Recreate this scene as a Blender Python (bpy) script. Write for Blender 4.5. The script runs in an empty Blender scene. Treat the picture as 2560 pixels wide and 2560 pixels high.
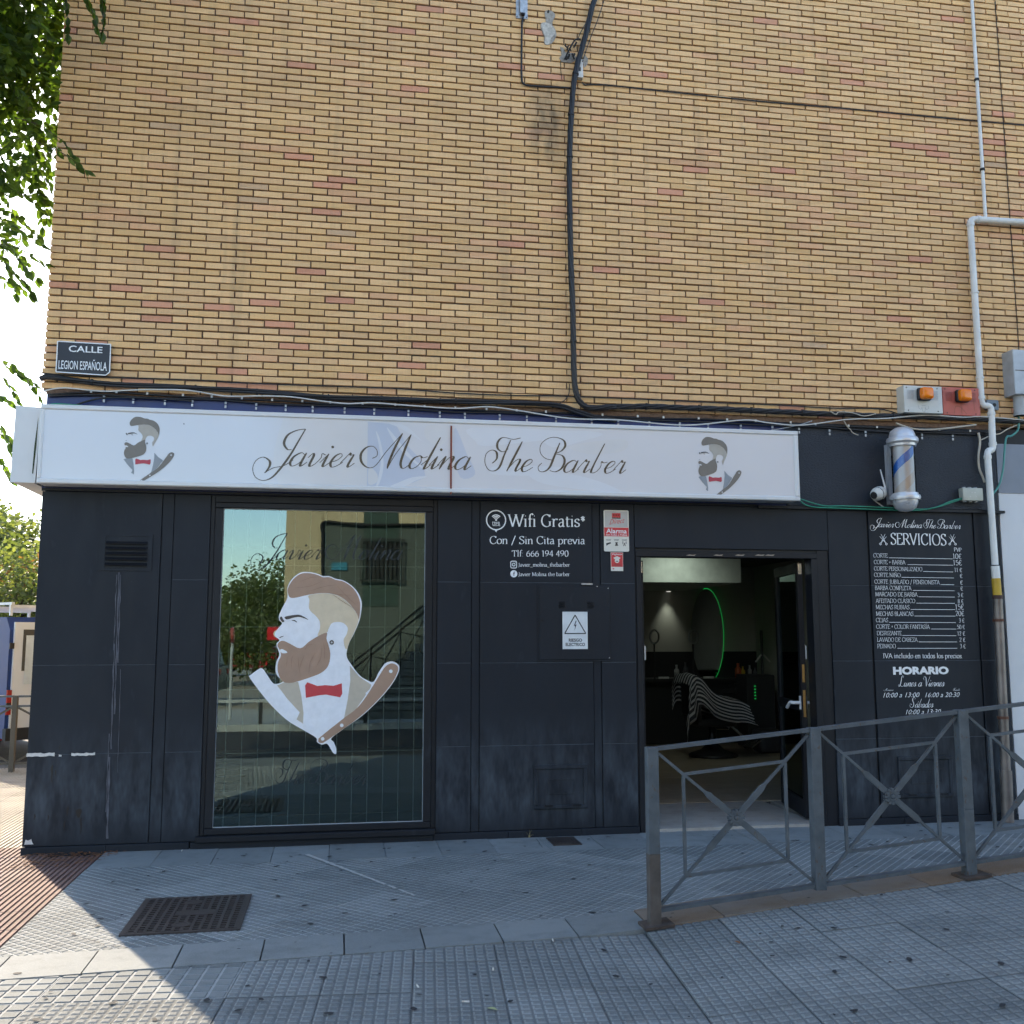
import bpy, bmesh, math, random
from mathutils import Vector, Matrix
R = math.radians
random.seed(7)
SC = bpy.context.scene
COL = SC.collection

# ------------------------------------------------------------------ camera
CAM = Vector((0.0, -8.415, 1.65))
PITCH, YAW, ROLL = R(7.16), R(9.80), R(-0.057)
FWD = Vector((math.sin(YAW)*math.cos(PITCH), math.cos(YAW)*math.cos(PITCH), math.sin(PITCH)))
RGT = Vector((math.cos(YAW), -math.sin(YAW), 0))
UPV = RGT.cross(FWD)
RG2 = RGT*math.cos(ROLL) + UPV*math.sin(ROLL)
UP2 = UPV*math.cos(ROLL) - RGT*math.sin(ROLL)
cd = bpy.data.cameras.new('camera'); cam = bpy.data.objects.new('camera', cd); COL.objects.link(cam)
cd.sensor_width = 36.0; cd.sensor_fit = 'HORIZONTAL'; cd.lens = 36.0*2490/2560
cd.clip_start = 0.05; cd.clip_end = 3000
m = Matrix((RG2, UP2, -FWD)).transposed().to_4x4(); m.translation = CAM
cam.matrix_world = m
SC.camera = cam

# ------------------------------------------------------------------ light
SUN_AZ, SUN_EL = R(-26.5), R(31)          # sun stands behind the building, to the left
w = bpy.data.worlds.new('World'); SC.world = w; w.use_nodes = True
nt = w.node_tree; nt.nodes.clear()
sky = nt.nodes.new('ShaderNodeTexSky'); sky.sky_type = 'NISHITA'; sky.sun_disc = False
sky.sun_elevation = SUN_EL; sky.sun_rotation = SUN_AZ
sky.air_density = 1.0; sky.dust_density = 0.6; sky.ozone_density = 1.0
bg = nt.nodes.new('ShaderNodeBackground'); bg.inputs[1].default_value = 0.14
wo = nt.nodes.new('ShaderNodeOutputWorld')
nt.links.new(sky.outputs[0], bg.inputs[0]); nt.links.new(bg.outputs[0], wo.inputs[0])
sl = bpy.data.lights.new('sun', 'SUN'); sun = bpy.data.objects.new('sun', sl); COL.objects.link(sun)
sl.energy = 2.9; sl.angle = R(0.53); sl.color = (1.0, 0.83, 0.62)
sdir = Vector((math.sin(SUN_AZ)*math.cos(SUN_EL), math.cos(SUN_AZ)*math.cos(SUN_EL), math.sin(SUN_EL)))
sun.rotation_euler = sdir.to_track_quat('Z', 'Y').to_euler()
SC.view_settings.view_transform = 'Standard'; SC.view_settings.look = 'None'
SC.view_settings.gamma = 1.0; SC.view_settings.use_curve_mapping = False
SC.view_settings.exposure = 1.80
SC.cycles.max_bounces = 6; SC.cycles.diffuse_bounces = 3; SC.cycles.glossy_bounces = 3; SC.cycles.transmission_bounces = 4; SC.cycles.transparent_max_bounces = 8
SC.cycles.caustics_reflective = False; SC.cycles.caustics_refractive = False
SC.cycles.use_adaptive_sampling = True; SC.cycles.adaptive_threshold = 0.04

# ------------------------------------------------------------------ helpers
def ray(px, py): return RG2*((px-1280)/2490) - UP2*((py-1280)/2490) + FWD
def at(px, py, Y=0.0):                    # a measured photo point on the upright plane at depth Y
    d = ray(px, py); return CAM + d*((Y-CAM.y)/d.y)
def onz(px, py, Z=0.0):                   # a measured photo point on the level plane at height Z
    d = ray(px, py); return CAM + d*((Z-CAM.z)/d.z)
WL = {}
def put(o, parent=None, loc=(0, 0, 0)):
    COL.objects.link(o); loc = Vector(loc)
    if parent is not None:
        o.parent = parent; o.location = loc - WL[parent.name]
    else: o.location = loc
    WL[o.name] = loc
    return o
def thing(name, label, cat, loc=(0, 0, 0), group=None):
    o = bpy.data.objects.new(name, None); o.empty_display_size = 0.1
    put(o, None, loc); o['label'] = label; o['category'] = cat
    if group: o['group'] = group
    return o
def tag(o, label=None, cat=None, group=None, kind=None):
    if label: o['label'] = label
    if cat: o['category'] = cat
    if group: o['group'] = group
    if kind: o['kind'] = kind
    return o
def cat_rom(pts, n=6, closed=False):
    P = [Vector(p) for p in pts]; L = len(P); out = []
    if L < 3: return P
    rng = range(L if closed else L-1)
    for i in rng:
        if closed: p0, p1, p2, p3 = P[(i-1) % L], P[i], P[(i+1) % L], P[(i+2) % L]
        else: p0, p1, p2, p3 = P[max(i-1, 0)], P[i], P[i+1], P[min(i+2, L-1)]
        for k in range(n):
            t = k/n; t2 = t*t; t3 = t2*t
            out.append(0.5*((2*p1)+(p2-p0)*t+(2*p0-5*p1+4*p2-p3)*t2+(3*p1-p0-3*p2+p3)*t3))
    if not closed: out.append(P[-1])
    return out
class MB:
    def __init__(s): s.v = []; s.f = []; s.c = []
    def add(s, v, f):
        b = len(s.v); s.v += [tuple(p) for p in v]; s.f += [tuple(b+i for i in q) for q in f]; return s
    def box(s, x0, x1, y0, y1, z0, z1):
        if x0 > x1: x0, x1 = x1, x0
        if y0 > y1: y0, y1 = y1, y0
        if z0 > z1: z0, z1 = z1, z0
        return s.add([(x0,y0,z0),(x1,y0,z0),(x1,y1,z0),(x0,y1,z0),(x0,y0,z1),(x1,y0,z1),(x1,y1,z1),(x0,y1,z1)],
              [(0,3,2,1),(4,5,6,7),(0,1,5,4),(1,2,6,5),(2,3,7,6),(3,0,4,7)])
    def cbox(s, x0, x1, y0, y1, z0, z1, c=0.003):      # box with its front (low y) edges chamfered
        if x0 > x1: x0, x1 = x1, x0
        if z0 > z1: z0, z1 = z1, z0
        v = [(x0,y1,z0),(x1,y1,z0),(x1,y1,z1),(x0,y1,z1),(x0,y0+c,z0),(x1,y0+c,z0),(x1,y0+c,z1),(x0,y0+c,z1),
             (x0+c,y0,z0+c),(x1-c,y0,z0+c),(x1-c,y0,z1-c),(x0+c,y0,z1-c)]
        f = [(8,9,10,11),(4,5,9,8),(5,6,10,9),(6,7,11,10),(7,4,8,11),(0,1,5,4),(1,2,6,5),(2,3,7,6),(3,0,4,7)]
        return s.add(v, f)
    def obox(s, c, ax, ay, az):                        # oriented box: centre and three half-axis vectors
        c = Vector(c); ax, ay, az = Vector(ax), Vector(ay), Vector(az); v = []
        for k in (-1, 1):
            for i, j in ((-1,-1),(1,-1),(1,1),(-1,1)): v.append(c+ax*i+ay*j+az*k)
        return s.add(v, [(0,3,2,1),(4,5,6,7),(0,1,5,4),(1,2,6,5),(2,3,7,6),(3,0,4,7)])
    def bar(s, a, b, wx, wy, up=(0, 0, 1)):            # straight bar from a to b, half widths wx (side) wy (up)
        a, b = Vector(a), Vector(b); d = (b-a)
        if d.length < 1e-6: return s
        dn = d.normalized(); u = Vector(up)
        if abs(dn.dot(u)) > 0.98: u = Vector((0, 1, 0))
        sd = dn.cross(u).normalized(); u2 = sd.cross(dn).normalized()
        return s.obox((a+b)/2, sd*wx, u2*wy, d/2)
    def tube(s, pts, r, n=8, cap=True, r1=None):
        P = [Vector(p) for p in pts]; L = len(P); b = len(s.v); pn = None
        for i, p in enumerate(P):
            t = (P[min(i+1, L-1)]-P[max(i-1, 0)])
            if t.length < 1e-9: t = Vector((0, 0, 1))
            t.normalize()
            if pn is None:
                pn = t.orthogonal().normalized()
            pn = (pn - t*pn.dot(t))
            if pn.length < 1e-6: pn = t.orthogonal()
            pn.normalize(); bn = t.cross(pn)
            if isinstance(r, (list, tuple)): rr = r[i]
            else: rr = r if r1 is None else r+(r1-r)*i/max(L-1, 1)
            for k in range(n):
                a = 2*math.pi*k/n; s.v.append(tuple(p+pn*math.cos(a)*rr+bn*math.sin(a)*rr))
        for i in range(L-1):
            for k in range(n):
                k2 = (k+1) % n
                s.f.append((b+i*n+k, b+i*n+k2, b+(i+1)*n+k2, b+(i+1)*n+k))
        if cap:
            s.f.append(tuple(b+k for k in reversed(range(n)))); s.f.append(tuple(b+(L-1)*n+k for k in range(n)))
        return s
    def lathe(s, prof, org=(0, 0, 0), n=24, axis='Z'): # prof: (radius, height)
        b = len(s.v); O = Vector(org)
        for r, h in prof:
            for k in range(n):
                a = 2*math.pi*k/n; x, y = math.cos(a)*r, math.sin(a)*r
                p = (x, y, h) if axis == 'Z' else ((x, h, y) if axis == 'Y' else (h, x, y))
                s.v.append(tuple(O+Vector(p)))
        for i in range(len(prof)-1):
            for k in range(n):
                k2 = (k+1) % n; s.f.append((b+i*n+k, b+i*n+k2, b+(i+1)*n+k2, b+(i+1)*n+k))
        s.f.append(tuple(b+k for k in reversed(range(n)))); s.f.append(tuple(b+(len(prof)-1)*n+k for k in range(n)))
        return s
    def poly(s, pts):                                  # one flat polygon
        b = len(s.v); s.v += [tuple(p) for p in pts]; s.f.append(tuple(range(b, b+len(pts)))); return s
    def prism(s, pts, d):                              # polygon pushed along vector d
        n = len(pts); b = len(s.v); d = Vector(d)
        s.v += [tuple(p) for p in pts] + [tuple(Vector(p)+d) for p in pts]
        s.f.append(tuple(range(b, b+n))); s.f.append(tuple(reversed(range(b+n, b+2*n))))
        for i in range(n):
            j = (i+1) % n; s.f.append((b+i, b+n+i, b+n+j, b+j))
        return s
    def ribbon(s, pts, wid, Y):                        # flat ribbon in the XZ plane at depth Y, wid(direction)->half width
        P = pts; L = len(P); b = len(s.v)
        for i, p in enumerate(P):
            t = P[min(i+1, L-1)]-P[max(i-1, 0)]
            if t.length < 1e-9: t = Vector((1, 0, 0))
            t.normalize(); h = wid(t, i/(L-1)); nx = Vector((-t.y, t.x))
            a, c = (p.x+nx.x*h, Y, p.y+nx.y*h), (p.x-nx.x*h, Y, p.y-nx.y*h)
            s.v += [a, c]
        for i in range(L-1): s.f.append((b+2*i, b+2*i+1, b+2*i+3, b+2*i+2))
        return s
    def mesh(s, name='mesh', smooth=False, tri=False):
        me = bpy.data.meshes.new(name); me.from_pydata(s.v, [], s.f)
        bm = bmesh.new(); bm.from_mesh(me)
        if tri: bmesh.ops.triangulate(bm, faces=[f for f in bm.faces if len(f.verts) > 4])
        bmesh.ops.recalc_face_normals(bm, faces=bm.faces)
        bm.to_mesh(me); bm.free()
        if smooth:
            for p in me.polygons: p.use_smooth = True
        me.update(); return me
    def build(s, name, mat, parent=None, smooth=False, tri=False, loc=(0, 0, 0), auto=None):
        me = s.mesh(name, smooth, tri); me.materials.append(mat)
        if auto is not None:
            for p in me.polygons: p.use_smooth = True
            try: me.set_sharp_from_angle(angle=R(auto))
            except Exception: pass
        return put(bpy.data.objects.new(name, me), parent, loc)
def rbox(x0, x1, y0, y1, z0, z1, bev, seg=2):          # rounded box as MB
    bm = bmesh.new(); bmesh.ops.create_cube(bm, size=1)
    for v in bm.verts: v.co = Vector(((x0+x1)/2+v.co.x*abs(x1-x0), (y0+y1)/2+v.co.y*abs(y1-y0), (z0+z1)/2+v.co.z*abs(z1-z0)))
    bmesh.ops.bevel(bm, geom=bm.edges[:], offset=bev, segments=seg, affect='EDGES', profile=0.6)
    mb = MB(); bm.verts.index_update(); mb.v = [tuple(v.co) for v in bm.verts]; mb.f = [tuple(v.index for v in f.verts) for f in bm.faces]; bm.free()
    return mb

# ------------------------------------------------------------------ materials
def srgb(r, g, b):
    def c(u):
        u /= 255.0; return u/12.92 if u <= 0.04045 else ((u+0.055)/1.055)**2.4
    return (c(r), c(g), c(b), 1)
class NT:
    def __init__(s, name):
        s.m = bpy.data.materials.new(name); s.m.use_nodes = True; s.t = s.m.node_tree
        s.b = s.t.nodes['Principled BSDF']; s.o = s.t.nodes['Material Output']
    def n(s, typ, **kw):
        nd = s.t.nodes.new(typ)
        for k, v in kw.items():
            if hasattr(nd, k): setattr(nd, k, v)
        return nd
    def l(s, a, b): s.t.links.new(a, b)
    def pos(s, scale=(1, 1, 1), rot=(0, 0, 0), obj=False):
        if obj:
            src = s.n('ShaderNodeTexCoord').outputs['Object']
        else: src = s.n('ShaderNodeNewGeometry').outputs['Position']
        mp = s.n('ShaderNodeMapping'); mp.inputs['Scale'].default_value = scale; mp.inputs['Rotation'].default_value = rot
        s.l(src, mp.inputs[0]); return mp.outputs[0]
    def noise(s, vec, scale, detail=4, rough=0.55):
        nd = s.n('ShaderNodeTexNoise'); nd.inputs['Scale'].default_value = scale
        nd.inputs['Detail'].default_value = min(detail, 3); nd.inputs['Roughness'].default_value = rough
        s.l(vec, nd.inputs['Vector']); return nd.outputs[0]
    def ramp(s, fac, a, b, c0=(0, 0, 0, 1), c1=(1, 1, 1, 1)):
        r = s.n('ShaderNodeValToRGB'); e = r.color_ramp.elements
        e[0].position = a; e[0].color = c0; e[1].position = b; e[1].color = c1
        s.l(fac, r.inputs[0]); return r.outputs[0]
    def mix(s, fac, a, b, mode='MIX'):
        nd = s.n('ShaderNodeMix', data_type='RGBA', blend_type=mode)
        for sock, val in ((nd.inputs[0], fac), (nd.inputs[6], a), (nd.inputs[7], b)):
            if hasattr(val, 'links') or hasattr(val, 'is_linked'): s.l(val, sock)
            else: sock.default_value = val
        return nd.outputs[2]
    def math(s, op, a, b=0.0, clamp=False):
        nd = s.n('ShaderNodeMath', operation=op); nd.use_clamp = clamp
        for i, val in enumerate((a, b)):
            if hasattr(val, 'is_linked'): s.l(val, nd.inputs[i])
            else: nd.inputs[i].default_value = val
        return nd.outputs[0]
    def bump(s, h, strength=0.3, dist=0.01):
        nd = s.n('ShaderNodeBump'); nd.inputs['Strength'].default_value = strength; nd.inputs['Distance'].default_value = dist
        s.l(h, nd.inputs['Height']); s.l(nd.outputs[0], s.b.inputs['Normal'])
    def set(s, **kw):
        for k, v in kw.items():
            i = s.b.inputs[k.replace('_', ' ')]
            if hasattr(v, 'is_linked'): s.l(v, i)
            else: i.default_value = v
        return s
def plain(name, col, rough=0.6, metal=0.0, var=0.12, scale=6.0, bump=0.0, bscale=60, spec=0.5, coat=0.0):
    t = NT(name); p = t.pos()
    n = t.noise(p, scale, 5)
    dark = tuple(c*(1-var) for c in col[:3])+(1,); lite = tuple(min(1, c*(1+var)) for c in col[:3])+(1,)
    t.set(Base_Color=t.ramp(n, 0.3, 0.7, dark, lite), Metallic=metal)
    t.b.inputs['Specular IOR Level'].default_value = spec
    t.b.inputs['Coat Weight'].default_value = coat
    rr = t.math('ADD', t.math('MULTIPLY', n, 0.22), rough-0.11, True); t.l(rr, t.b.inputs['Roughness'])
    if bump: t.bump(t.noise(p, bscale, 4), bump, 0.004)
    return t.m
M = {}
def vinyl(name, col, rough=0.45): M[name] = plain(name, col, rough, 0, 0.05, 20); return M[name]
# ---- brick
t = NT('brick_face')
a = t.n('ShaderNodeAttribute', attribute_name='tone').outputs['Color']
streak = t.noise(t.pos((150, 1, 5)), 1.0, 3)
blot = t.noise(t.pos((7, 1, 11)), 1.0, 3)
fine = t.noise(t.pos(), 130, 5)
c1 = t.mix(t.ramp(streak, 0.35, 0.75), a, (0.40, 0.36, 0.27, 1), 'MULTIPLY')
c1 = t.mix(0.82, c1, a)
c2 = t.mix(t.math('MULTIPLY', t.ramp(blot, 0.60, 0.70), 0.30), c1, (0.60, 0.31, 0.18, 1))
c2 = t.mix(t.math('MULTIPLY', t.ramp(fine, 0.62, 0.74), 0.5), c2, (0.22, 0.16, 0.10, 1))
# soot that ran down the wall below the cable anchor
g = t.n('ShaderNodeNewGeometry'); sx = t.n('ShaderNodeSeparateXYZ'); t.l(g.outputs['Position'], sx.inputs[0])
dx = t.math('MULTIPLY', t.math('SUBTRACT', sx.outputs[0], 1.78), 4.2)
dz = t.math('MULTIPLY', t.math('SUBTRACT', sx.outputs[2], 6.32), 2.1)
rr = t.math('ADD', t.math('MULTIPLY', dx, dx), t.math('MULTIPLY', dz, dz))
soot = t.math('MULTIPLY', t.math('SUBTRACT', 1.0, rr, True), t.ramp(t.noise(t.pos((9, 1, 3)), 1.0, 4), 0.25, 0.7))
c2 = t.mix(t.math('MULTIPLY', soot, 1.0), c2, (0.085, 0.07, 0.05, 1))
wear = t.noise(t.pos((0.55, 1, 0.35)), 1.0, 3)
c2 = t.mix(t.math('MULTIPLY', t.ramp(wear, 0.5, 0.85), 0.28), c2, (0.46, 0.33, 0.20, 1))
rain = t.noise(t.pos((6, 1, 0.35)), 1.0, 4, 0.6)
c2 = t.mix(t.math('MULTIPLY', t.ramp(rain, 0.56, 0.78), 0.38), c2, (0.27, 0.19, 0.12, 1))
t.set(Base_Color=c2, Roughness=0.85); t.bump(t.math('ADD', fine, t.math('MULTIPLY', streak, 0.8)), 0.35, 0.003)
M['brick'] = t.m
t = NT('mortar'); t.set(Base_Color=t.ramp(t.noise(t.pos(), 40, 5), 0.3, 0.7, (0.115, 0.068, 0.044, 1), (0.205, 0.128, 0.084, 1)), Roughness=0.95)
t.bump(t.noise(t.pos(), 160, 4), 0.5, 0.004); M['mortar'] = t.m
# ---- plain brick pattern for the storeys above the picture and the side wall
t = NT('brick_pattern'); bt = t.n('ShaderNodeTexBrick'); mp = t.n('ShaderNodeMapping'); gg = t.n('ShaderNodeNewGeometry')
cx = t.n('ShaderNodeCombineXYZ'); sp = t.n('ShaderNodeSeparateXYZ'); t.l(gg.outputs['Position'], sp.inputs[0])
t.l(t.math('ADD', sp.outputs[0], sp.outputs[1]), cx.inputs[0]); t.l(sp.outputs[2], cx.inputs[1]); t.l(cx.outputs[0], bt.inputs['Vector'])
bt.inputs['Scale'].default_value = 1.0; bt.inputs['Brick Width'].default_value = 0.25; bt.inputs['Row Height'].default_value = 0.0606
bt.inputs['Mortar Size'].default_value = 0.005; bt.inputs['Color1'].default_value = (0.47, 0.35, 0.19, 1); bt.inputs['Color2'].default_value = (0.40, 0.28, 0.15, 1)
bt.inputs['Mortar'].default_value = (0.18, 0.12, 0.08, 1); t.set(Base_Color=bt.outputs[0], Roughness=0.9); M['brick_pattern'] = t.m
# ---- concrete paving
def concrete(name, c0, c1, spots=True, rough=0.8):
    t = NT(name); p = t.pos(); big = t.noise(p, 1.1, 4); mid = t.noise(p, 9, 5); fin = t.noise(p, 170, 4)
    oi = t.n('ShaderNodeObjectInfo').outputs['Random']
    base = t.ramp(t.math('ADD', t.math('MULTIPLY', big, 0.55), t.math('MULTIPLY', oi, 0.45)), 0.25, 0.8, c0, c1)
    stain = t.noise(t.pos((0.8, 1.3, 1)), 2.3, 4, 0.65)
    base = t.mix(t.math('MULTIPLY', t.ramp(stain, 0.50, 0.72), 0.45), base, tuple(x*0.5 for x in c0[:3])+(1,))
    base = t.mix(t.math('MULTIPLY', t.ramp(mid, 0.52, 0.72), 0.35), base, tuple(x*0.55 for x in c0[:3])+(1,))
    base = t.mix(t.math('MULTIPLY', t.ramp(fin, 0.45, 0.75), 0.30), base, tuple(min(1, x*1.5) for x in c1[:3])+(1,))
    t.set(Base_Color=base, Roughness=rough); t.bump(t.math('ADD', fin, mid), 0.35, 0.003); return t.m
M['tile'] = concrete('tile_concrete', (0.117, 0.132, 0.134, 1), (0.212, 0.230, 0.227, 1))
M['tile_groove'] = concrete('tile_groove', (0.27, 0.292, 0.292, 1), (0.37, 0.385, 0.38, 1))
M['ftile'] = concrete('front_tile', (0.126, 0.139, 0.139, 1), (0.200, 0.216, 0.213, 1))
M['ftile_groove'] = concrete('front_tile_groove', (0.108, 0.119, 0.119, 1), (0.168, 0.182, 0.18, 1))
M['ftile_edge'] = concrete('front_tile_edge', (0.162, 0.176, 0.175, 1), (0.250, 0.266, 0.262, 1))  # worn pad edges, also paler to paint in their highlights
M['slab'] = concrete('slab_concrete', (0.17, 0.187, 0.188, 1), (0.25, 0.268, 0.265, 1))
M['joint'] = concrete('joint_dirt', (0.05, 0.05, 0.048, 1), (0.10, 0.098, 0.09, 1))
M['rust_kerb'] = concrete('rust_stained_kerb', (0.205, 0.125, 0.065, 1), (0.19, 0.185, 0.17, 1))
M['red_tile'] = concrete('red_tile', (0.165, 0.085, 0.068, 1), (0.24, 0.155, 0.125, 1))
M['cream_tile'] = concrete('cream_tile', (0.36, 0.34, 0.29, 1), (0.48, 0.45, 0.39, 1))
M['asphalt'] = concrete('asphalt', (0.032, 0.032, 0.034, 1), (0.055, 0.054, 0.053, 1), rough=0.9)
M['dust_ground'] = concrete('dust_ground', (0.20, 0.18, 0.14, 1), (0.30, 0.27, 0.21, 1))

# ------------------------------------------------------------------ ground, road, pavements
tag(MB().box(-900, 900, -900, 900, -0.9, -0.30).build('ground', M['dust_ground']), kind='structure')
tag(MB().box(-60, 60, -11.5, -6.2, -0.28, -0.14).build('road', M['asphalt']), kind='structure')
tag(MB().box(-60, 60, -16, -11.6, -0.28, -0.02).build('opposite_pavement', M['tile_groove']), kind='structure')
tag(MB().box(-60, -2.43, 5.6, 13.0, -0.28, -0.12).build('side_road', M['asphalt']), kind='structure')
def zr(x): return 0.0 if x < 1.62 else 0.093*(x-1.62)-0.012*math.exp(-(x-1.62)*4)+0.012    # ramp rising to the right
def yf(x): return -2.96+0.065*(x+1.2) if x < 1.7 else -2.772-0.01*(x-1.7)                  # front edge of the kerb
KW = 0.375
pav = MB()
pav.box(-1.756, 9.5, -2.95, 0.3, -0.22, -0.062)
pav = tag(pav.build('pavement', M['joint']), kind='structure')

# --- lattice tile: 8 x 8 little pads on a slab, set diagonally in the upper pavement
def tile_mesh(name, a, n, gap, top_in, h, mats, arch=False):
    v, f, mi = [], [], []
    e = a/2-0.0013
    def quad(ps, k): b = len(v); v.extend(ps); f.append(tuple(range(b, b+len(ps)))); mi.append(k)
    quad([(-e,-e,-h), (e,-e,-h), (e,e,-h), (-e,e,-h)], 1)
    for s1, s2 in (((-e,-e),(e,-e)), ((e,-e),(e,e)), ((e,e),(-e,e)), ((-e,e),(-e,-e))):
        quad([(s1[0],s1[1],-0.05), (s2[0],s2[1],-0.05), (s2[0],s2[1],-h), (s1[0],s1[1],-h)], 1)
    p = 2*e/n
    for i in range(n):
        for j in range(n):
            x0, y0 = -e+i*p+gap/2, -e+j*p+gap/2; x1, y1 = x0+p-gap, y0+p-gap
            r0 = [(x0,y0,-h), (x1,y0,-h), (x1,y1,-h), (x0,y1,-h)]
            d = top_in; r1 = [(x0+d,y0+d,0), (x1-d,y0+d,0), (x1-d,y1-d,0), (x0+d,y1-d,0)]
            b = len(v); v.extend(r0+r1)
            for k in range(4):
                k2 = (k+1) % 4; f.append((b+k, b+k2, b+4+k2, b+4+k)); mi.append(2 if len(mats) > 2 else 0)
            f.append((b+4, b+5, b+6, b+7)); mi.append(0)
    me = bpy.data.meshes.new(name); me.from_pydata(v, [], f)
    for mm in mats: me.materials.append(mm)
    me.polygons.foreach_set('material_index', mi); me.update(); return me
def rib_mesh(name, a, n, mats, along='Y'):
    v, f, mi = [], [], []; e = a/2-0.002
    v += [(-e,-e,-0.008), (e,-e,-0.008), (e,e,-0.008), (-e,e,-0.008)]; f.append((0,1,2,3)); mi.append(1)
    p = 2*e/n
    for i in range(n):
        x0 = -e+i*p+p*0.14; x1 = -e+(i+1)*p-p*0.14; b = len(v)
        v += [(x0,-e,-0.008), (x1,-e,-0.008), (x1,e,-0.008), (x0,e,-0.008), (x0+p*0.1,-e+.003,0), (x1-p*0.1,-e+.003,0), (x1-p*0.1,e-.003,0), (x0+p*0.1,e-.003,0)]
        for q in ((0,1,5,4), (1,2,6,5), (2,3,7,6), (3,0,4,7), (4,5,6,7)): f.append(tuple(b+k for k in q)); mi.append(0)
    if along == 'X': v = [(y, -x, z) for x, y, z in v]
    me = bpy.data.meshes.new(name); me.from_pydata(v, [], f)
    for mm in mats: me.materials.append(mm)
    me.polygons.foreach_set('material_index', mi); me.update(); return me
LT = tile_mesh('lattice_tile', 0.427, 8, 0.0105, 0.002, 0.0025, [M['tile'], M['tile_groove']])
FT = tile_mesh('pad_tile', 0.43, 8, 0.0105, 0.008, 0.0042, [M['ftile'], M['ftile_groove'], M['ftile_edge']])
BT = tile_mesh('big_pad_tile', 0.43, 5, 0.012, 0.003, 0.004, [M['tile'], M['tile_groove']])
def clip(me, T, planes):
    bm = bmesh.new(); bm.from_mesh(me); bm.transform(T)
    for co, no in planes:
        bmesh.ops.bisect_plane(bm, geom=bm.verts[:]+bm.edges[:]+bm.faces[:], plane_co=co, plane_no=no, clear_outer=True)
    if not bm.faces: bm.free(); return None
    out = bpy.data.meshes.new(me.name+'_cut'); bm.to_mesh(out); bm.free()
    for mm in me.materials: out.materials.append(mm)
    return out
YB = -0.58
s2 = 0.427
for i in range(-30, 31):
    for j in range(-30, 31):
        u, v2 = (i+0.5)*s2, (j+0.5)*s2
        cx, cy = (u-v2)*0.70711+0.02, (u+v2)*0.70711-1.30
        r = s2*0.7072
        if cx < -1.756-r or cx > 8.2 or cy > YB+r or cy < yf(cx)+KW-r: continue
        z = random.uniform(-0.0015, 0.0015)
        T = Matrix.Translation((cx, cy, z)) @ Matrix.Rotation(R(45), 4, 'Z')
        if cx-r > -1.756 and cy+r < YB and cy-r > yf(cx)+KW+0.02:
            o = bpy.data.objects.new('paving_tile', LT); put(o, pav, (cx, cy, z)); o.rotation_euler = (random.uniform(-.003, .003), random.uniform(-.003, .003), R(45+random.uniform(-.4, .4)))
        else:
            ya, yb = yf(cx-0.5)+KW, yf(cx+0.5)+KW
            me = clip(LT, T, [((-1.754, 0, 0), (-1, 0, 0)), ((0, YB-0.002, 0), (0, 1, 0)), ((cx-0.5, ya+0.003, 0), (yb-ya, -1, 0))])
            if me: put(bpy.data.objects.new('paving_tile', me), pav)
# --- smooth border slabs along the wall
x = -1.752; k = 0
while x < 9.2:
    x2 = x+0.428
    mb = MB().box(x+0.002, x2-0.002, YB+0.002, 0.06, -0.06, -0.002+random.uniform(-.002, .002)); mb.build('paving_slab', M['slab'], pav)
    x = x2
# --- kerb slabs
kerb = tag(MB().box(-8, 1.6, -3.2, -2.6, -0.25, -0.075).build('kerb', M['joint']), kind='structure')
x = -6.0+0.07
while x < 9:
    x2 = x+0.428; q0, q1 = x+0.004, x2-0.004; dz = random.uniform(-.002, .002)
    if x > 1.46: mt = M['rust_kerb']
    else: mt = M['slab']
    lift = 0.004
    top = [(q0, yf(q0)+0.002, zr(q0)+dz+lift), (q1, yf(q1)+0.002, zr(q1)+dz+lift), (q1, yf(q1)+KW-0.002, zr(q1)+dz+lift), (q0, yf(q0)+KW-0.002, zr(q0)+dz+lift)]
    if x > -1.9 or x < -1.9: MB().prism(top, (0, 0, -0.12-zr(q1))).build('kerb_slab', mt, kerb)
    x = x2
# --- front pavement of padded tiles on the ramp
fp = MB()
xs = [-8, -4, 0, 1.62, 2.2, 3, 4, 5, 6, 8, 10]
for a0, a1 in zip(xs, xs[1:]):
    top = [(a0, -6.2, zr(a0)-0.03), (a1, -6.2, zr(a1)-0.03), (a1, yf(a1)+0.02, zr(a1)-0.03), (a0, yf(a0)+0.02, zr(a0)-0.03)]
    fp.prism(top, (0, 0, -0.26-zr(a1)))
fp = tag(fp.build('front_pavement', M['ftile_groove']), kind='structure')
ang = R(-5.0); ca, sa = math.cos(ang), math.sin(ang)
P43 = 0.43
for i in range(-16, 20):
    for j in range(-9, 4):
        lx, ly = (i+0.5)*P43, (j+0.5)*P43
        cx, cy = 0.41+lx*ca-ly*sa, -3.06+lx*sa+ly*ca
        if cy < -5.0 or cx < -3.9 or cx > 7.2 or cy > yf(cx)+0.32: continue
        z = zr(cx)+random.uniform(-.002, .002); sl = math.atan((zr(cx+0.05)-zr(cx-0.05))/0.1)
        T = Matrix.Translation((cx, cy, z)) @ Matrix.Rotation(-sl, 4, 'Y') @ Matrix.Rotation(ang, 4, 'Z')
        src = BT if (-1.9 < cx < -0.55 and cy > -3.35) or (cx < -1.2 and random.random() < 0.6) else FT
        if cy+0.32 < yf(cx):
            o = bpy.data.objects.new('paving_tile', src); put(o, fp); o.matrix_local = T
            o.location = T.translation
        else:
            ya, yb = yf(cx-0.4), yf(cx+0.4)
            me = clip(src, T, [((cx-0.4, ya-0.003, 0), (-(yb-ya), 0.8, 0))])
            if me: put(bpy.data.objects.new('paving_tile', me), fp)
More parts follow.
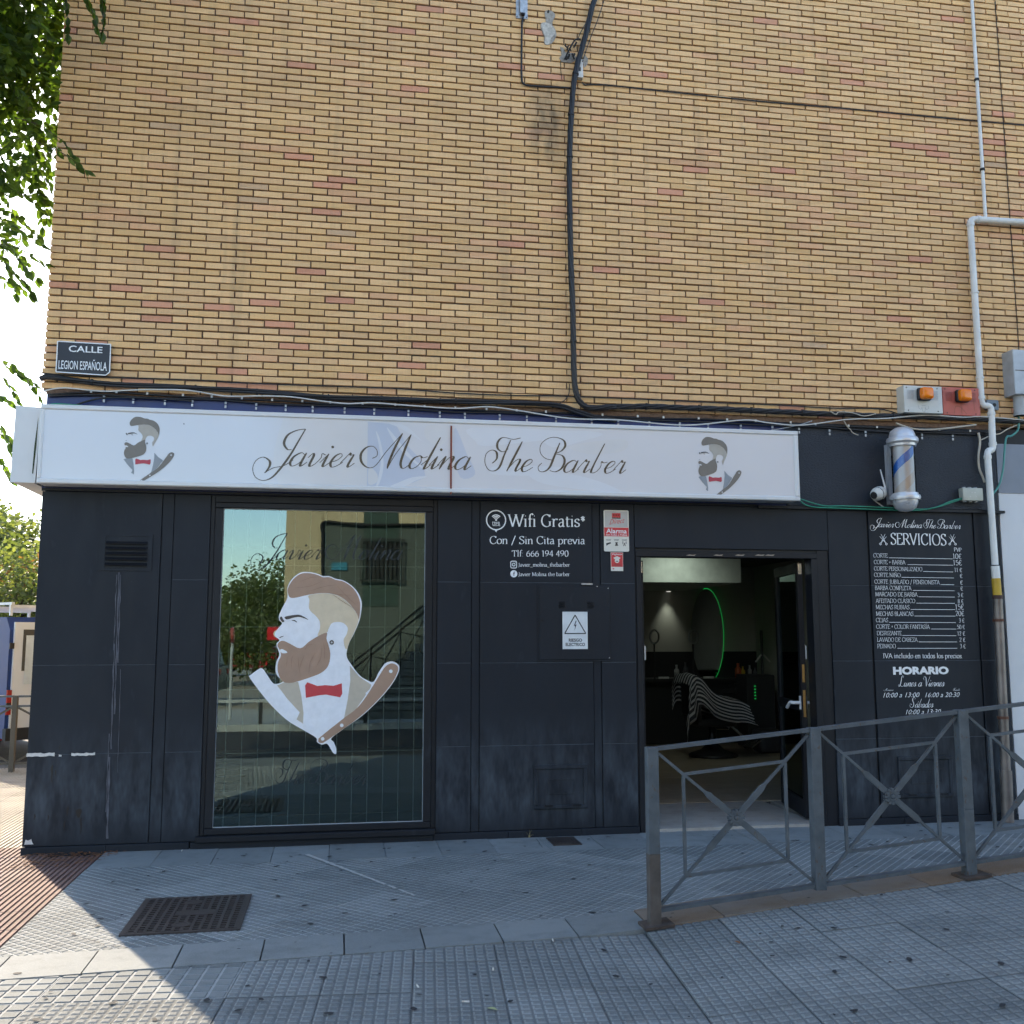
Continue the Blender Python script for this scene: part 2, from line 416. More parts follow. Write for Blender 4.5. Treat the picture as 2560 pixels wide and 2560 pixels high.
# --- ribbed warning tiles round the corner, red by the shop and cream along the side
tac = tag(MB().box(-9, -1.758, -2.95, 14, -0.22, -0.035).build('side_pavement', M['joint']), kind='structure')
RT = rib_mesh('ribbed_red', 0.40, 10, [M['red_tile'], M['joint']])
CT = rib_mesh('ribbed_cream', 0.40, 10, [M['cream_tile'], M['joint']])
for i in range(9):
    for j in range(20):
        x, y = -1.756-0.2-i*0.40, -2.30+j*0.40
        if y > 0.1 and x > -2.4-0.2 and i < 1: continue
        red = y < 0.12 and i < 3
        o = bpy.data.objects.new('ribbed_tile', RT if red else CT); put(o, tac, (x, y, random.uniform(-.002, .001)))
        if not red and (i+j) % 3 == 0: o.rotation_euler.z = R(0)
# --- reflected sunlight painted as a white streak, and chewing gum on the paving
M['painted_sunlight'] = plain('painted_sunlight', (0.45, 0.45, 0.43, 1), 0.9, 0, 0.2, 40)
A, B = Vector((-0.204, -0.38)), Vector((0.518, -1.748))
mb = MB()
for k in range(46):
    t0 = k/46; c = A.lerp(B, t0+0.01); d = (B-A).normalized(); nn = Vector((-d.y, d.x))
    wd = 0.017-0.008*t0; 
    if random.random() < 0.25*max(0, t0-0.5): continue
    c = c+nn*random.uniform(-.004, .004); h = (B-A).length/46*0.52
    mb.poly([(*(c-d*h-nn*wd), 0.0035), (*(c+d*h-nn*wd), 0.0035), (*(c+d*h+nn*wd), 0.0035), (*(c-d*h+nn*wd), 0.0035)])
tag(mb.build('sunlight_streak', M['painted_sunlight']), 'faint painted sunlight streak running diagonally across the grey lattice paving', 'streak')
M['gum'] = plain('gum', (0.022, 0.023, 0.027, 1), 0.8)
mb = MB()
for k in range(330):
    x, y = random.uniform(-1.6, 6.2), random.uniform(-4.9, -0.1)
    z = (zr(x) if y < yf(x)+KW else 0.0)+0.0052
    r = random.choice([0.006, 0.008, 0.011, 0.015, 0.018]); a = random.uniform(0, 6.3)
    sl = 0.093 if (x > 1.62 and y < yf(x)+KW) else 0
    pts = []
    for q in range(9):
        b = 2*math.pi*q/9; rr = r*random.uniform(0.7, 1.2); px_, py_ = math.cos(b)*rr*1.35, math.sin(b)*rr*0.8
        gx, gy = x+px_*math.cos(a)-py_*math.sin(a), y+px_*math.sin(a)+py_*math.cos(a)
        pts.append((gx, gy, z+sl*(gx-x)))
    mb.poly(pts)
tag(mb.build('gum_spots', M['gum']), 'dark flattened gum spots scattered over the grey paving', 'gum', kind='stuff')
# ------------------------------------------------------------------ materials of the shop front
def cladding(name, c0, c1, rough, dust=0.0, dustz=0.95, dcol=(0.070, 0.084, 0.101, 1)):
    t = NT(name); p = t.pos(); big = t.noise(t.pos((1.3, 1, 0.8)), 1.0, 4); fin = t.noise(p, 90, 5); smear = t.noise(t.pos((7, 1, 2.2), (0, 0.35, 0)), 1.0, 7, 0.72)
    c = t.ramp(big, 0.3, 0.7, c0, c1)
    if dust:
        g = t.n('ShaderNodeNewGeometry'); sx = t.n('ShaderNodeSeparateXYZ'); t.l(g.outputs['Position'], sx.inputs[0])
        splash = t.math('MULTIPLY', t.math('SUBTRACT', dustz+0.1, sx.outputs[2]), 1.6, True)
        band = t.math('MULTIPLY', t.math('SUBTRACT', sx.outputs[2], 0.03), 4.0, True)
        k = t.math('MULTIPLY', t.math('MULTIPLY', splash, band), t.ramp(smear, 0.38, 0.72))
        c = t.mix(t.math('MULTIPLY', k, dust, True), c, dcol)
        c = t.mix(t.math('MULTIPLY', t.ramp(smear, 0.62, 0.78), 0.22), c, dcol)
    c = t.mix(t.math('MULTIPLY', t.ramp(fin, 0.70, 0.74), 0.55), c, (0.07, 0.078, 0.09, 1))
    t.set(Base_Color=c); t.b.inputs['Specular IOR Level'].default_value = 0.28; t.l(t.math('ADD', t.math('MULTIPLY', smear, 0.35), rough-0.12, True), t.b.inputs['Roughness'])
    t.bump(t.math('ADD', t.math('MULTIPLY', fin, 0.3), big), 0.12, 0.006); return t.m
M['clad'] = cladding('dark_cladding', (0.0088, 0.0118, 0.0175, 1), (0.0140, 0.0180, 0.0255, 1), 0.52, 0.9)
M['clad_hatch'] = cladding('painted_hatch', (0.0092, 0.0122, 0.0178, 1), (0.0145, 0.0185, 0.026, 1), 0.5, 0.55)
M['frame'] = cladding('dark_aluminium', (0.008, 0.009, 0.012, 1), (0.013, 0.0142, 0.018, 1), 0.45, 0.3, 0.3)
t = NT('rough_dark_render'); p = t.pos((1, 1, 2.2)); n1 = t.noise(p, 45, 5, 0.6); n2 = t.noise(t.pos(), 3, 3)
t.set(Base_Color=t.ramp(n2, 0.3, 0.7, (0.013, 0.017, 0.025, 1), (0.019, 0.024, 0.034, 1)), Roughness=0.6); t.bump(n1, 0.8, 0.012); M['render'] = t.m
M['navy'] = plain('navy_paint', (0.018, 0.035, 0.135, 1), 0.45, 0, 0.15, 5, 0.1)
M['black'] = plain('black_plastic', (0.012, 0.012, 0.013, 1), 0.5)
M['dark'] = plain('dark_matt', (0.02, 0.021, 0.023, 1), 0.75)
M['chip_white'] = plain('bare_filler', (0.62, 0.60, 0.57, 1), 0.85, 0, 0.1, 40, 0.4)
M['drip'] = plain('lime_drip', (0.085, 0.088, 0.105, 1), 0.8, 0, 0.4, 12)
M['chrome'] = plain('steel', (0.62, 0.63, 0.65, 1), 0.22, 1.0, 0.05, 10)
M['zinc'] = plain('galvanised_steel', (0.44, 0.45, 0.46, 1), 0.5, 0.7, 0.3, 22)
M['grey_plastic'] = plain('grey_plastic', (0.36, 0.38, 0.39, 1), 0.5, 0, 0.15, 8, 0.1)
M['brass'] = plain('brass', (0.48, 0.30, 0.11, 1), 0.4, 0.9)
M['wood_floor'] = NT('wood_floor').m
t = NT('wood_floor_boards'); gr = t.noise(t.pos((1.2, 14, 1)), 3.0, 5); oi = t.n('ShaderNodeObjectInfo').outputs['Random']
t.set(Base_Color=t.mix(t.math('MULTIPLY', oi, 0.5), t.ramp(gr, 0.3, 0.7, (0.30, 0.24, 0.17, 1), (0.46, 0.39, 0.30, 1)), (0.30, 0.25, 0.19, 1)), Roughness=0.4); t.bump(gr, 0.15, 0.003); M['boards'] = t.m
M['stone_floor'] = concrete('threshold_stone', (0.30, 0.275, 0.24, 1), (0.38, 0.35, 0.31, 1))
M['room_wall'] = plain('room_wall', (0.42, 0.425, 0.38, 1), 0.9, 0, 0.05, 2)
M['ceiling'] = plain('room_ceiling', (0.10, 0.10, 0.095, 1), 0.9)
M['white_wall'] = plain('white_wall_paint', (0.66, 0.67, 0.68, 1), 0.7, 0, 0.05, 2, 0.1)
M['blue_grey'] = plain('blue_grey_panel', (0.20, 0.225, 0.27, 1), 0.5, 0, 0.1, 3)
def glass(name, tint, refl, rough=0.0):
    t = NT(name); tr = t.n('ShaderNodeBsdfTransparent'); tr.inputs[0].default_value = tint
    gl = t.n('ShaderNodeBsdfGlossy'); gl.inputs['Roughness'].default_value = rough; gl.inputs[0].default_value = (0.78, 0.96, 0.94, 1)
    lw = t.n('ShaderNodeFresnel'); lw.inputs[0].default_value = 1.5
    f = t.math('ADD', t.math('MULTIPLY', lw.outputs[0], 1.0), refl, True)
    nz = t.noise(t.pos(), 1.3, 2); bp = t.n('ShaderNodeBump'); bp.inputs['Strength'].default_value = 0.02; bp.inputs['Distance'].default_value = 0.02
    t.l(nz, bp.inputs['Height']); t.l(bp.outputs[0], gl.inputs['Normal'])
    mx = t.n('ShaderNodeMixShader'); t.l(f, mx.inputs[0]); t.l(tr.outputs[0], mx.inputs[1]); t.l(gl.outputs[0], mx.inputs[2])
    t.l(mx.outputs[0], t.o.inputs[0]); return t.m
M['shop_glass'] = glass('shop_glass', (0.62, 0.68, 0.66, 1), 0.085)
M['door_glass'] = glass('door_glass', (0.22, 0.24, 0.24, 1), 0.03)

# ------------------------------------------------------------------ the brick building
B = thing('brick_building', 'yellow brick building with a dark barber shop front on its ground floor', 'building', (1.9, 0, 0))
Z0, CH, BL = 4.197, 0.0606, 0.25
XR = 8.0
wall = MB().box(-2.402, XR, 0.0165, 0.30, 3.64, 8.78).build('upper_wall', M['mortar'], B)
def tone():
    r = random.random()
    if r < 0.022: c = (0.64, 0.305, 0.185)
    elif r < 0.085: c = (0.69, 0.395, 0.21)
    elif r < 0.088: c = (0.58, 0.38, 0.22)
    elif r < 0.45: c = (0.72, 0.447, 0.203)
    elif r < 0.80: c = (0.77, 0.490, 0.243)
    else: c = (0.69, 0.432, 0.218)
    k = 1.09*random.uniform(0.92, 1.08); return (c[0]*k, c[1]*k, c[2]*k, 1)
def brick_geo(L, H):
    c = 0.0025; j = lambda s=0.0018: random.uniform(-s, s)
    x0, x1, z0, z1 = -L/2+j(), L/2+j(), -H/2+j(), H/2+j(); y0 = -0.001+j(0.0032); y1 = 0.020
    v = [(x0,y1,z0),(x1,y1,z0),(x1,y1,z1),(x0,y1,z1),(x0,y0+c,z0),(x1,y0+c,z0),(x1,y0+c,z1),(x0,y0+c,z1),
         (x0+c,y0,z0+c),(x1-c,y0,z0+c),(x1-c,y0,z1-c),(x0+c,y0,z1-c)]
    if random.random() < 0.30:              # a chipped corner
        k = random.choice([8, 9, 10, 11]); q = list(v[k]); q[1] += 0.006; q[0] += (-1 if k in (9, 10) else 1)*random.uniform(.004, .022); q[2] += (-1 if k in (10, 11) else 1)*random.uniform(.002, .012); v[k] = tuple(q)
    f = [(8,9,10,11),(4,5,9,8),(5,6,10,9),(6,7,11,10),(7,4,8,11),(0,1,5,4),(1,2,6,5),(2,3,7,6),(3,0,4,7)]
    return v, f
spec = []
for i in range(-9, 76):
    zrow = Z0+i*CH+CH/2; ph = -2.052 if i % 2 == 0 else -2.176
    x = ph-BL*2
    while x < XR:
        a, b = x+0.005, x+BL-0.005; x += BL
        if b < -2.405: continue
        a = max(a, -2.41)
        if b-a < 0.03: continue
        spec.append(((a+b)/2, zrow+0.0016*math.sin(a*1.3+i*0.7)+random.uniform(-.0009, .0009), b-a))
def key(s):
    d = Vector((s[0], 0, s[1]))-CAM; inside = abs(d.dot(RG2)/d.dot(FWD)) < 0.52 and abs(d.dot(UP2)/d.dot(FWD)) < 0.52
    return (0 if inside and s[2] > 0.2 else 1, d.length)
spec.sort(key=key)
variants = []
for k in range(40):
    v, f = brick_geo(0.2385, CH-0.0130); me = bpy.data.meshes.new('brick'); me.from_pydata(v, [], f); me.materials.append(M['brick'])
    ca_ = me.color_attributes.new('tone', 'FLOAT_COLOR', 'CORNER'); tn = tone()
    ca_.data.foreach_set('color', list(tn)*len(ca_.data)); me.update(); variants.append(me)
for s in spec[:300]:
    put(bpy.data.objects.new('brick', random.choice(variants)), wall, (s[0]+random.uniform(-.0015, .0015), random.uniform(-.0012, .0012), s[1]+random.uniform(-.001, .001)))
V, F, T4 = [], [], []
for s in spec[300:]:
    v, f = brick_geo(s[2]-0.0015, CH-0.0130); b = len(V); dy = random.uniform(-.0012, .0012); tn = tone()
    V += [(p[0]+s[0], p[1]+dy, p[2]+s[1]) for p in v]; F += [tuple(b+k for k in q) for q in f]; T4 += list(tn)*(len(f)*4)
me = bpy.data.meshes.new('brick_courses'); me.from_pydata(V, [], F); me.materials.append(M['brick'])
ca_ = me.color_attributes.new('tone', 'FLOAT_COLOR', 'CORNER'); ca_.data.foreach_set('color', T4); me.update()
tag(put(bpy.data.objects.new('brick_courses', me), wall), kind='stuff')
mb = MB(); mb.box(-2.395, 9.5, 0.02, 9.0, 8.781, 13.2); mb.box(-2.395, -2.15, 0.305, 9.0, 0.0, 8.78); mb.box(-2.14, 9.5, 8.7, 9.0, 0.0, 8.78); mb.box(XR+0.005, 9.5, 0.02, 8.69, 3.64, 8.78)
mb.build('upper_storeys', M['brick_pattern'], B)
mb = MB(); mb.box(-2.13, 9.4, 0.305, 8.65, 2.78, 3.62); mb.build('floor_slab', M['ceiling'], B)
rs = random.Random(8); mb = MB()          # holes and crumbs where mortar has dropped out
for k in range(420):
    sp_ = spec[rs.randrange(300, len(spec))] if k > 140 else spec[rs.randrange(0, 300)]
    if rs.random() < 0.5: x_, z_ = sp_[0]+sp_[2]/2+0.005, sp_[1]+rs.uniform(-.02, .02); w_, h_ = 0.0045, rs.uniform(.006, .02)
    else: x_, z_ = sp_[0]+rs.uniform(-.1, .1), sp_[1]-CH/2; w_, h_ = rs.uniform(.008, .05), 0.0045
    mb.obox((x_, 0.0135, z_), (w_, 0, rs.uniform(-.002, .002)), (0, 0.0028, 0), (0, 0, h_*0.5))
tag(mb.build('mortar_gaps', M['joint'], wall), kind='stuff')
# ---- shop front backing with openings for window and door
WX0, WX1, WZ0, WZ1 = -1.02, 0.772, 0.098, 2.755
DX0, DX1, DZ1 = 2.56, 4.262, 2.405
mb = MB()
for x0, x1, z0, z1 in ((-2.345, WX0, -0.1, 2.78), (WX0, WX1, -0.1, WZ0), (WX0, WX1, WZ1, 2.78), (WX1, DX0, -0.1, 2.78), (DX0, DX1, DZ1, 2.78), (DX1, 6.12, -0.1, 2.78), (-2.345, 6.12, 2.78, 3.64)):
    mb.box(x0, x1, 0.021, 0.20, z0, z1)
front = mb.build('shop_front', M['dark'], B)
rows4 = [(0.056, 0.745), (0.749, 1.432), (1.436, 2.113), (2.117, 2.815)]
rows3 = [(0.056, 0.745), (0.749, 1.432), (1.436, 2.815)]
for x0, x1, rows in ((-2.362, -1.437, rows3), (-1.342, -1.055, rows4), (0.812, 1.103, rows4), (1.176, 2.164, rows4), (2.236, 2.546, rows4),
                     (4.376, 4.762, rows4), (4.780, 5.836, rows4), (5.849, 6.118, rows4)):
    for z0, z1 in rows:
        MB().cbox(x0+0.0018, x1-0.0018, random.uniform(-.0015, .0015), 0.019, z0+0.0012, z1-0.0012, 0.002).build('cladding_panel', M['clad'], front)
M['joint_line'] = plain('panel_joint_filler', (0.050, 0.058, 0.070, 1), 0.8, 0, 0.35, 9)
for x0, x1, rows in ((-2.362, -1.437, rows3), (-1.342, -1.055, rows4), (0.812, 1.103, rows4), (1.176, 2.164, rows4), (2.236, 2.546, rows4), (4.376, 4.762, rows4), (4.780, 5.836, rows4), (5.849, 6.118, rows4)):
    for (_, za_), (zb_, _2) in zip(rows, rows[1:]): MB().box(x0+0.003, x1-0.003, 0.0015, 0.0185, za_-0.0010, zb_+0.0010).build('joint_filler', M['joint_line'], front)
M['black_drip'] = plain('black_paint_drip', (0.004, 0.004, 0.005, 1), 0.35)
rs = random.Random(15)
for px0, py0, py1, wd in ((131, 1912, 1955, 0.007), (139, 1925, 1940, 0.004), (88, 2035, 2050, 0.005), (121, 2038, 2052, 0.005), (170, 2015, 2040, 0.006), (198, 2022, 2044, 0.021), (203, 2044, 2085, 0.005), (163, 2052, 2078, 0.004), (150, 1860, 1878, 0.004)):
    a_, b_ = at(px0, py0, 0), at(px0-2, py1, 0); pts = cat_rom([Vector((a_.x+(b_.x-a_.x)*k/4+rs.uniform(-.004, .004), a_.z+(b_.z-a_.z)*k/4)) for k in range(5)], 3)
    MB().ribbon(pts, lambda t, u: wd*(0.25+0.75*math.sin(math.pi*min(0.97, max(0.06, u**0.6)))), -0.0031).build('paint_drip', M['black_drip'], front)
MB().cbox(2.549, 4.373, -0.001, 0.019, 2.43, 2.815, 0.002).build('cladding_panel', M['clad'], front)
for x0, x1 in ((-1.434, -1.345), (1.106, 1.173), (2.167, 2.233)):
    MB().cbox(x0, x1, 0.008, 0.0195, 0.056, 2.815, 0.002).build('cover_strip', M['clad'], front)
for x0, x1 in ((-2.366, -1.12), (0.80, 2.552), (4.372, 6.124)):
    x = x0
    while x < x1-0.01:
        x2 = min(x+0.62, x1); MB().cbox(x+0.001, x2-0.001, -0.012, 0.019, -0.06, 0.0535, 0.003).build('plinth_panel', M['clad'], front); x = x2
MB().cbox(-1.118, 0.798, -0.016, 0.019, -0.06, 0.048, 0.003).build('plinth_panel', M['clad'], front)
# dark painted band above the sign, textured render to the right, and the drip ledge
MB().box(-2.37, 3.985, 0.006, 0.0205, 2.818, 3.605).build('painted_band', M['navy'], front)
MB().box(3.988, 6.12, 0.002, 0.0205, 2.835, 3.605).build('render_band', M['render'], front)
MB().box(3.70, 6.16, -0.035, 0.0, 2.802, 2.826).build('drip_ledge', M['frame'], front)
MB().box(-2.36, 3.69, -0.02, 0.0, 2.818, 2.835).build('drip_ledge', M['frame'], front)
mb = MB()
rs = random.Random(3); x = -2.37
top = []
while x < 6.2: top.append((x, -0.004, 3.648+rs.uniform(-.018, .010))); x += 0.045
mb.prism(top+[(6.2, -0.004, 3.606), (-2.37, -0.004, 3.606)], (0, 0.018, 0)); mb.build('mortar_fillet', M['mortar'], front, tri=True)
# ---- marks on the left panel: torn sealant, lime drips, bare corner
rs = random.Random(5)
def torn(x0, x1, z, h=0.011):
    n = max(4, int((x1-x0)/0.02)); a = [(x0+(x1-x0)*k/n, -0.0042, z+h+rs.uniform(-.004, .004)) for k in range(n+1)]
    b = [(x0+(x1-x0)*k/n, -0.0042, z-h+rs.uniform(-.005, .003)) for k in range(n+1)]
    MB().prism(a+b[::-1], (0, 0.0035, 0)).build('torn_sealant', M['chip_white'], front, tri=True)
torn(-2.364, -2.160, 0.748); torn(-2.036, -1.862, 0.745, 0.010); torn(-2.128, -2.108, 0.740, 0.006)
MB().prism([(-2.343,-0.004,0.075), (-2.335,-0.004,0.112), (-2.318,-0.004,0.104), (-2.295,-0.004,0.115), (-2.287,-0.004,0.09), (-2.276,-0.004,0.076)], (0, 0.003, 0)).build('bare_corner', M['chip_white'], front, tri=True)
for x0, wd, zt, zb in ((-1.748, 0.006, 2.17, 1.05), (-1.735, 0.005, 2.15, 1.45), (-1.765, 0.0035, 2.15, 1.55), (-1.757, 0.006, 1.6, 0.78), (-1.752, 0.009, 0.72, 0.10), (-1.765, 0.0035, 0.9, 0.3), (-1.70, 0.0025, 1.4, 0.6)):
    pts = [Vector((x0+rs.uniform(-.0022, .0022)+0.03*(zt-z)/2*(1 if x0 > -1.76 else 0.6), z)) for z in [zt-(zt-zb)*k/14 for k in range(15)]]
    MB().ribbon(cat_rom(pts, 3), lambda d, u: wd*(0.35+0.65*abs(math.sin(u*9+x0*40))), -0.0027-wd*0.05).build('drip_stain', M['drip'], front)
# ---- vent grille
vg = MB(); 
for a in ((-1.905, -1.50, 2.462, 2.478), (-1.905, -1.50, 2.182, 2.198), (-1.905, -1.86, 2.198, 2.462), (-1.535, -1.50, 2.198, 2.462)): vg.box(a[0], a[1], -0.008, -0.0016, a[2], a[3])
vg.box(-1.8595, -1.5355, -0.004, -0.0017, 2.199, 2.461)
vg = vg.build('vent_grille', M['clad_hatch'], B)
for k in range(5):
    z = 2.235+k*0.043
    MB().obox((-1.698, -0.016, z), (0.160, 0, 0), (0, 0.012, 0.010), (0, -0.001, 0.002)).build('slat', M['frame'], vg)
# ---- electric hatch and low hatches
eh = MB().box(1.676, 2.323, -0.006, -0.0017, 1.444, 2.102); eh.cbox(1.690, 2.309, -0.014, -0.006, 1.458, 2.088, 0.003)
eh = eh.build('meter_hatch', M['clad_hatch'], B)
for gx in (1.885, 2.14):
    for k in range(3): MB().obox((gx, -0.0165, 1.905+k*0.02), (0.026, 0, 0), (0, 0.004, 0.002), (0, -0.001, 0.005)).build('vent_slot', M['frame'], eh)
MB().lathe([(0.012, -0.0145), (0.012, -0.019), (0.006, -0.0195)], (1.715, 0, 1.79), 12, 'Y').build('lock', M['frame'], eh)
MB().box(2.06, 2.16, -0.02, -0.0062, 2.099, 2.112).build('bracket', M['zinc'], eh)
for hx, hz in ((2.298, 2.07), (2.302, 1.472), (2.20, 2.085)): MB().lathe([(0.0045, -0.0142), (0.004, -0.0165)], (hx, 0, hz), 8, 'Y').build('screw', M['chip_white'], eh)
def low_hatch(x0, x1, z0, z1):
    h = MB()
    for a in ((x0, x1, z1-0.035, z1), (x0, x1, z0, z0+0.03), (x0, x0+0.035, z0+0.03, z1-0.035), (x1-0.035, x1, z0+0.03, z1-0.035)): h.cbox(a[0], a[1], -0.016, -0.0017, a[2], a[3], 0.004)
    h.box(x0+0.036, x1-0.036, -0.007, -0.0017, z0+0.031, z1-0.036)
    h = h.build('low_hatch', M['clad_hatch'], B)
    cx, cz = (x0+x1)/2, (z0+z1)/2; f = MB()
    for a in ((x0+0.12, x1-0.11, cz+0.055, cz+0.062), (x0+0.12, x1-0.11, cz-0.062, cz-0.055), (x0+0.12, x0+0.127, cz-0.055, cz+0.055), (x1-0.117, x1-0.11, cz-0.055, cz+0.055)): f.box(a[0], a[1], -0.011, -0.0071, a[2], a[3])
    f.build('raised_panel', M['clad_hatch'], h)
    for hx in (x0+0.09, x1-0.13): MB().box(hx, hx+0.07, -0.022, -0.016, z0+0.018, z0+0.032).build('hinge', M['frame'], h)
    return h
low_hatch(1.636, 2.098, 0.222, 0.582); low_hatch(4.957, 5.488, 0.222, 0.585)

# ---- the shop window
wn = MB()
FW = 0.063
for a in ((WX0, WX1, WZ1-0.047, WZ1), (WX0, WX1, WZ0, WZ0+0.052), (WX0, WX0+FW, WZ0+0.052, WZ1-0.047), (WX1-FW, WX1, WZ0+0.052, WZ1-0.047)):
    wn.cbox(a[0], a[1], -0.004, 0.09, a[2], a[3], 0.006)
wn = wn.build('window', M['frame'], B)
GX0, GX1, GZ0, GZ1 = WX0+FW, WX1-FW, WZ0+0.052, WZ1-0.047
MB().box(GX0+0.001, GX1-0.001, 0.030, 0.038, GZ0+0.001, GZ1-0.001).build('glass_pane', M['shop_glass'], wn)
sb = MB()
M['gasket'] = plain('gasket', (0.30, 0.33, 0.36, 1), 0.4)
for a in ((GX0, GX1, GZ0, GZ0+0.006), (GX0, GX0+0.005, GZ0+0.006, GZ1), (GX1-0.005, GX1, GZ0+0.006, GZ1), (GX0+0.005, GX1-0.005, GZ1-0.006, GZ1)): sb.box(a[0], a[1], 0.018, 0.0295, a[2], a[3])
sb.build('gasket', M['gasket'], wn)
MB().cbox(-1.075, 0.808, -0.055, 0.0, 0.0495, 0.0965, 0.006).build('sill', M['frame'], wn)
for z0, z1, y in ((0.0, 2.82, 0.010),):
    for x0, x1 in ((-1.0535, -1.0225), (0.7745, 0.8105)): MB().cbox(x0, x1, y, 0.0205, 0.0975, 2.812, 0.002).build('reveal_strip', M['frame'], wn)
MB().cbox(-1.0215, 0.7735, 0.006, 0.0205, 2.757, 2.812, 0.002).build('reveal_strip', M['frame'], wn)
M['rod'] = plain('white_rod', (0.85, 0.86, 0.84, 1), 0.5)
x = GX0+0.075
while x < GX1:
    MB().tube([(x, 0.066, GZ0-0.04), (x, 0.066, GZ1+0.04)], 0.0036, 6).build('grille_rod', M['rod'], wn); x += 0.1262
for z in (2.243, 1.735, 1.227, 0.719): MB().tube([(GX0-0.02, 0.0735, z), (GX1+0.02, 0.0735, z)], 0.0036, 6).build('grille_rod', M['rod'], wn)

# ---- door opening
df = MB()
df.cbox(2.560, 2.606, 0.004, 0.14, 0.0, 2.352, 0.004); df.cbox(4.206, 4.262, 0.004, 0.14, 0.0, 2.352, 0.004); df.cbox(2.560, 4.262, 0.004, 0.14, 2.353, 2.404, 0.004)
dfr = df.build('door_frame', M['frame'], B)
for x0, x1 in ((2.5485, 2.5585), (4.2635, 4.3735)): MB().cbox(x0, x1, 0.012, 0.0205, 0.0, 2.428, 0.002).build('reveal_strip', M['frame'], dfr)
M['flake'] = plain('flaked_paint', (0.33, 0.27, 0.21, 1), 0.9)
for px_ in (1728, 1796, 1850, 1900, 1925):
    c = at(px_, 1388, 0.003); MB().prism([(c.x-0.05, 0.0032, c.z-.004), (c.x-0.02, 0.0032, c.z+.007), (c.x+0.01, 0.0032, c.z+.003), (c.x+0.045, 0.0032, c.z+.008), (c.x+0.03, 0.0032, c.z-.006)], (0, -0.002, 0)).build('paint_flake', M['flake'], dfr, tri=True)
def leaf(hx, hy, dx, dy, sgn, name_label):
    d = Vector((dx, dy, 0)); L = d.length; d.normalize(); n = Vector((-d.y, d.x, 0))*sgn
    def bx(u0, u1, z0, z1, th, mat, nm, par, off=0.0):
        c = Vector((hx, hy, 0))+d*((u0+u1)/2)+Vector((0, 0, (z0+z1)/2))+n*off
        return MB().obox(c, d*((u1-u0)/2), n*th, (0, 0, (z1-z0)/2)).build(nm, mat, par)
    m_ = MB()
    for u0, u1, z0, z1 in ((0, 0.075, 0.04, 2.33), (L-0.075, L, 0.04, 2.33), (0.075, L-0.075, 0.04, 0.19), (0.075, L-0.075, 2.24, 2.33), (0.075, L-0.075, 0.98, 1.06)):
        c = Vector((hx, hy, 0))+d*((u0+u1)/2)+Vector((0, 0, (z0+z1)/2)); m_.obox(c, d*((u1-u0)/2), n*0.024, (0, 0, (z1-z0)/2))
    lf = m_.build('door', M['frame'], B); lf['label'] = name_label
    bx(0.076, L-0.076, 0.191, 0.979, 0.004, M['door_glass'], 'glass_pane', lf); bx(0.076, L-0.076, 1.061, 2.239, 0.004, M['door_glass'], 'glass_pane', lf)
    # lock hardware on the near edge
    e = Vector((hx, hy, 0))-d*0.0035
    for z0, z1, mt in ((0.93, 1.17, M['brass'] if sgn > 0 else M['dark']), (1.24, 1.40, M['brass'] if sgn > 0 else M['dark'])):
        MB().obox(e+Vector((0, 0, (z0+z1)/2)), d*0.003, n*0.011, (0, 0, (z1-z0)/2)).build('lock_plate', mt, lf)
    MB().obox(e+Vector((0, 0, 2.27)), d*0.004, n*0.016, (0, 0, 0.05)).build('bolt_plate', M['chrome'], lf)
    for sd in ((-1, 1) if sgn > 0 else ()):
        o0 = e+d*0.045+n*0.026*sd+Vector((0, 0, 1.055)); h = MB()
        h.obox(o0, d*0.022, n*0.005, (0, 0, 0.06)); h.tube(cat_rom([o0, o0+n*0.06*sd, o0+n*0.085*sd+d*0.03, o0+n*0.09*sd+d*0.12+Vector((0, 0, -0.05))], 4), 0.015, 10)
        h.build('handle', plain('white_handle', (0.7, 0.7, 0.72, 1), 0.35) if 'white_handle' not in bpy.data.materials else bpy.data.materials['white_handle'], lf)
    MB().obox(e+d*0.03+n*0.028*(-sgn)+Vector((0, 0, 1.51)), d*0.022, n*0.01, (0, 0, 0.062)).build('closer_box', M['chip_white'], lf)
    return lf
leaf(4.172, 0.175, 0.165, 0.86, 1, 'right door leaf folded back into the shop, handle at its near edge')
leaf(2.650, 0.175, 0.02, 0.86, -1, 'left door leaf folded back into the shop, seen edge on')
# ---- the room behind
mb = MB(); mb.box(-2.13, -1.98, 0.31, 6.8, 0, 2.775); mb.box(6.6, 6.75, 0.31, 6.8, 0, 2.775); mb.box(-2.13, 6.75, 6.81, 6.95, 0, 2.775)
mb.build('room_wall', M['room_wall'], B)
MB().box(-1.97, 6.59, 6.775, 6.805, 0.03, 1.42).build('dark_wainscot', M['dark'], B)
mb = MB(); mb.box(2.607, 4.205, 0.02, 1.26, -0.05, 0.022); mb.box(-1.97, 2.55, 0.31, 1.26, -0.05, 0.018); mb.box(4.3, 6.59, 0.31, 1.26, -0.05, 0.018); mb.build('threshold', M['stone_floor'], B)
fl = MB().box(-1.97, 6.59, 1.262, 6.77, -0.05, 0.012).build('floor', M['dark'], B)
y = 1.265; k = 0
while y < 6.75:
    x = -1.9+(k % 3)*0.42
    while x < 6.5:
        MB().box(max(x, -1.95)+0.001, min(x+1.25, 6.58)-0.001, y+0.001, min(y+0.19, 6.77)-0.001, 0.0125, 0.026+random.uniform(-.0006, .0006)).build('plank', M['boards'], fl); x += 1.252
    y += 0.192; k += 1
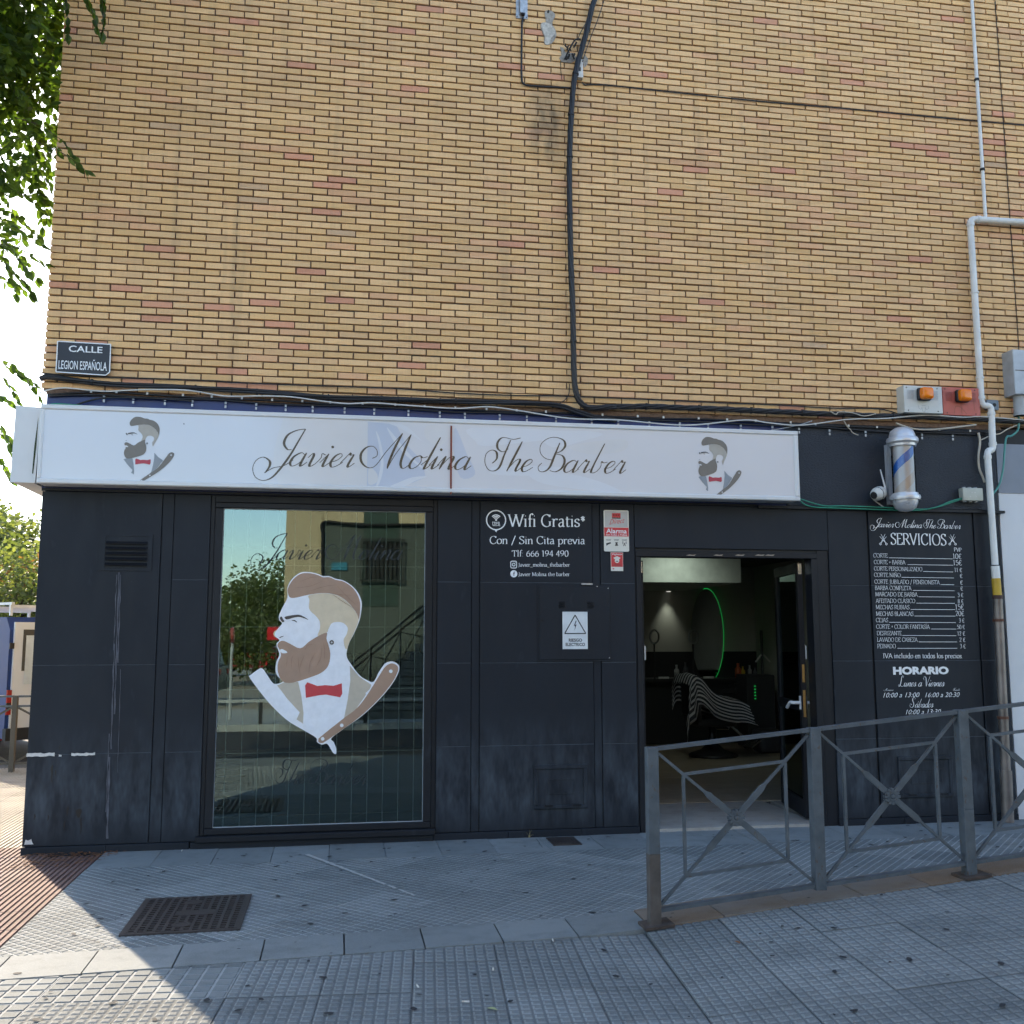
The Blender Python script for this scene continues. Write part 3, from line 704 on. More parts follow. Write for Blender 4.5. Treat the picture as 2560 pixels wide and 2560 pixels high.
# lowered soffit beam with a small lit downlight
bp0, bp1 = at(1570, 1424, 4.3), at(1853, 1457, 4.3)
beam = MB().box(-1.97, bp1.x, 4.3, 6.77, bp1.z, 2.77).build('soffit', plain('soffit_paint', (0.50, 0.52, 0.47, 1), 0.9), B)
# ------------------------------------------------------------------ inside the shop
t = NT('lamp_glow'); t.b.inputs['Emission Color'].default_value = (1, 0.97, 0.86, 1); t.b.inputs['Emission Strength'].default_value = 0.5; t.set(Base_Color=(1, 1, 1, 1)); M['lamp'] = t.m
t = NT('green_led'); t.b.inputs['Emission Color'].default_value = (0.02, 1.0, 0.16, 1); t.b.inputs['Emission Strength'].default_value = 0.075; t.set(Base_Color=(0.02, 0.3, 0.05, 1)); M['led'] = t.m
M['mirror'] = plain('mirror', (0.55, 0.56, 0.56, 1), 0.06, 1.0, 0.02)
M['leather'] = plain('black_leather', (0.018, 0.018, 0.02, 1), 0.4, 0, 0.2, 30, 0.15)
def downlight(px_, Y, up):
    c = at(px_, 1460, Y); c.z = bp1.z; d = thing('downlight', up, 'lamp', (c.x, Y, c.z))
    MB().lathe([(0.05, 0), (0.05, -0.008), (0.042, -0.010)], (c.x, Y, c.z-0.002), 16).build('rim', M['chrome'], d)
    MB().lathe([(0.035, -0.0105), (0.035, -0.012)], (c.x, Y, c.z-0.002), 16).build('bulb', M['lamp'], d)
    l = bpy.data.lights.new('downlight_beam', 'SPOT'); l.energy = 3; l.spot_size = R(66); l.spot_blend = 1.0; l.color = (0.95, 1.0, 0.85); l.shadow_soft_size = 0.03
    o = bpy.data.objects.new('downlight_beam', l); put(o, d, (c.x, Y, c.z-0.03))
downlight(1671, 6.70, 'small lit downlight in the white soffit inside the shop')
# the lamp that washes the front of the soffit
c = at(1725, 1400, 3.6); d = thing('ceiling_spot', 'small ceiling spot lighting the front of the white soffit', 'lamp', (c.x, 3.6, 2.7))
MB().tube([(c.x, 3.6, 2.775), (c.x, 3.68, 2.70)], 0.03, 12).build('spot_body', M['black'], d)
l = bpy.data.lights.new('ceiling_spot_beam', 'SPOT'); l.energy = 4.2; l.spot_size = R(165); l.spot_blend = 0.9; l.color = (0.85, 1.0, 0.88); l.shadow_soft_size = 0.03
o = bpy.data.objects.new('ceiling_spot_beam', l); put(o, d, (c.x, 3.70, 2.68)); o.rotation_euler = (R(42), 0, 0)
def oval(px0, px1, py0, py1, Y, name_label, led):
    a, b = at(px0, py0, Y), at(px1, py1, Y); cx, cz = (a.x+b.x)/2, (a.z+b.z)/2; rx, rz = abs(b.x-a.x)/2, abs(a.z-b.z)/2
    d = thing('oval_mirror', name_label, 'mirror', (cx, Y, cz-rz))
    ring = [(cx+rx*math.cos(2*math.pi*k/48), Y, cz+rz*math.sin(2*math.pi*k/48)) for k in range(48)]
    MB().prism(ring, (0, 0.012, 0)).build('glass_plate', M['mirror'], d, tri=True)
    if led:
        pts = [Vector((cx+(rx+0.008)*math.cos(q), Y+0.02, cz+(rz+0.008)*math.sin(q))) for q in [R(-98+ (196)*k/40) for k in range(41)]]
        MB().tube(pts, 0.0085, 6).build('led_strip', M['led'], d)
        for q in (60, 30, 5, -20, -35, -50, -58, -75, -90):
            p = Vector((cx+(rx-0.03)*math.cos(R(q)), Y-0.004, cz+(rz-0.03)*math.sin(R(q)))); MB().lathe([(0.004, 0.0), (0.004, -0.003)], p, 6, 'Y').build('led_dot', M['led'], d)
    return d
oval(1726, 1812, 1472, 1704, 6.70, 'tall oval mirror with a green lit edge on the back wall', True)
oval(1896, 1990, 1445, 1690, 6.70, 'tall oval mirror without a lit edge, half hidden by the right door leaf', False)
# barber chair
cb = onz(1786, 1890, 0.03); X0, Y0 = cb.x-0.02, cb.y
ch = thing('barber_chair', 'black barber chair on a round pedestal under a striped cape', 'chair', (X0, Y0, 0.027))
MB().lathe([(0.33, 0.027), (0.335, 0.05), (0.30, 0.07), (0.16, 0.12), (0.075, 0.20), (0.055, 0.30), (0.05, 0.44)], (X0, Y0, 0), 28).build('pedestal', M['leather'], ch, smooth=True)
rbox(X0-0.30, X0+0.26, Y0-0.27, Y0+0.27, 0.44, 0.57, 0.04).build('seat', M['leather'], ch, smooth=True)
mb = rbox(X0-0.36, X0-0.26, Y0-0.25, Y0+0.25, 0.58, 1.08, 0.04); mb.build('backrest', M['leather'], ch, smooth=True)
for s in (-1, 1):
    mb = MB(); mb.tube([(X0-0.28, Y0+s*0.30, 0.52), (X0-0.28, Y0+s*0.30, 0.74), (X0+0.20, Y0+s*0.30, 0.76), (X0+0.24, Y0+s*0.30, 0.56)], 0.028, 10); mb.build('armrest', M['leather'], ch, smooth=True)
mb = MB(); mb.tube([(X0+0.24, Y0, 0.46), (X0+0.50, Y0, 0.24)], 0.02, 8); mb.obox((X0+0.55, Y0, 0.20), (0.07, 0, 0.05), (0, 0.2, 0), (0.006, 0, -0.008)); mb.build('footrest', M['chrome'], ch)
MB().tube([(X0+0.02, Y0-0.06, 0.40), (X0+0.10, Y0-0.34, 0.42)], 0.011, 8).build('lever', M['chrome'], ch)
# striped cape thrown over the chair
t = NT('striped_cloth'); uv = t.n('ShaderNodeUVMap'); sx = t.n('ShaderNodeSeparateXYZ'); t.l(uv.outputs[0], sx.inputs[0])
st = t.math('GREATER_THAN', t.math('SINE', t.math('MULTIPLY', sx.outputs[1], 6.2832*21)), 0.25)
t.set(Base_Color=t.mix(st, (0.025, 0.027, 0.036, 1), (0.48, 0.48, 0.50, 1)), Roughness=0.75); M['stripes'] = t.m
def cape():
    nu, nv = 40, 34; V, F, UV = [], [], []; rs = random.Random(9)
    ridge = cat_rom([(-0.46, 1.03), (-0.40, 1.15), (-0.30, 1.13), (-0.14, 0.95), (0.05, 0.86), (0.25, 0.82), (0.37, 0.76)], 6); nr = len(ridge)
    for i in range(nu+1):
        u = i/nu; p = ridge[min(int(u*(nr-1)), nr-1)]
        for j in range(nv+1):
            v = j/nv
            half = 0.365
            if v < 0.5:  # near side hanging towards the street
                w_ = (0.5-v)*2; drop = max(0, w_-0.36)/0.64
                length = 0.44-0.16*u if u > 0.2 else 0.86-1.8*u
                y = -min(w_/0.36, 1)*half-0.02*math.sin(u*20)*drop; z = -0.03*min(w_/0.36, 1)-drop*length*0.95
                x = p.x+0.02*math.sin(v*40+u*8)*drop - (0.07*drop if u < 0.15 else -0.10*drop*u)
            else:
                w_ = (v-0.5)*2; drop = max(0, w_-0.36)/0.64
                y = min(w_/0.36, 1)*half+0.02*math.sin(u*17)*drop; z = -0.03*min(w_/0.36, 1)-drop*0.4; x = p.x
            V.append((X0+x+0.02, Y0+y, p.y+z)); UV.append((u, v))
    for i in range(nu):
        for j in range(nv): a = i*(nv+1)+j; F.append((a, a+1, a+nv+2, a+nv+1))
    me = bpy.data.meshes.new('striped_cape'); me.from_pydata(V, [], F); uvl = me.uv_layers.new(name='UVMap')
    for lp in me.loops: uvl.data[lp.index].uv = UV[lp.vertex_index]
    for p_ in me.polygons: p_.use_smooth = True
    me.materials.append(M['stripes']); me.update()
    o = bpy.data.objects.new('striped_cape', me); sm = o.modifiers.new('t', 'SOLIDIFY'); sm.thickness = 0.004; return put(o)
tag(cape(), 'dark cape with pale grey stripes thrown over the barber chair', 'cape')
# work counter with drawers, trolley, products
cA, cB_ = at(1580, 1690, 6.35), at(2000, 1690, 6.35)
ct = thing('work_counter', 'long black work counter along the back wall of the shop', 'counter', ((cA.x+cB_.x)/2, 6.5, 0.03))
MB().box(cA.x, cB_.x, 6.30, 6.77, 0.98, 1.02).build('counter_top', M['dark'], ct)
MB().box(cA.x, cB_.x, 6.45, 6.77, 0.03, 0.98).build('counter_body', M['dark'], ct)
q0, q1 = at(1815, 1680, 6.3), at(1856, 1680, 6.3)
for k in range(4): MB().box(q0.x, q1.x, 6.425, 6.448, 0.93-k*0.075, 0.936-k*0.075).build('drawer_pull', M['chrome'], ct)
def bottle(px_, Y, h, r, col, label):
    c = at(px_, 1600, Y); o = MB().lathe([(r, 1.021), (r, 1.02+h*0.62), (r*0.45, 1.02+h*0.74), (r*0.42, 1.02+h*0.92), (r*0.5, 1.02+h)], (c.x, Y, 0), 12).build('product_bottle', plain('b'+str(px_), col, 0.3), smooth=True)
    tag(o, label, 'bottle', 'bottles on the work counter')
for px_, h, r, col, lab in ((1843, 0.22, 0.05, (0.5, 0.1, 0.03, 1), 'red and orange bottle on the counter right of the lit mirror'), (1855, 0.17, 0.035, (0.5, 0.32, 0.03, 1), 'yellow bottle on the counter beside the red one'),
                         (1872, 0.19, 0.03, (0.3, 0.3, 0.3, 1), 'grey bottle on the counter between the two mirrors'), (1885, 0.15, 0.03, (0.1, 0.1, 0.12, 1), 'short black bottle on the counter between the two mirrors'),
                         (1690, 0.20, 0.04, (0.4, 0.4, 0.4, 1), 'pale bottle on the counter left of the lit mirror'), (1712, 0.24, 0.04, (0.06, 0.06, 0.07, 1), 'tall black bottle on the counter left of the lit mirror')):
    bottle(px_, 6.55, h, r, col, lab)
for px_, lab in ((1660, 'white cloth strip lying on the counter edge left of the lit mirror'), (1772, 'white cloth strip lying on the counter edge below the lit mirror')):
    c = at(px_, 1676, 6.28); tag(MB().box(c.x-0.08, c.x+0.08, 6.285, 6.31, 1.021, 1.05).build('cloth_strip', M['chip_white']), lab, 'cloth')
# ring lamp seen beside the left leaf and a lamp stand
for px_, lab in ((1636, 'round ring lamp on a stand just behind the left door leaf'), (1733, 'round ring lamp in front of the lit oval mirror')):
    c = at(px_, 1592, 6.2); rl = thing('ring_lamp', lab, 'lamp', (c.x, 6.2, 0.03))
    ring = [Vector((c.x+0.07*math.cos(2*math.pi*k/24), 6.2, c.z+0.10*math.sin(2*math.pi*k/24))) for k in range(25)]
    MB().tube(ring, 0.014, 8, False).build('ring', M['grey_plastic'], rl, smooth=True); MB().tube([(c.x, 6.22, c.z-0.11), (c.x, 6.22, 1.02)], 0.012, 8).build('stand', M['black'], rl)
# tripod work lamp legs (white V) near the right mirror
c = at(1905, 1645, 6.1); ld = thing('lamp_stand', 'black stand with two pale splayed struts in front of the right mirror', 'stand', (c.x, 6.1, 0.03))
MB().tube([(c.x, 6.1, 0.03), (c.x, 6.1, 1.75)], 0.02, 8).build('pole', M['black'], ld)
for s in (-1, 1): MB().tube([(c.x+0.02*s, 6.08, 1.38), (c.x+0.115*s, 6.08, 1.27)], 0.012, 6).build('strut', M['chip_white'], ld)
c = at(1885, 1850, 4.4)
bagm = plain('bag', (0.03, 0.03, 0.034, 1), 0.6, 0, 0.2, 12, 0.3)
bg_ = rbox(c.x+0.35, c.x+0.72, 5.0, 5.35, 0.028, 0.36, 0.09, 3)
tag(bg_.build('bag', bagm, smooth=True), 'dark slumped bag on the wooden floor behind the right door leaf', 'bag')
c = at(1880, 1750, 5.6); tr = thing('tool_trolley', 'black tool trolley with green lights right of the barber chair', 'trolley', (c.x, 5.6, 0.03))
rbox(c.x-0.12, c.x+0.32, 5.5, 5.9, 0.06, 1.10, 0.02).build('body', M['dark'], tr)
for k in range(5): MB().box(c.x-0.005, c.x+0.02, 5.494, 5.4995, 0.93-k*0.045, 0.945-k*0.045).build('led', M['led'], tr)
for s in (-0.08, 0.28): MB().lathe([(0.03, -0.02), (0.03, 0.02)], (c.x+s, 5.7, 0.058), 10, 'Y').build('castor', M['black'], tr)
# ------------------------------------------------------------------ lettering: pen strokes on a skeleton
SER = {
'A':(60,[[(3,0),(29,70)],[(29,70),(57,0)],[(13,24),(46,24)]],[(3,0),(57,0)]),
'B':(54,[[(10,0),(10,70)],[(10,69),(30,69),(41,60),(40,46),(28,38),(10,38)],[(10,37),(32,37),(47,27),(46,10),(30,1),(10,1)]],[(10,0),(10,70)]),
'C':(60,[[(54,56),(46,67),(32,70),(14,60),(6,36),(13,11),(32,0),(47,4),(56,14)],[(54,56),(54,70)]],[]),
'D':(66,[[(10,0),(10,70)],[(10,69),(32,69),(52,60),(60,36),(52,11),(32,1),(10,1)]],[(10,0),(10,70)]),
'E':(50,[[(10,0),(10,70)],[(10,69),(44,69)],[(10,37),(36,37)],[(10,1),(46,1)],[(44,69),(45,57)],[(46,1),(47,14)]],[(10,0),(10,70)]),
'F':(47,[[(10,0),(10,70)],[(10,69),(44,69)],[(10,37),(36,37)],[(44,69),(45,57)]],[(10,0),(10,70)]),
'G':(66,[[(54,57),(46,67),(32,70),(14,60),(6,36),(13,11),(32,0),(46,3),(54,9)],[(54,4),(54,30)],[(54,57),(54,70)]],[(54,30)]),
'H':(66,[[(10,0),(10,70)],[(56,0),(56,70)],[(10,36),(56,36)]],[(10,0),(10,70),(56,0),(56,70)]),
'I':(30,[[(15,0),(15,70)]],[(15,0),(15,70)]),
'J':(34,[[(20,70),(20,6),(14,-8),(2,-12)]],[(20,70)]),
'L':(48,[[(10,0),(10,70)],[(10,1),(44,1)],[(44,1),(46,16)]],[(10,0),(10,70)]),
'M':(78,[[(10,0),(13,70)],[(13,70),(39,4)],[(39,4),(65,70)],[(65,70),(68,0)]],[(10,0),(68,0),(11,70),(67,70)]),
'N':(68,[[(11,0),(11,70)],[(11,70),(57,0)],[(57,0),(57,70)]],[(11,0),(9,70),(57,70)]),
'O':(72,[[(36,70),(16,62),(6,35),(16,8),(36,0),(56,8),(66,35),(56,62),(36,70)]],[]),
'P':(51,[[(10,0),(10,70)],[(10,69),(32,69),(46,58),(45,41),(30,32),(10,32)]],[(10,0),(10,70)]),
'R':(58,[[(10,0),(10,70)],[(10,69),(32,69),(45,58),(44,44),(30,36),(10,36)],[(28,36),(56,0)]],[(10,0),(10,70)]),
'S':(48,[[(40,56),(34,67),(22,70),(9,62),(10,48),(26,37),(40,26),(40,9),(24,0),(10,4),(6,15)],[(40,56),(40,70)],[(6,15),(6,0)]],[]),
'T':(56,[[(28,0),(28,70)],[(3,69),(53,69)],[(3,69),(2,56)],[(53,69),(54,56)]],[(28,0)]),
'U':(66,[[(11,70),(11,22),(18,5),(33,0),(48,5),(55,22),(55,70)]],[(11,70),(55,70)]),
'V':(60,[[(4,70),(30,0)],[(30,0),(56,70)]],[(4,70),(56,70)]),
'W':(88,[[(3,70),(25,0)],[(25,0),(45,70)],[(43,70),(64,0)],[(64,0),(86,70)]],[(3,70),(44,70),(86,70)]),
'Z':(54,[[(8,69),(48,69)],[(48,69),(6,1)],[(6,1),(50,1)],[(8,69),(7,57)],[(50,1),(51,14)]],[]),
'a':(42,[[(8,38),(15,45),(26,44),(30,34),(30,8),(33,1),(39,4)],[(30,27),(14,23),(6,12),(11,1),(22,2),(30,12)]],[]),
'b':(46,[[(10,0),(10,75)],[(10,34),(20,44),(32,43),(41,32),(40,12),(28,0),(17,1),(10,8)]],[(7,75)]),
'c':(40,[[(35,36),(28,45),(18,45),(7,34),(6,16),(16,1),(27,1),(36,9)]],[]),
'd':(48,[[(37,75),(37,2),(43,2)],[(37,34),(28,45),(18,44),(7,34),(6,15),(16,1),(28,2),(37,12)]],[(34,75)]),
'e':(42,[[(7,26),(36,28),(34,40),(24,46),(12,42),(6,26),(8,9),(20,0),(30,2),(37,10)]],[]),
'f':(28,[[(33,68),(25,75),(16,66),(14,50),(14,0)],[(4,44),(26,44)]],[(14,0)]),
'h':(50,[[(10,0),(10,75)],[(10,32),(20,43),(31,44),(38,34),(38,0)]],[(10,0),(38,0),(7,75)]),
'i':(24,[[(12,0),(12,45)],[(11,62),(13.5,62)],[(11,64),(13.5,64)],[(11,60.5),(13.5,60.5)]],[(12,0),(9,45)]),
'l':(24,[[(12,0),(12,75)]],[(12,0),(9,75)]),
'm':(76,[[(10,0),(10,45)],[(10,32),(19,43),(30,44),(37,34),(37,0)],[(37,32),(46,43),(57,44),(64,34),(64,0)]],[(10,0),(37,0),(64,0),(7,45)]),
'n':(50,[[(10,0),(10,45)],[(10,32),(20,43),(31,44),(38,34),(38,0)]],[(10,0),(38,0),(7,45)]),
'o':(46,[[(23,46),(10,40),(5,23),(10,6),(23,0),(36,6),(41,23),(36,40),(23,46)]],[]),
'p':(48,[[(10,-22),(10,45)],[(10,34),(20,44),(33,43),(42,31),(41,13),(29,0),(17,1),(10,9)]],[(10,-22),(7,45)]),
'r':(36,[[(10,0),(10,45)],[(10,30),(18,42),(27,45),(33,40)]],[(10,0),(7,45)]),
's':(36,[[(30,36),(25,44),(15,45),(7,38),(9,28),(21,22),(30,15),(28,4),(17,0),(8,3),(5,11)]],[]),
't':(30,[[(13,58),(13,10),(18,1),(28,4)],[(4,44),(27,44)]],[]),
'u':(50,[[(10,45),(10,12),(17,1),(28,2),(38,13)],[(38,45),(38,2),(44,2)]],[(7,45),(35,45)]),
'v':(44,[[(4,45),(22,0)],[(22,0),(40,45)]],[(4,45),(40,45)]),
'0':(48,[[(24,70),(11,62),(6,35),(11,8),(24,0),(37,8),(42,35),(37,62),(24,70)]],[]),
'1':(38,[[(20,0),(20,70)],[(20,70),(8,62)]],[(20,0)]),
'2':(46,[[(7,54),(14,67),(26,70),(37,61),(36,47),(24,28),(6,3)],[(6,2),(41,2)]],[]),
'3':(46,[[(8,60),(18,70),(32,67),(37,54),(30,42),(18,38)],[(18,38),(34,34),(41,20),(34,5),(19,-1),(7,6)]],[]),
'4':(48,[[(33,0),(33,70)],[(33,70),(5,20)],[(5,20),(45,20)]],[]),
'5':(46,[[(12,68),(38,68)],[(12,68),(10,40)],[(10,40),(24,44),(38,36),(40,20),(32,4),(18,0),(6,6)]],[]),
'6':(48,[[(38,66),(20,56),(8,34),(8,12),(20,0),(34,3),(42,18),(38,34),(25,41),(10,30)]],[]),
'8':(48,[[(24,70),(11,63),(11,48),(24,38),(38,27),(39,10),(24,0),(9,10),(10,27),(24,38),(37,48),(37,63),(24,70)]],[]),
'9':(48,[[(10,4),(28,14),(40,36),(40,58),(28,70),(14,67),(6,52),(10,36),(23,29),(38,40)]],[]),
'€':(48,[[(43,58),(34,69),(24,69),(12,56),(9,35),(13,12),(25,0),(36,2),(43,11)],[(2,41),(34,41)],[(2,30),(32,30)]],[]),
'*':(34,[[(17,62),(17,32)],[(6,56),(28,39)],[(28,56),(6,39)]],[]), '/':(40,[[(4,-12),(36,76)]],[]), '+':(40,[[(20,18),(20,50)],[(4,34),(36,34)]],[]),
':':(22,[[(9,3),(12.5,3)],[(9,1.5),(12.5,1.5)],[(9,39),(12.5,39)],[(9,37.5),(12.5,37.5)]],[]), '.':(20,[[(8,3),(12,3)],[(8,1.5),(12,1.5)]],[]), '_':(46,[[(0,-10),(46,-10)]],[]), ' ':(26,[],[])}
ACC = {'Ñ':('N',[(22,80),(30,86),(38,80),(46,86)]), 'Á':('A',[(28,78),(38,90)]), 'Í':('I',[(14,78),(24,90)])}
SCR = {
'a':(33,[[(24,26),(15,31),(5,22),(4,8),(11,0),(20,5),(25,16)],[(25,31),(25,8),(28,0),(36,10)]]),
'b':(33,[[(7,75),(7,10),(12,0),(20,4),(24,16),(20,29),(26,26),(34,28)]]),
'd':(33,[[(24,26),(15,31),(5,22),(4,8),(11,0),(20,5),(25,16)],[(25,75),(25,8),(28,0),(36,10)]]),
'e':(23,[[(1,11),(13,15),(19,25),(14,31),(6,25),(4,10),(10,0),(18,2),(27,11)]]),
'h':(33,[[(8,75),(8,0)],[(8,4),(14,24),(21,31),(25,26),(25,8),(28,0),(36,10)]]),
'i':(17,[[(0,9),(8,30)],[(8,30),(8,8),(11,0),(20,11)],'dot9,46']),
'l':(16,[[(0,9),(9,24)],[(9,75),(9,8),(12,0),(20,11)]]),
'n':(33,[[(0,9),(6,28),(8,31)],[(8,31),(8,0)],[(8,4),(14,24),(21,31),(25,26),(25,8),(28,0),(36,10)]]),
'o':(27,[[(16,31),(6,25),(4,9),(11,0),(20,5),(23,18),(16,31)],[(17,30),(23,26),(31,29)]]),
'r':(25,[[(0,9),(9,34)],[(9,34),(12,28),(18,30)],[(18,30),(17,8),(20,0),(28,10)]]),
's':(24,[[(0,8),(12,34)],[(12,34),(18,17),(17,5),(9,0),(3,5)],[(9,0),(18,2),(27,10)]]),
'u':(32,[[(0,20),(6,31)],[(6,31),(6,8),(11,0),(18,6),(22,18)],[(22,31),(22,8),(25,0),(34,10)]]),
'v':(28,[[(0,20),(5,30),(9,24),(10,6),(13,0),(20,6),(25,20),(23,30),(31,27)]]),
' ':(20,[])}
SCR['á'] = (33, SCR['a'][1]+[[(17,40),(22,52)]]); SCR['ñ'] = (33, SCR['n'][1]+[[(8,40),(13,44),(18,40),(23,44)]])
CAP = {
'J':(73,[[(114,86),(98,56),(82,26),(60,-7),(41,-28),(22,-34),(6,-26),(0,-7),(7,11),(22,19),(36,11),(37,0),(30,-13),(26,-17)],[(26,-17),(45,-5),(67,0),(88,14)],[(114,86),(94,82),(75,71),(67,52),(75,38),(84,38)]]),
'M':(102,[[(26,22),(36,28),(36,41),(26,50),(11,46),(0,31),(2,12),(17,0),(34,6),(58,39),(94,82)],[(94,82),(78,50),(66,20),(60,-1)],[(60,-1),(80,35),(114,80)],[(114,80),(102,50),(92,20),(91,6),(97,0),(112,10)]]),
'T':(45,[[(89,84),(70,80),(45,84),(32,72),(32,56),(45,48),(58,56)],[(64,78),(48,40),(36,10),(22,0),(8,4),(0,22),(4,43),(18,52),(29,46),(29,30),(18,19)]]),
'B':(58,[[(56,74),(42,40),(30,12),(16,1),(4,2),(1,12),(10,22)],[(40,30),(20,34),(7,48),(8,68),(22,82),(42,88),(64,82),(70,68),(60,54),(42,46)],[(42,46),(62,42),(68,28),(60,10),(44,1),(30,4)]]),
'L':(50,[[(52,68),(60,80),(52,87),(40,74),(30,40),(18,8),(6,0),(0,8),(8,13),(26,4),(44,0),(60,12)]]),
'V':(46,[[(10,52),(4,64),(16,78),(30,68),(30,30),(28,0)],[(28,0),(50,40),(76,84)]]),
'S':(52,[[(60,68),(66,80),(52,87),(36,72),(38,52),(46,34),(42,14),(24,0),(6,4),(0,18),(10,30),(22,22)]])}
def lay_script(txt):
    out, x = [], 0
    for ch in txt:
        if ch in CAP:
            adv, st = CAP[ch]; sh = 0.0
        else: adv, st = SCR[ch]; sh = 0.52; adv *= 1.14; st = [s_ if isinstance(s_, str) else [(q_[0]*1.14, q_[1]) for q_ in s_] for s_ in st]
        for s in st:
            if isinstance(s, str):
                a, b = [float(q) for q in s[3:].split(',')]; out.append(('dot', Vector((x+a+b*sh, b)), 3.2)); continue
            out.append(('s', [Vector((x+px_+py_*sh, py_)) for px_, py_ in s]))
        x += adv
    return out
def lay_serif(txt):
    out, x = [], 0
    for ch in txt:
        acc = None; c = ch
        if ch in ACC: c, acc = ACC[ch]
        adv, st, sf = SER[c]
        for s in st: out.append(('s', [Vector((x+a, b)) for a, b in s]))
        for a, b in sf: out.append(('f', [Vector((x+a-7.5, b+(1 if b == 0 else -1))), Vector((x+a+7.5, b+(1 if b == 0 else -1)))]))
        if acc: out.append(('s', [Vector((x+a, b)) for a, b in acc]))
        x += adv
    return out
def extent(items):
    xs = []
    for it in items: xs += [it[1].x] if it[0] == 'dot' else [p.x for p in it[1]]
    return min(xs), max(xs)
def letter_line(name, style, txt, x0, x1, zb, Y, mat, parent, hz=None, thick=None, thin=None, dz=0.0):
    """one line of lettering fitted between x0 and x1, baseline zb (+dz at the far end), unit height hz metres per 100"""
    items = lay_script(txt) if style == 'script' else lay_serif(txt)
    a, b = extent(items); sx = (x1-x0)/(b-a); sy = (hz/100.0) if hz else sx
    tk, tn = (thick, thin) if thick else ((2.9, 0.8) if style == 'script' else (4.6, 1.9))
    mb = MB(); k = 0
    for it in items:
        yy = Y-0.00012*(k % 6); k += 1
        def tr(p): return Vector((x0+(p.x-a)*sx, zb+p.y*sy+dz*(p.x-a)/(b-a)))
        if it[0] == 'dot':
            c = tr(it[1]); mb.poly([(c.x+it[2]*sx*math.cos(q*math.pi/6), yy, c.y+it[2]*sy*math.sin(q*math.pi/6)) for q in range(12)]); continue
        pts = [tr(p) for p in it[1]]; pts = cat_rom(pts, 6) if len(pts) > 2 else [pts[0].lerp(pts[1], q/4) for q in range(5)]
        u = (sx+sy)/2
        if style == 'script':
            def wd(t, s): return u*(tn+(tk-tn)*(max(0.0, -t.y)**1.6)*min(1, 0.25+4*min(s, 1-s)))
        elif it[0] == 'f':
            def wd(t, s): return u*tn*0.85
        else:
            ca_, sa_ = math.cos(0.28), math.sin(0.28)
            def wd(t, s): return u*(tn+(tk-tn)*abs(t.x*sa_-t.y*ca_)**1.3)
        mb.ribbon(pts, wd, yy)
    return mb.build(name, mat, parent)
def sans(name, txt, x0, x1, zb, h, Y, mat, parent, shear=0.0, bold=0.0, dz=0.0, loc_only=False):
    cu = bpy.data.curves.new('t', 'FONT'); cu.body = txt; cu.size = 1.0; cu.shear = shear; cu.offset = bold; cu.resolution_u = 3
    o = bpy.data.objects.new('t', cu); COL.objects.link(o); bpy.context.view_layer.update()
    me = bpy.data.meshes.new_from_object(o.evaluated_get(bpy.context.evaluated_depsgraph_get()))
    bpy.data.objects.remove(o); bpy.data.curves.remove(cu)
    xs = [v.co.x for v in me.vertices]; ys = [v.co.y for v in me.vertices]
    a, b = min(xs), max(xs); top = max(ys) if max(ys) > 0.3 else 0.7; sx = (x1-x0)/(b-a); sy = h/top
    for v in me.vertices: v.co = Vector((x0+(v.co.x-a)*sx, Y, zb+v.co.y*sy+dz*(v.co.x-a)/(b-a)))
    me.materials.clear(); me.materials.append(mat); me.name = name
    return put(bpy.data.objects.new(name, me), parent)
def pane(name, pts, Y, mat, parent, d=0.0, smooth=False):
    P = [(p[0], p[1]) for p in pts]
    if smooth: P = [(q.x, q.y) for q in cat_rom([Vector(p) for p in P], 4, True)]
    P3 = [(p[0], Y, p[1]) for p in P]; mb = MB()
    if d: mb.prism(P3, (0, d, 0))
    else: mb.poly(P3)
    return mb.build(name, mat, parent, tri=True)
def disc(cx, cz, r, n=24): return [(cx+r*math.cos(2*math.pi*k/n), cz+r*math.sin(2*math.pi*k/n)) for k in range(n)]
def annulus(name, cx, cz, r, wd, Y, mat, parent, a0=0, a1=360, n=40, sq=1.0):
    pts = [Vector((cx+r*math.cos(R(a0+(a1-a0)*k/n)), cz+r*sq*math.sin(R(a0+(a1-a0)*k/n)))) for k in range(n+1)]
    return MB().ribbon(pts, lambda t, s: wd, Y).build(name, mat, parent)
vinyl('white_vinyl', (0.80, 0.81, 0.82, 1)); vinyl('red_vinyl', (0.60, 0.045, 0.05, 1)); vinyl('ink', (0.02, 0.02, 0.022, 1))
vinyl('hair', srgb(165, 134, 113)); vinyl('fade', srgb(212, 194, 166)); vinyl('lapel', srgb(190, 178, 160)); vinyl('bow', srgb(196, 62, 68)); vinyl('skin', (0.80, 0.80, 0.83, 1)); vinyl('brow', srgb(72, 64, 62)); vinyl('hair_line', srgb(146, 114, 94))
vinyl('s_hair', srgb(118, 112, 104)); vinyl('s_fade', srgb(172, 165, 154)); vinyl('s_lapel', srgb(140, 146, 152)); vinyl('s_bow', srgb(178, 62, 76)); vinyl('s_brow', srgb(52, 56, 62)); vinyl('s_light', srgb(212, 212, 214))
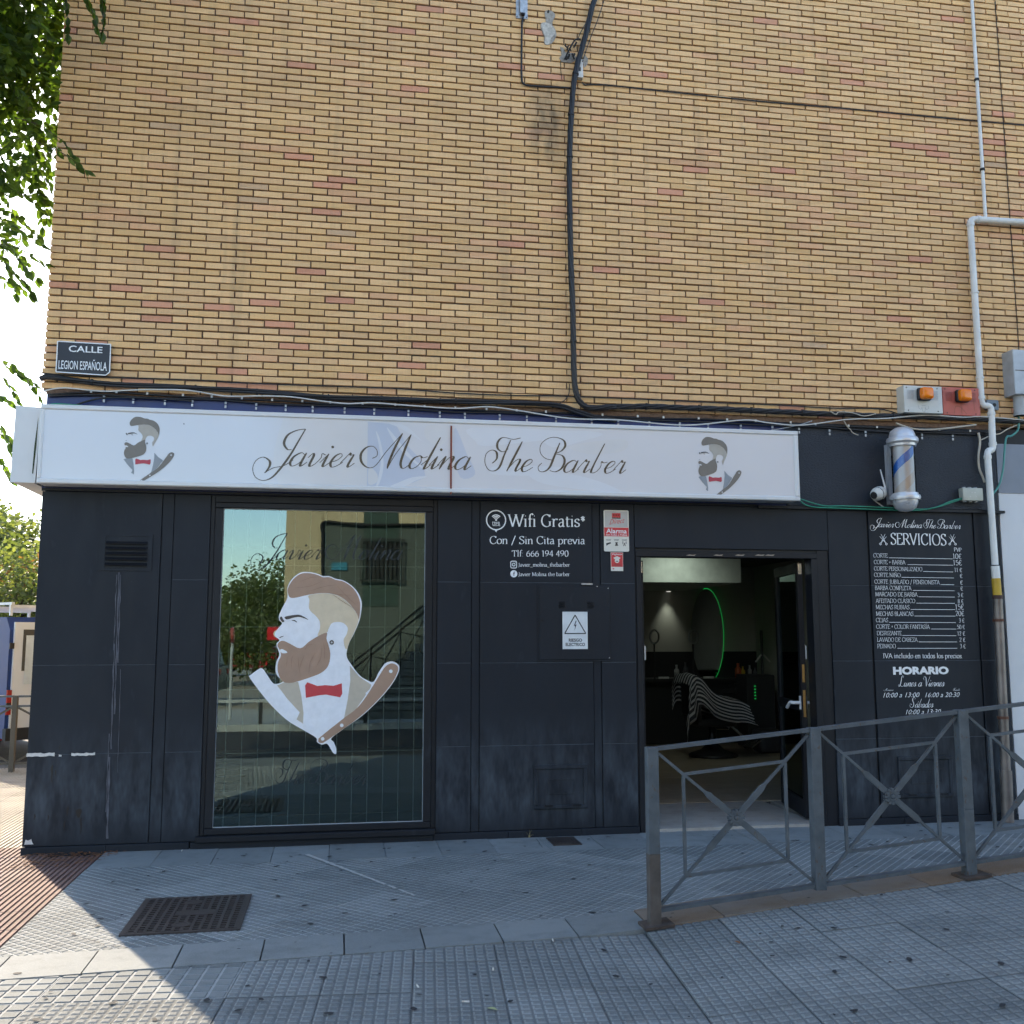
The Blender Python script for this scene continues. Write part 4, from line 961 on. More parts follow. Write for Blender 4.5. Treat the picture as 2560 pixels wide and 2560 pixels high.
# the bearded man of the shop's emblem (measured on the window, u right, v down)
LOGO = dict(
 outline=[(440,260),(480,180),(560,118),(640,112),(720,128),(770,148),(830,150),(890,175),(960,190),(1040,240),(1100,310),(1130,390),(1128,460),(1110,560),(1060,680),(1010,780),(990,890),(1040,980),(1110,1070),(1180,1115),(1240,1130),(1290,1040),(1350,960),(1420,942),(1478,985),(1465,1060),(1400,1170),(1280,1310),(1130,1450),(960,1570),(850,1655),(870,1690),(893,1750),(890,1802),(860,1785),(825,1725),(800,1705),(760,1714),(715,1690),(705,1650),(590,1580),(440,1490),(300,1360),(190,1230),(88,1090),(98,1068),(180,1010),(215,1015),(260,1080),(318,1150),(400,1128),(350,1080),(330,1020),(340,940),(365,880),(345,810),(340,775),(365,745),(330,710),(325,680),(350,640),(390,590),(365,560),(362,520),(390,450),(440,350)],
 hair=[(445,265),(490,185),(560,130),(640,122),(715,137),(770,160),(830,160),(890,185),(960,200),(1040,252),(1090,320),(1115,395),(1115,470),(1105,550),(1085,500),(1020,410),(930,340),(840,312),(750,308),(640,322),(540,345),(480,352),(452,330)],
 fade=[(640,328),(750,311),(840,315),(930,343),(1020,413),(1085,503),(1102,560),(1060,670),(1015,765),(985,832),(962,745),(990,690),(1000,630),(960,585),(900,575),(850,590),(822,640),(806,673),(722,705),(742,640),(740,570),(700,515),(660,480),(640,440),(645,370)],
 beard=[(350,800),(360,765),(400,750),(460,775),(560,820),(640,760),(720,710),(805,675),(803,730),(825,800),(838,870),(830,950),(800,1010),(740,1055),(650,1090),(560,1120),(480,1140),(410,1135),(370,1090),(350,1020),(355,950),(380,890),(372,840)],
 mouth=[(372,835),(395,828),(440,855),(420,866),(385,862)], brow=[(415,530),(470,515),(545,508),(590,525),(635,555),(560,530),(500,535),(435,552)], eye=[(370,540),(385,525),(402,552),(412,570),(395,578),(380,560)],
 eye2=[(478,562),(505,558),(525,570),(528,580),(505,568)], nostril=[(368,716),(400,706),(402,711),(372,722)],
 lapel1=[(345,1165),(410,1135),(480,1140),(540,1130),(570,1260),(590,1420),(585,1520),(525,1480),(555,1415),(440,1290),(380,1210)],
 lapel2=[(1020,980),(1110,1085),(1220,1160),(1205,1200),(1165,1235),(1170,1250),(1080,1380),(965,1475),(1000,1300),(1025,1120)],
 bow=[(605,1165),(625,1135),(720,1170),(790,1162),(870,1168),(945,1145),(950,1240),(930,1275),(800,1250),(740,1255),(612,1280)],
 handle=[(730,1670),(750,1640),(950,1480),(1080,1380),(1170,1270),(1290,1080),(1350,990),(1410,960),(1465,990),(1455,1060),(1390,1170),(1270,1310),(1120,1450),(950,1575),(800,1680),(760,1700),(730,1690)])
def logo(tf, Y, root, pal, big):
    def q(n): return [tf(u, v) for u, v in LOGO[n]]
    k = 0
    for nm, src, key, sm in (('face_outline','outline','base',True), ('jacket_lapel','lapel1','lapel',False), ('jacket_lapel','lapel2','lapel',False), ('shaved_side','fade','fade',True), ('hair','hair','hair',True), ('beard','beard','hair',True), ('bow_tie','bow','bow',False), ('razor_handle','handle','handle',True), ('mouth','mouth','light',True), ('eyebrow','brow','brow',True), ('eye','eye','brow',True), ('eye','eye2','brow',True), ('nostril','nostril','brow',True)):
        k += 1
        if pal.get(key) is None: continue
        pane(nm, q(src), Y-0.0003*k, M[pal[key]], root, 0, sm)
    for u, v, r in ((1400,1033,17), (945,1535,17), (768,1660,17)):
        pane('rivet', [tf(u+r*math.cos(a*math.pi/8), v+r*math.sin(a*math.pi/8)) for a in range(16)], Y-0.0055, M[pal['light']], root)
    c = tf(852, 765); r = abs(tf(870, 765)[0]-c[0]); annulus('earring', c[0], c[1], r*0.85, r*0.33, Y-0.0056, M[pal['brow']], root, n=16)
    if big:
        rs = random.Random(4)
        for a, b in (((480,1010),(500,880)), ((560,1080),(540,900)), ((640,1060),(700,860)), ((700,1000),(760,800)), ((780,940),(770,760)), ((430,1000),(440,900)), ((600,840),(690,780)), ((560,1000),(600,880)), ((500,260),(760,200)), ((640,290),(900,230)), ((800,300),(1040,330)), ((900,240),(1080,420)), ((560,200),(740,160)), ((860,320),(1060,450))):
            m_ = ((a[0]+b[0])/2+rs.uniform(-22, 22), (a[1]+b[1])/2+rs.uniform(-22, 22))
            pts = cat_rom([Vector(tf(*a)), Vector(tf(*m_)), Vector(tf(*b))], 6); MB().ribbon(pts, lambda t, s: 0.0016*math.sin(math.pi*max(0.03, min(0.97, s)))+0.0003, Y-0.0050).build('hair_strand', M['hair_line'], root)
# ------------------------------------------------------------------ shop sign
SY = -0.20
t = NT('sign_face'); n = t.noise(t.pos((0.25, 1, 0.6)), 1.0, 3)
t.set(Base_Color=t.ramp(n, 0.35, 0.65, (0.60, 0.61, 0.645, 1), (0.65, 0.655, 0.685, 1)), Roughness=0.12); t.b.inputs['Specular IOR Level'].default_value = 0.6
t.bump(t.noise(t.pos((1, 1, 1)), 1.6, 2), 0.03, 0.02); M['sign_face'] = t.m
M['sign_white'] = plain('white_aluminium', (0.66, 0.66, 0.66, 1), 0.35, 0, 0.05, 3)
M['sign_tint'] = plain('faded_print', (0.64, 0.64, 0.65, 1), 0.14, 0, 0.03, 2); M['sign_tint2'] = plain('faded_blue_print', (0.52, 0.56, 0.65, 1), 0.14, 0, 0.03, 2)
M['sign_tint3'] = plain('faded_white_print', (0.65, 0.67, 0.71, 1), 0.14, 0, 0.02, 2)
M['sign_ink'] = plain('sign_ink', srgb(78, 70, 58), 0.3, 0.0, 0.25, 5)
sg = thing('shop_sign', 'long white sign box with script lettering between two bearded man emblems', 'sign', (0.83, SY, 2.83))
SX0, SX1, SZ0, SZ1 = -2.352, 4.02, 2.848, 3.480
MB().box(SX0+0.004, SX1-0.004, SY+0.012, 0.0, SZ0+0.004, SZ1-0.004).build('sign_box', M['sign_white'], sg)
for a in ((SX0, SX1, SZ1-0.040, SZ1), (SX0, SX1, SZ0, SZ0+0.040), (SX0, SX0+0.03, SZ0+0.040, SZ1-0.040), (SX1-0.045, SX1, SZ0+0.040, SZ1-0.040)):
    MB().cbox(a[0], a[1], SY-0.012, SY+0.011, a[2], a[3], 0.008).build('sign_frame', M['sign_white'], sg)
MB().box(SX0+0.03, SX1-0.045, SY, SY+0.010, SZ0+0.040, SZ1-0.040).build('sign_panel', M['sign_face'], sg)
def sp(px_, py_): p = at(px_, py_, SY); return (p.x, p.z)
def c6(u, v): return (600+u/2.415, 920+v/2.415)
def sgp(L, nm, mt, dy, sm=True): 
    P = [sp(*c6(*p)) for p in L]; P = [(p[0], max(SZ0+0.042, min(SZ1-0.042, p[1]))) for p in P]; pane(nm, P, SY-dy, M[mt], sg, 0, sm)
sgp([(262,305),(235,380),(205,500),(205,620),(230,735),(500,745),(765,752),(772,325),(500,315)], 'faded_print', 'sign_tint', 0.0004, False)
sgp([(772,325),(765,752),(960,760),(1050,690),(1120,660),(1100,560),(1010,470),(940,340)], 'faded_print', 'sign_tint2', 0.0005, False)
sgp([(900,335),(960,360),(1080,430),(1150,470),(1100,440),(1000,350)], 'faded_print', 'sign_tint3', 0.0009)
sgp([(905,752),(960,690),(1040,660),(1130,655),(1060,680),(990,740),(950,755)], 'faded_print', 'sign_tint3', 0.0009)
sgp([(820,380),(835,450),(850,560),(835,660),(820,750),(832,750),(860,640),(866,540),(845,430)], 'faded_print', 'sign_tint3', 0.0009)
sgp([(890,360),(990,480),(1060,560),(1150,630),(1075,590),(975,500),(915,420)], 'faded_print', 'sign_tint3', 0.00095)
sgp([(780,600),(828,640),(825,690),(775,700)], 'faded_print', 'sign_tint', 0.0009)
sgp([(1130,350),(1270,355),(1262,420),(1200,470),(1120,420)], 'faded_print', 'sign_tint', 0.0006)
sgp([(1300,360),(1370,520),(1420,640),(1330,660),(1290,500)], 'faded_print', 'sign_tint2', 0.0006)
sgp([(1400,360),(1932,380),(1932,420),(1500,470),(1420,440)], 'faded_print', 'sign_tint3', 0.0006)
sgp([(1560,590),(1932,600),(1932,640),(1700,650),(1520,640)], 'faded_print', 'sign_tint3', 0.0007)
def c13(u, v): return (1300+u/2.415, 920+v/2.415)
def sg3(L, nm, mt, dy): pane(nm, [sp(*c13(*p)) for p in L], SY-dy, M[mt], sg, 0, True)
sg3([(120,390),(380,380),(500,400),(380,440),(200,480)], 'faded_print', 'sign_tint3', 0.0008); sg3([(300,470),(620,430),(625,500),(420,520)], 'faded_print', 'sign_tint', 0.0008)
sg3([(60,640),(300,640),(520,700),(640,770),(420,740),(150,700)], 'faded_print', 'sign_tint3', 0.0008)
A0, A1 = at(632, 1164, SY), at(1178, 1174, SY)
letter_line('lettering', 'script', 'Javier Molina', A0.x, A1.x, A0.z+0.003, SY-0.0016, M['sign_ink'], sg, 0.362, dz=A1.z-A0.z-0.006)
A0, A1 = at(1212, 1177, SY), at(1565, 1184, SY)
letter_line('lettering', 'script', 'The Barber', A0.x, A1.x, A0.z, SY-0.0016, M['sign_ink'], sg, 0.345, dz=A1.z-A0.z)
a, b = at(1128, 1065, SY), at(1128, 1236, SY)
MB().box(a.x-0.007, a.x+0.007, SY-0.010, SY-0.0022, b.z, a.z).build('red_strip', plain('red_strip', srgb(122, 50, 28), 0.5), sg)
SPAL = dict(base=None, lapel='s_lapel', fade='s_fade', hair='s_hair', bow='s_bow', handle='s_hair', light='s_light', brow='s_brow')
def sign_logo(px0, py0, s):
    o = sp(px0, py0)
    logo(lambda u, v: (o[0]+(u-580)*s*1.01, o[1]-(v-110)*s*0.985), SY-0.0012, sg, SPAL, False)
sign_logo(340.5, 1040.5, 0.000340); sign_logo(1766, 1091, 0.000352)
for px_, py_ in ((460, 1060),): 
    c = sp(px_, py_); pane('screw', disc(c[0], c[1], 0.005, 8), SY-0.003, M['ink'], sg)
# side sign box round the corner with its loose end cap
ss = thing('side_sign', 'plain white sign box on the side wall, its end cap split open', 'sign', (-2.5, 1.0, 2.8))
MB().box(-2.560, -2.405, -0.13, 3.2, 2.865, 3.47).build('sign_box', M['sign_white'], ss)
MB().prism([(-2.562, -0.150, 2.858), (-2.378, -0.150, 2.858), (-2.362, -0.150, 3.462), (-2.552, -0.150, 3.472)], (0, 0.019, 0)).build('end_cap', M['sign_white'], ss)
MB().prism([(-2.403, -0.1525, 2.93), (-2.395, -0.1525, 2.93), (-2.383, -0.1525, 3.16), (-2.382, -0.1525, 3.38), (-2.398, -0.1525, 3.14)], (0, 0.002, 0)).build('gap', plain('gap', (0.03, 0.05, 0.02, 1), 0.9), ss)
# ------------------------------------------------------------------ emblem and lettering on the window
wd_ = thing('window_emblem', 'large bearded man emblem with a razor stuck on the shop window', 'emblem', (-0.13, 0.02, 0.75))
def c4(u, v): p = at(600+u/3.715, 1400+v/3.715, 0.027); return (p.x, p.z)
logo(c4, 0.0265, wd_, dict(base='skin', lapel='lapel', fade='fade', hair='hair', bow='bow', handle='hair', light='white_vinyl', brow='brow'), True)
c = [c4(115, 1105), c4(270, 1085)]; 
t = NT('etched_ink'); tr_ = t.n('ShaderNodeBsdfTransparent'); mx = t.n('ShaderNodeMixShader'); mx.inputs[0].default_value = 0.86; t.set(Base_Color=(0.02, 0.028, 0.032, 1), Roughness=0.6)
t.l(t.b.outputs[0], mx.inputs[2]); t.l(tr_.outputs[0], mx.inputs[1]); t.l(mx.outputs[0], t.o.inputs[0]); M['etch'] = t.m
wl = thing('window_lettering', 'thin dark script lettering above and below the emblem on the window', 'lettering', (-0.1, 0.02, 0.6))
a, b = at(627, 1398, 0.027), at(1007, 1399, 0.027); letter_line('lettering_line', 'script', 'Javier Molina', a.x, b.x, a.z, 0.0285, M['etch'], wl, 0.252, 2.7, 0.9, b.z-a.z)
a, b = at(686, 1958, 0.027), at(917, 1961, 0.027); letter_line('lettering_line', 'script', 'The Barber', a.x, b.x, a.z, 0.0285, M['etch'], wl, 0.225, 2.7, 0.9, b.z-a.z)
# ------------------------------------------------------------------ wifi lettering
VY = -0.0038
wf = thing('wifi_lettering', 'white vinyl lettering about free wifi and contact details on the dark panel', 'lettering', (1.66, 0, 2.15))
def T(px_, py_): p = at(px_, py_, 0); return p.x, p.z
def ser(txt, px0, px1, pyb0, pyb1, h, root, mat='white_vinyl', **kw):
    a, b = at(px0, pyb0, 0), at(px1, pyb1, 0); letter_line('lettering_line', 'serif', txt, a.x, b.x, a.z, VY, M[mat], root, h, dz=b.z-a.z, **kw)
W = lambda u, v: (1190+u/4.712, 1260+v/4.712)
def serW(txt, u0, u1, vb, h, vb1=None): ser(txt, *[W(u0, vb)[0], W(u1, vb)[0], W(u0, vb)[1], W(u1, vb1 or vb)[1]], h, wf)
serW('Wifi Gratis*', 372, 1280, 266, 0.150, 269); serW('Con / Sin Cita previa', 166, 1280, 470, 0.094, 473); serW('Tlf: 666 194 490', 424, 1084, 618, 0.073, 619)
serW('Javier_molina_thebarber', 496, 1102, 738, 0.046); serW('Javier Molina the barber', 496, 1102, 849, 0.045)
cx, cz = T(*W(236, 190)); annulus('wifi_ring', cx, cz, 0.083, 0.0052, VY, M['white_vinyl'], wf)
pane('wifi_tail', [(cx-0.016, cz-0.082), (cx+0.016, cz-0.082), (cx, cz-0.106)], VY-0.0004, M['white_vinyl'], wf)
pane('wifi_dot', disc(cx, cz+0.002, 0.009, 14), VY, M['white_vinyl'], wf)
for r in (0.021, 0.034, 0.047): annulus('wifi_arc', cx, cz-0.002, r, 0.0045, VY, M['white_vinyl'], wf, 42, 138, 16)
sans('lettering_line', 'FREE', cx-0.033, cx+0.033, cz-0.032, 0.017, VY, M['white_vinyl'], wf, bold=0.02); sans('lettering_line', 'WI-FI', cx-0.034, cx+0.034, cz-0.053, 0.017, VY, M['white_vinyl'], wf, bold=0.02)
cx, cz = T(*W(443, 714)); s = 0.0255
sq = []
for qx, qz, a0 in ((1, 1, 0), (-1, 1, 90), (-1, -1, 180), (1, -1, 270)):
    for k in range(6): sq.append(Vector((cx+qx*(s-0.012)+0.012*math.cos(R(a0+18*k)), cz+qz*(s*1.15-0.012)+0.012*math.sin(R(a0+18*k)))))
sq.append(sq[0]); MB().ribbon(sq, lambda t, u: 0.0034, VY).build('camera_badge', M['white_vinyl'], wf)
annulus('camera_badge_lens', cx, cz, 0.0125, 0.0032, VY, M['white_vinyl'], wf, n=20); pane('camera_badge_dot', disc(cx+0.015, cz+0.018, 0.0032, 8), VY, M['white_vinyl'], wf)
cx, cz = T(*W(445, 822)); pane('letter_badge', disc(cx, cz, 0.031, 24), VY, M['white_vinyl'], wf); sans('letter_badge_f', 'f', cx-0.006, cx+0.010, cz-0.018, 0.036, VY-0.0008, M['clad'], wf, bold=0.01)
# ------------------------------------------------------------------ alarm plates
M['enamel'] = plain('cream_enamel', (0.74, 0.71, 0.63, 1), 0.35, 0, 0.04, 6)
al = thing('alarm_plate', 'white and red alarm warning plate beside the wifi lettering', 'sign', (2.38, 0, 2.39))
ax0, ax1, az0, az1 = 2.268, 2.494, 2.392, 2.756
pane('plate', [(ax0+.008, az0), (ax1-.008, az0), (ax1, az0+.008), (ax1, az1-.008), (ax1-.008, az1), (ax0+.008, az1), (ax0, az1-.008), (ax0, az0+.008)], -0.010, M['enamel'], al, 0.008)
PY = -0.0106
pane('red_band', [(ax0+.003, 2.525), (ax1-.003, 2.525), (ax1-.003, 2.603), (ax0+.003, 2.603)], PY, M['red_vinyl'], al)
pane('grey_field', [(ax0+.010, 2.607), (ax1-.010, 2.607), (ax1-.010, 2.748), (ax0+.010, 2.748)], PY, plain('grey_print', (0.50, 0.48, 0.46, 1), 0.4), al)
pane('red_badge', [(2.342, 2.692), (2.420, 2.692), (2.420, 2.730), (2.342, 2.730)], PY-.0005, M['red_vinyl'], al); pane('black_badge', [(2.342, 2.682), (2.420, 2.682), (2.420, 2.691), (2.342, 2.691)], PY-.0005, M['ink'], al)
for k in range(3): pane('badge_mark', disc(2.358+k*0.023, 2.713, 0.0085, 10), PY-.001, plain('badge_dark', (0.25, 0.01, 0.015, 1), 0.4), al)
sans('lettering', 'Direct', 2.318, 2.456, 2.628, 0.044, PY-.0006, M['red_vinyl'], al, shear=0.45, dz=0.018)
sans('lettering', 'Alarma', 2.288, 2.474, 2.553, 0.040, PY-.0006, M['white_vinyl'], al, bold=0.02); sans('lettering', 'con Aviso a Policía', 2.284, 2.478, 2.532, 0.014, PY-.0006, M['white_vinyl'], al, bold=0.015)
for k, cx in enumerate((2.308, 2.380, 2.452)):
    pane('icon_caption', [(cx-.024, 2.496), (cx+.024, 2.496), (cx+.024, 2.500), (cx-.024, 2.500)], PY-.0004, plain('grey_ink', (0.25, 0.24, 0.23, 1), 0.5), al); pane('icon_caption', [(cx-.02, 2.488), (cx+.02, 2.488), (cx+.02, 2.491), (cx-.02, 2.491)], PY-.0004, M['brow'], al)
pane('camera_icon', [(2.286, 2.462), (2.326, 2.474), (2.330, 2.462), (2.302, 2.452), (2.290, 2.440)], PY-.0004, M['ink'], al)
pane('guard_icon', [(2.368, 2.474), (2.392, 2.474), (2.388, 2.458), (2.396, 2.442), (2.364, 2.442), (2.372, 2.458)], PY-.0004, M['brow'], al); pane('mast_icon', [(2.440, 2.440), (2.450, 2.470), (2.454, 2.470), (2.464, 2.440), (2.458, 2.440), (2.452, 2.458), (2.446, 2.440)], PY-.0004, M['brow'], al)
for r in (0.012, 0.019):
    annulus('mast_icon_wave', 2.452, 2.470, r, 0.0016, PY-.0004, M['brow'], al, 140, 220, 8); annulus('mast_icon_wave', 2.452, 2.470, r, 0.0016, PY-.0004, M['brow'], al, -40, 40, 8)
vg2 = thing('guard_sticker', 'small red sticker hanging below the white alarm plate', 'sticker', (2.38, 0, 2.22))
pane('sticker', [(2.328, 2.222), (2.438, 2.222), (2.438, 2.385), (2.328, 2.385)], -0.0075, M['enamel'], vg2, 0.0055)
pane('red_field', [(2.331, 2.258), (2.435, 2.258), (2.435, 2.382), (2.331, 2.382)], -0.0081, M['red_vinyl'], vg2)
sans('lettering', 'Vigilante', 2.338, 2.428, 2.362, 0.014, -0.0086, M['white_vinyl'], vg2, bold=0.01)
pane('guard_cap', [(2.352, 2.338), (2.383, 2.352), (2.414, 2.338), (2.408, 2.326), (2.358, 2.326)], -0.0086, M['enamel'], vg2); pane('guard_face', disc(2.383, 2.312, 0.021, 14), -0.0087, M['enamel'], vg2); pane('guard_mouth', [(2.370, 2.310), (2.396, 2.310), (2.392, 2.303), (2.374, 2.303)], -0.009, M['ink'], vg2)
pane('guard_shoulders', [(2.340, 2.262), (2.350, 2.278), (2.383, 2.290), (2.416, 2.278), (2.428, 2.262)], -0.0086, plain('guard_coat', (0.42, 0.05, 0.05, 1), 0.5), vg2); pane('brand_mark', [(2.342, 2.236), (2.356, 2.236), (2.356, 2.245), (2.342, 2.245)], -0.0081, M['red_vinyl'], vg2)
# ------------------------------------------------------------------ electric risk plate
er = thing('electric_risk_plate', 'white electrical hazard plate with a black triangle on the meter hatch', 'sign', (2.0, 0, 1.55))
pane('plate', [(1.889, 1.548), (2.110, 1.548), (2.110, 1.866), (1.889, 1.866)], -0.0185, plain('plate_white', (0.66, 0.68, 0.69, 1), 0.4), er, 0.0035)
for a, b in (((1.907, 1.680), (2.093, 1.680)), ((2.093, 1.680), (2.000, 1.838)), ((2.000, 1.838), (1.907, 1.680))):
    a, b = Vector(a), Vector(b); MB().ribbon([a, b], lambda t, s: 0.0045, -0.0192-0.0001*len(er.children)).build('triangle_side', M['ink'], er)
pane('bolt', [(2.006, 1.790), (1.988, 1.745), (2.000, 1.748), (1.994, 1.700), (2.012, 1.758), (2.000, 1.755), (2.014, 1.790)], -0.0192, M['ink'], er)
sans('lettering', 'RIESGO', 1.943, 2.060, 1.611, 0.027, -0.0192, M['ink'], er, bold=0.03); sans('lettering', 'ELECTRICO', 1.915, 2.085, 1.574, 0.027, -0.0192, M['ink'], er, bold=0.03)
# ------------------------------------------------------------------ price list and opening hours
pl = thing('price_list_lettering', 'white vinyl price list and opening hours on the dark panel right of the door', 'lettering', (5.3, 0, 0.95))
C = lambda u, v: (2120+u/3.332, 1260+v/3.332)
def serC(txt, u0, u1, v0, v1, h, **kw): ser(txt, C(u0, 0)[0], C(u1, 0)[0], C(0, v0)[1], C(0, v1)[1], h, pl, **kw)
def scrC(txt, u0, u1, v0, v1, h):
    a, b = at(*C(u0, v0), 0), at(*C(u1, v1), 0); letter_line('lettering_line', 'script', txt, a.x, b.x, a.z, VY, M['white_vinyl'], pl, h, 3.4, 1.2, b.z-a.z)
scrC('Javier Molina The Barber', 182, 938, 191, 208, 0.098); serC('SERVICIOS', 360, 812, 337, 345, 0.150); serC('PVP', 882, 942, 395, 399, 0.052)
rows = [('CORTE',213,328,340,870,'10€',446,458,1),('CORTE + BARBA',216,478,494,874,'15€',501,511,1),('CORTE PERSONALIZADO',217,616,625,874,'11 €',555,567,0),('CORTE NIÑO',218,436,444,880,'€',608,617,0),('CORTE JUBILADO / PENSIONISTA',221,764,770,882,'€',664,673,0),('BARBA COMPLETA',224,528,540,884,'€',717,723,0),('MARCADO DE BARBA',227,580,586,887,'3 €',769,776,0),('AFEITADO CLÁSICO',229,557,568,888,'8 €',824,828,0),('MECHAS RUBIAS',231,508,520,890,'15€',877,880,1),('MECHAS BLANCAS',233,541,552,892,'20€',932,934,1),('CEJAS',234,330,342,896,'3 €',985,988,0),('CORTE + COLOR FANTASÍA',236,681,690,900,'50 €',1039,1042,0),('DESRIZANTE',240,446,452,900,'12 €',1094,1097,0),('LAVADO DE CABEZA',242,580,586,906,'2 €',1148,1149,0),('PEINADO',244,396,410,908,'3 €',1202,1202,0)]
for k, (nm, u0, u1, l0, l1, pr, v0, v1, bigp) in enumerate(rows):
    vm = v0+(v1-v0)*(u1-u0)/700.0; serC(nm, u0, u1, v0-1, vm-1, 0.054, thick=3.4, thin=1.9)
    va = v0+(v1-v0)*(l0-u0)/700.0; vb_ = v0+(v1-v0)*(l1-u0)/700.0
    a, b = at(*C(l0, va), 0), at(*C(l1, vb_), 0); MB().ribbon([Vector((a.x, a.z)), Vector((b.x, b.z))], lambda t, s: 0.0021, VY).build('rule', M['white_vinyl'], pl)
    ur = 942+(k*2.5); wpr = {'10€': 68, '15€': 68, '11 €': 60, '€': 18, '3 €': 44, '8 €': 44, '20€': 68, '50 €': 60, '12 €': 60, '2 €': 46}[pr]
    serC(pr, ur-wpr, ur, v1-2, v1, 0.066 if bigp else 0.053, thick=3.8, thin=2.0)
serC('IVA incluido en todos los precios.', 293, 952, 1284, 1284, 0.061)
a, b = at(*C(375, 1417), 0), at(*C(838, 1417), 0); sans('lettering_line', 'HORARIO', a.x, b.x, a.z, 0.066, VY, M['white_vinyl'], pl, bold=0.055)
for sx_ in (0.30, 0.56, 0.8):
    pass
scrC('Lunes a Viernes', 418, 802, 1520, 1518, 0.112); scrC('Sábados', 514, 710, 1695, 1694, 0.104)
scrC('Mañana', 298, 376, 1556, 1556, 0.026); scrC('Tarde', 872, 930, 1556, 1554, 0.030)
for txt, u0, u1, v in (('10:00 a 13:00', 292, 596, 1612), ('16:00 a 20:30', 642, 930, 1610), ('10:00 a 13:30', 480, 774, 1752)):
    a, b = at(*C(u0, v), 0), at(*C(u1, v), 0); sans('lettering_line', txt, a.x, b.x, a.z, 0.042, VY, M['white_vinyl'], pl, shear=0.35, bold=-0.004)
def scissors(u, v):
    c = at(*C(u, v), 0); s = 0.00085
    def q(x, y): return Vector((c.x+x*s, c.z+y*s))
    for a, b in (((-34,-40),(40,36)), ((34,-40),(-40,36)), ((-20,-22),(24,62)), ((20,-22),(-24,62))): MB().ribbon([q(*a), q(*b)], lambda t, w_: 0.0036*(1-0.6*w_), VY-0.0003).build('scissors_blade', M['white_vinyl'], pl)
    for e in (-36, 34): annulus('scissors_loop', q(e, -46).x, q(e, -46).y, 0.0085, 0.003, VY-0.0006, M['white_vinyl'], pl, n=14)
scissors(292, 298); scissors(868, 300)
# ------------------------------------------------------------------ street name plate
np_ = thing('street_name_plate', 'dark blue street name plate with white letters on the brick corner', 'sign', (-2.09, -0.02, 3.78))
M['plate_blue'] = plain('plate_blue', (0.006, 0.007, 0.014, 1), 0.4, 0, 0.3, 8)
q = [(-2.303, 4.042), (-1.888, 4.036), (-1.886, 3.800), (-1.915, 3.772), (-2.302, 3.783)]
MB().prism([(p[0], -0.042, p[1]) for p in q], (0, 0.014, 0)).build('plate', M['plate_blue'], np_, tri=True)
for a, b in zip(q, q[1:]+q[:1]):
    a, b = Vector(a), Vector(b); c = Vector((-2.09, 3.91)); a = a.lerp(c, 0.012); b = b.lerp(c, 0.012); MB().ribbon([a, b], lambda t, s: 0.0042, -0.0427-0.0001*len(np_.children)).build('border_line', M['white_vinyl'], np_)
sans('lettering', 'CALLE', -2.212, -1.952, 3.958, 0.052, -0.0428, M['white_vinyl'], np_, bold=0.012); sans('lettering', 'LEGION ESPAÑOLA', -2.283, -1.912, 3.812, 0.088, -0.0428, M['white_vinyl'], np_, bold=0.006)
MB().box(-2.20, -2.17, -0.028, 0.0, 3.80, 4.02).build('bracket', M['dark'], np_); MB().box(-2.0, -1.97, -0.028, 0.0, 3.80, 4.02).build('bracket', M['dark'], np_)
# ------------------------------------------------------------------ barber pole
M['pole_grey'] = plain('pole_grey', (0.58, 0.59, 0.62, 1), 0.32, 0.35, 0.08, 10)
t = NT('clear_tube'); tr_ = t.n('ShaderNodeBsdfTransparent'); gl_ = t.n('ShaderNodeBsdfGlossy'); gl_.inputs['Roughness'].default_value = 0.05; fr = t.n('ShaderNodeFresnel'); mx = t.n('ShaderNodeMixShader')
t.l(fr.outputs[0], mx.inputs[0]); t.l(tr_.outputs[0], mx.inputs[1]); t.l(gl_.outputs[0], mx.inputs[2]); t.l(mx.outputs[0], t.o.inputs[0]); M['tube_glass'] = t.m
t = NT('pole_stripes'); tc = t.n('ShaderNodeUVMap'); sx = t.n('ShaderNodeSeparateXYZ'); t.l(tc.outputs[0], sx.inputs[0])
d_ = t.math('FRACT', t.math('ADD', t.math('MULTIPLY', sx.outputs[1], 1.0), t.math('MULTIPLY', sx.outputs[0], -1.0)))
f1 = t.math('LESS_THAN', d_, 0.20); f2 = t.math('MULTIPLY', t.math('GREATER_THAN', d_, 0.48), t.math('LESS_THAN', d_, 0.70))
t.set(Base_Color=t.mix(f2, t.mix(f1, (0.60, 0.60, 0.63, 1), (0.01, 0.14, 0.60, 1)), (0.58, 0.49, 0.44, 1)), Roughness=0.4); M['stripe'] = t.m
PX, PYY = 5.058, -0.17
bpz0, bpz1 = 2.925, 3.43
bpo = thing('barber_pole', 'silver barber pole with blue and white stripes right of the sign', 'barber pole', (PX, PYY, 2.77))
RB = 0.112
MB().lathe([(r_*1.12, h_) for r_, h_ in [(0.001, bpz0-0.150), (0.05, bpz0-0.140), (0.082, bpz0-0.112), (0.098, bpz0-0.070), (0.100, bpz0-0.045), (0.117, bpz0-0.043), (0.121, bpz0-0.02), (0.117, bpz0), (0.105, bpz0+0.003), (0.103, bpz0+0.02), (0.09, bpz0+0.022)]], (PX, PYY, 0), 32).build('lower_cap', M['pole_grey'], bpo, smooth=False, auto=40)
MB().lathe([(r_*1.12, h_) for r_, h_ in [(0.09, bpz1-0.055), (0.105, bpz1-0.053), (0.107, bpz1-0.03), (0.112, bpz1-0.028), (0.124, bpz1-0.015), (0.126, bpz1+0.012), (0.118, bpz1+0.028), (0.104, bpz1+0.03), (0.102, bpz1+0.06), (0.088, bpz1+0.096), (0.055, bpz1+0.122), (0.018, bpz1+0.131), (0.001, bpz1+0.132)]], (PX, PYY, 0), 32).build('upper_cap', M['pole_grey'], bpo, auto=40)
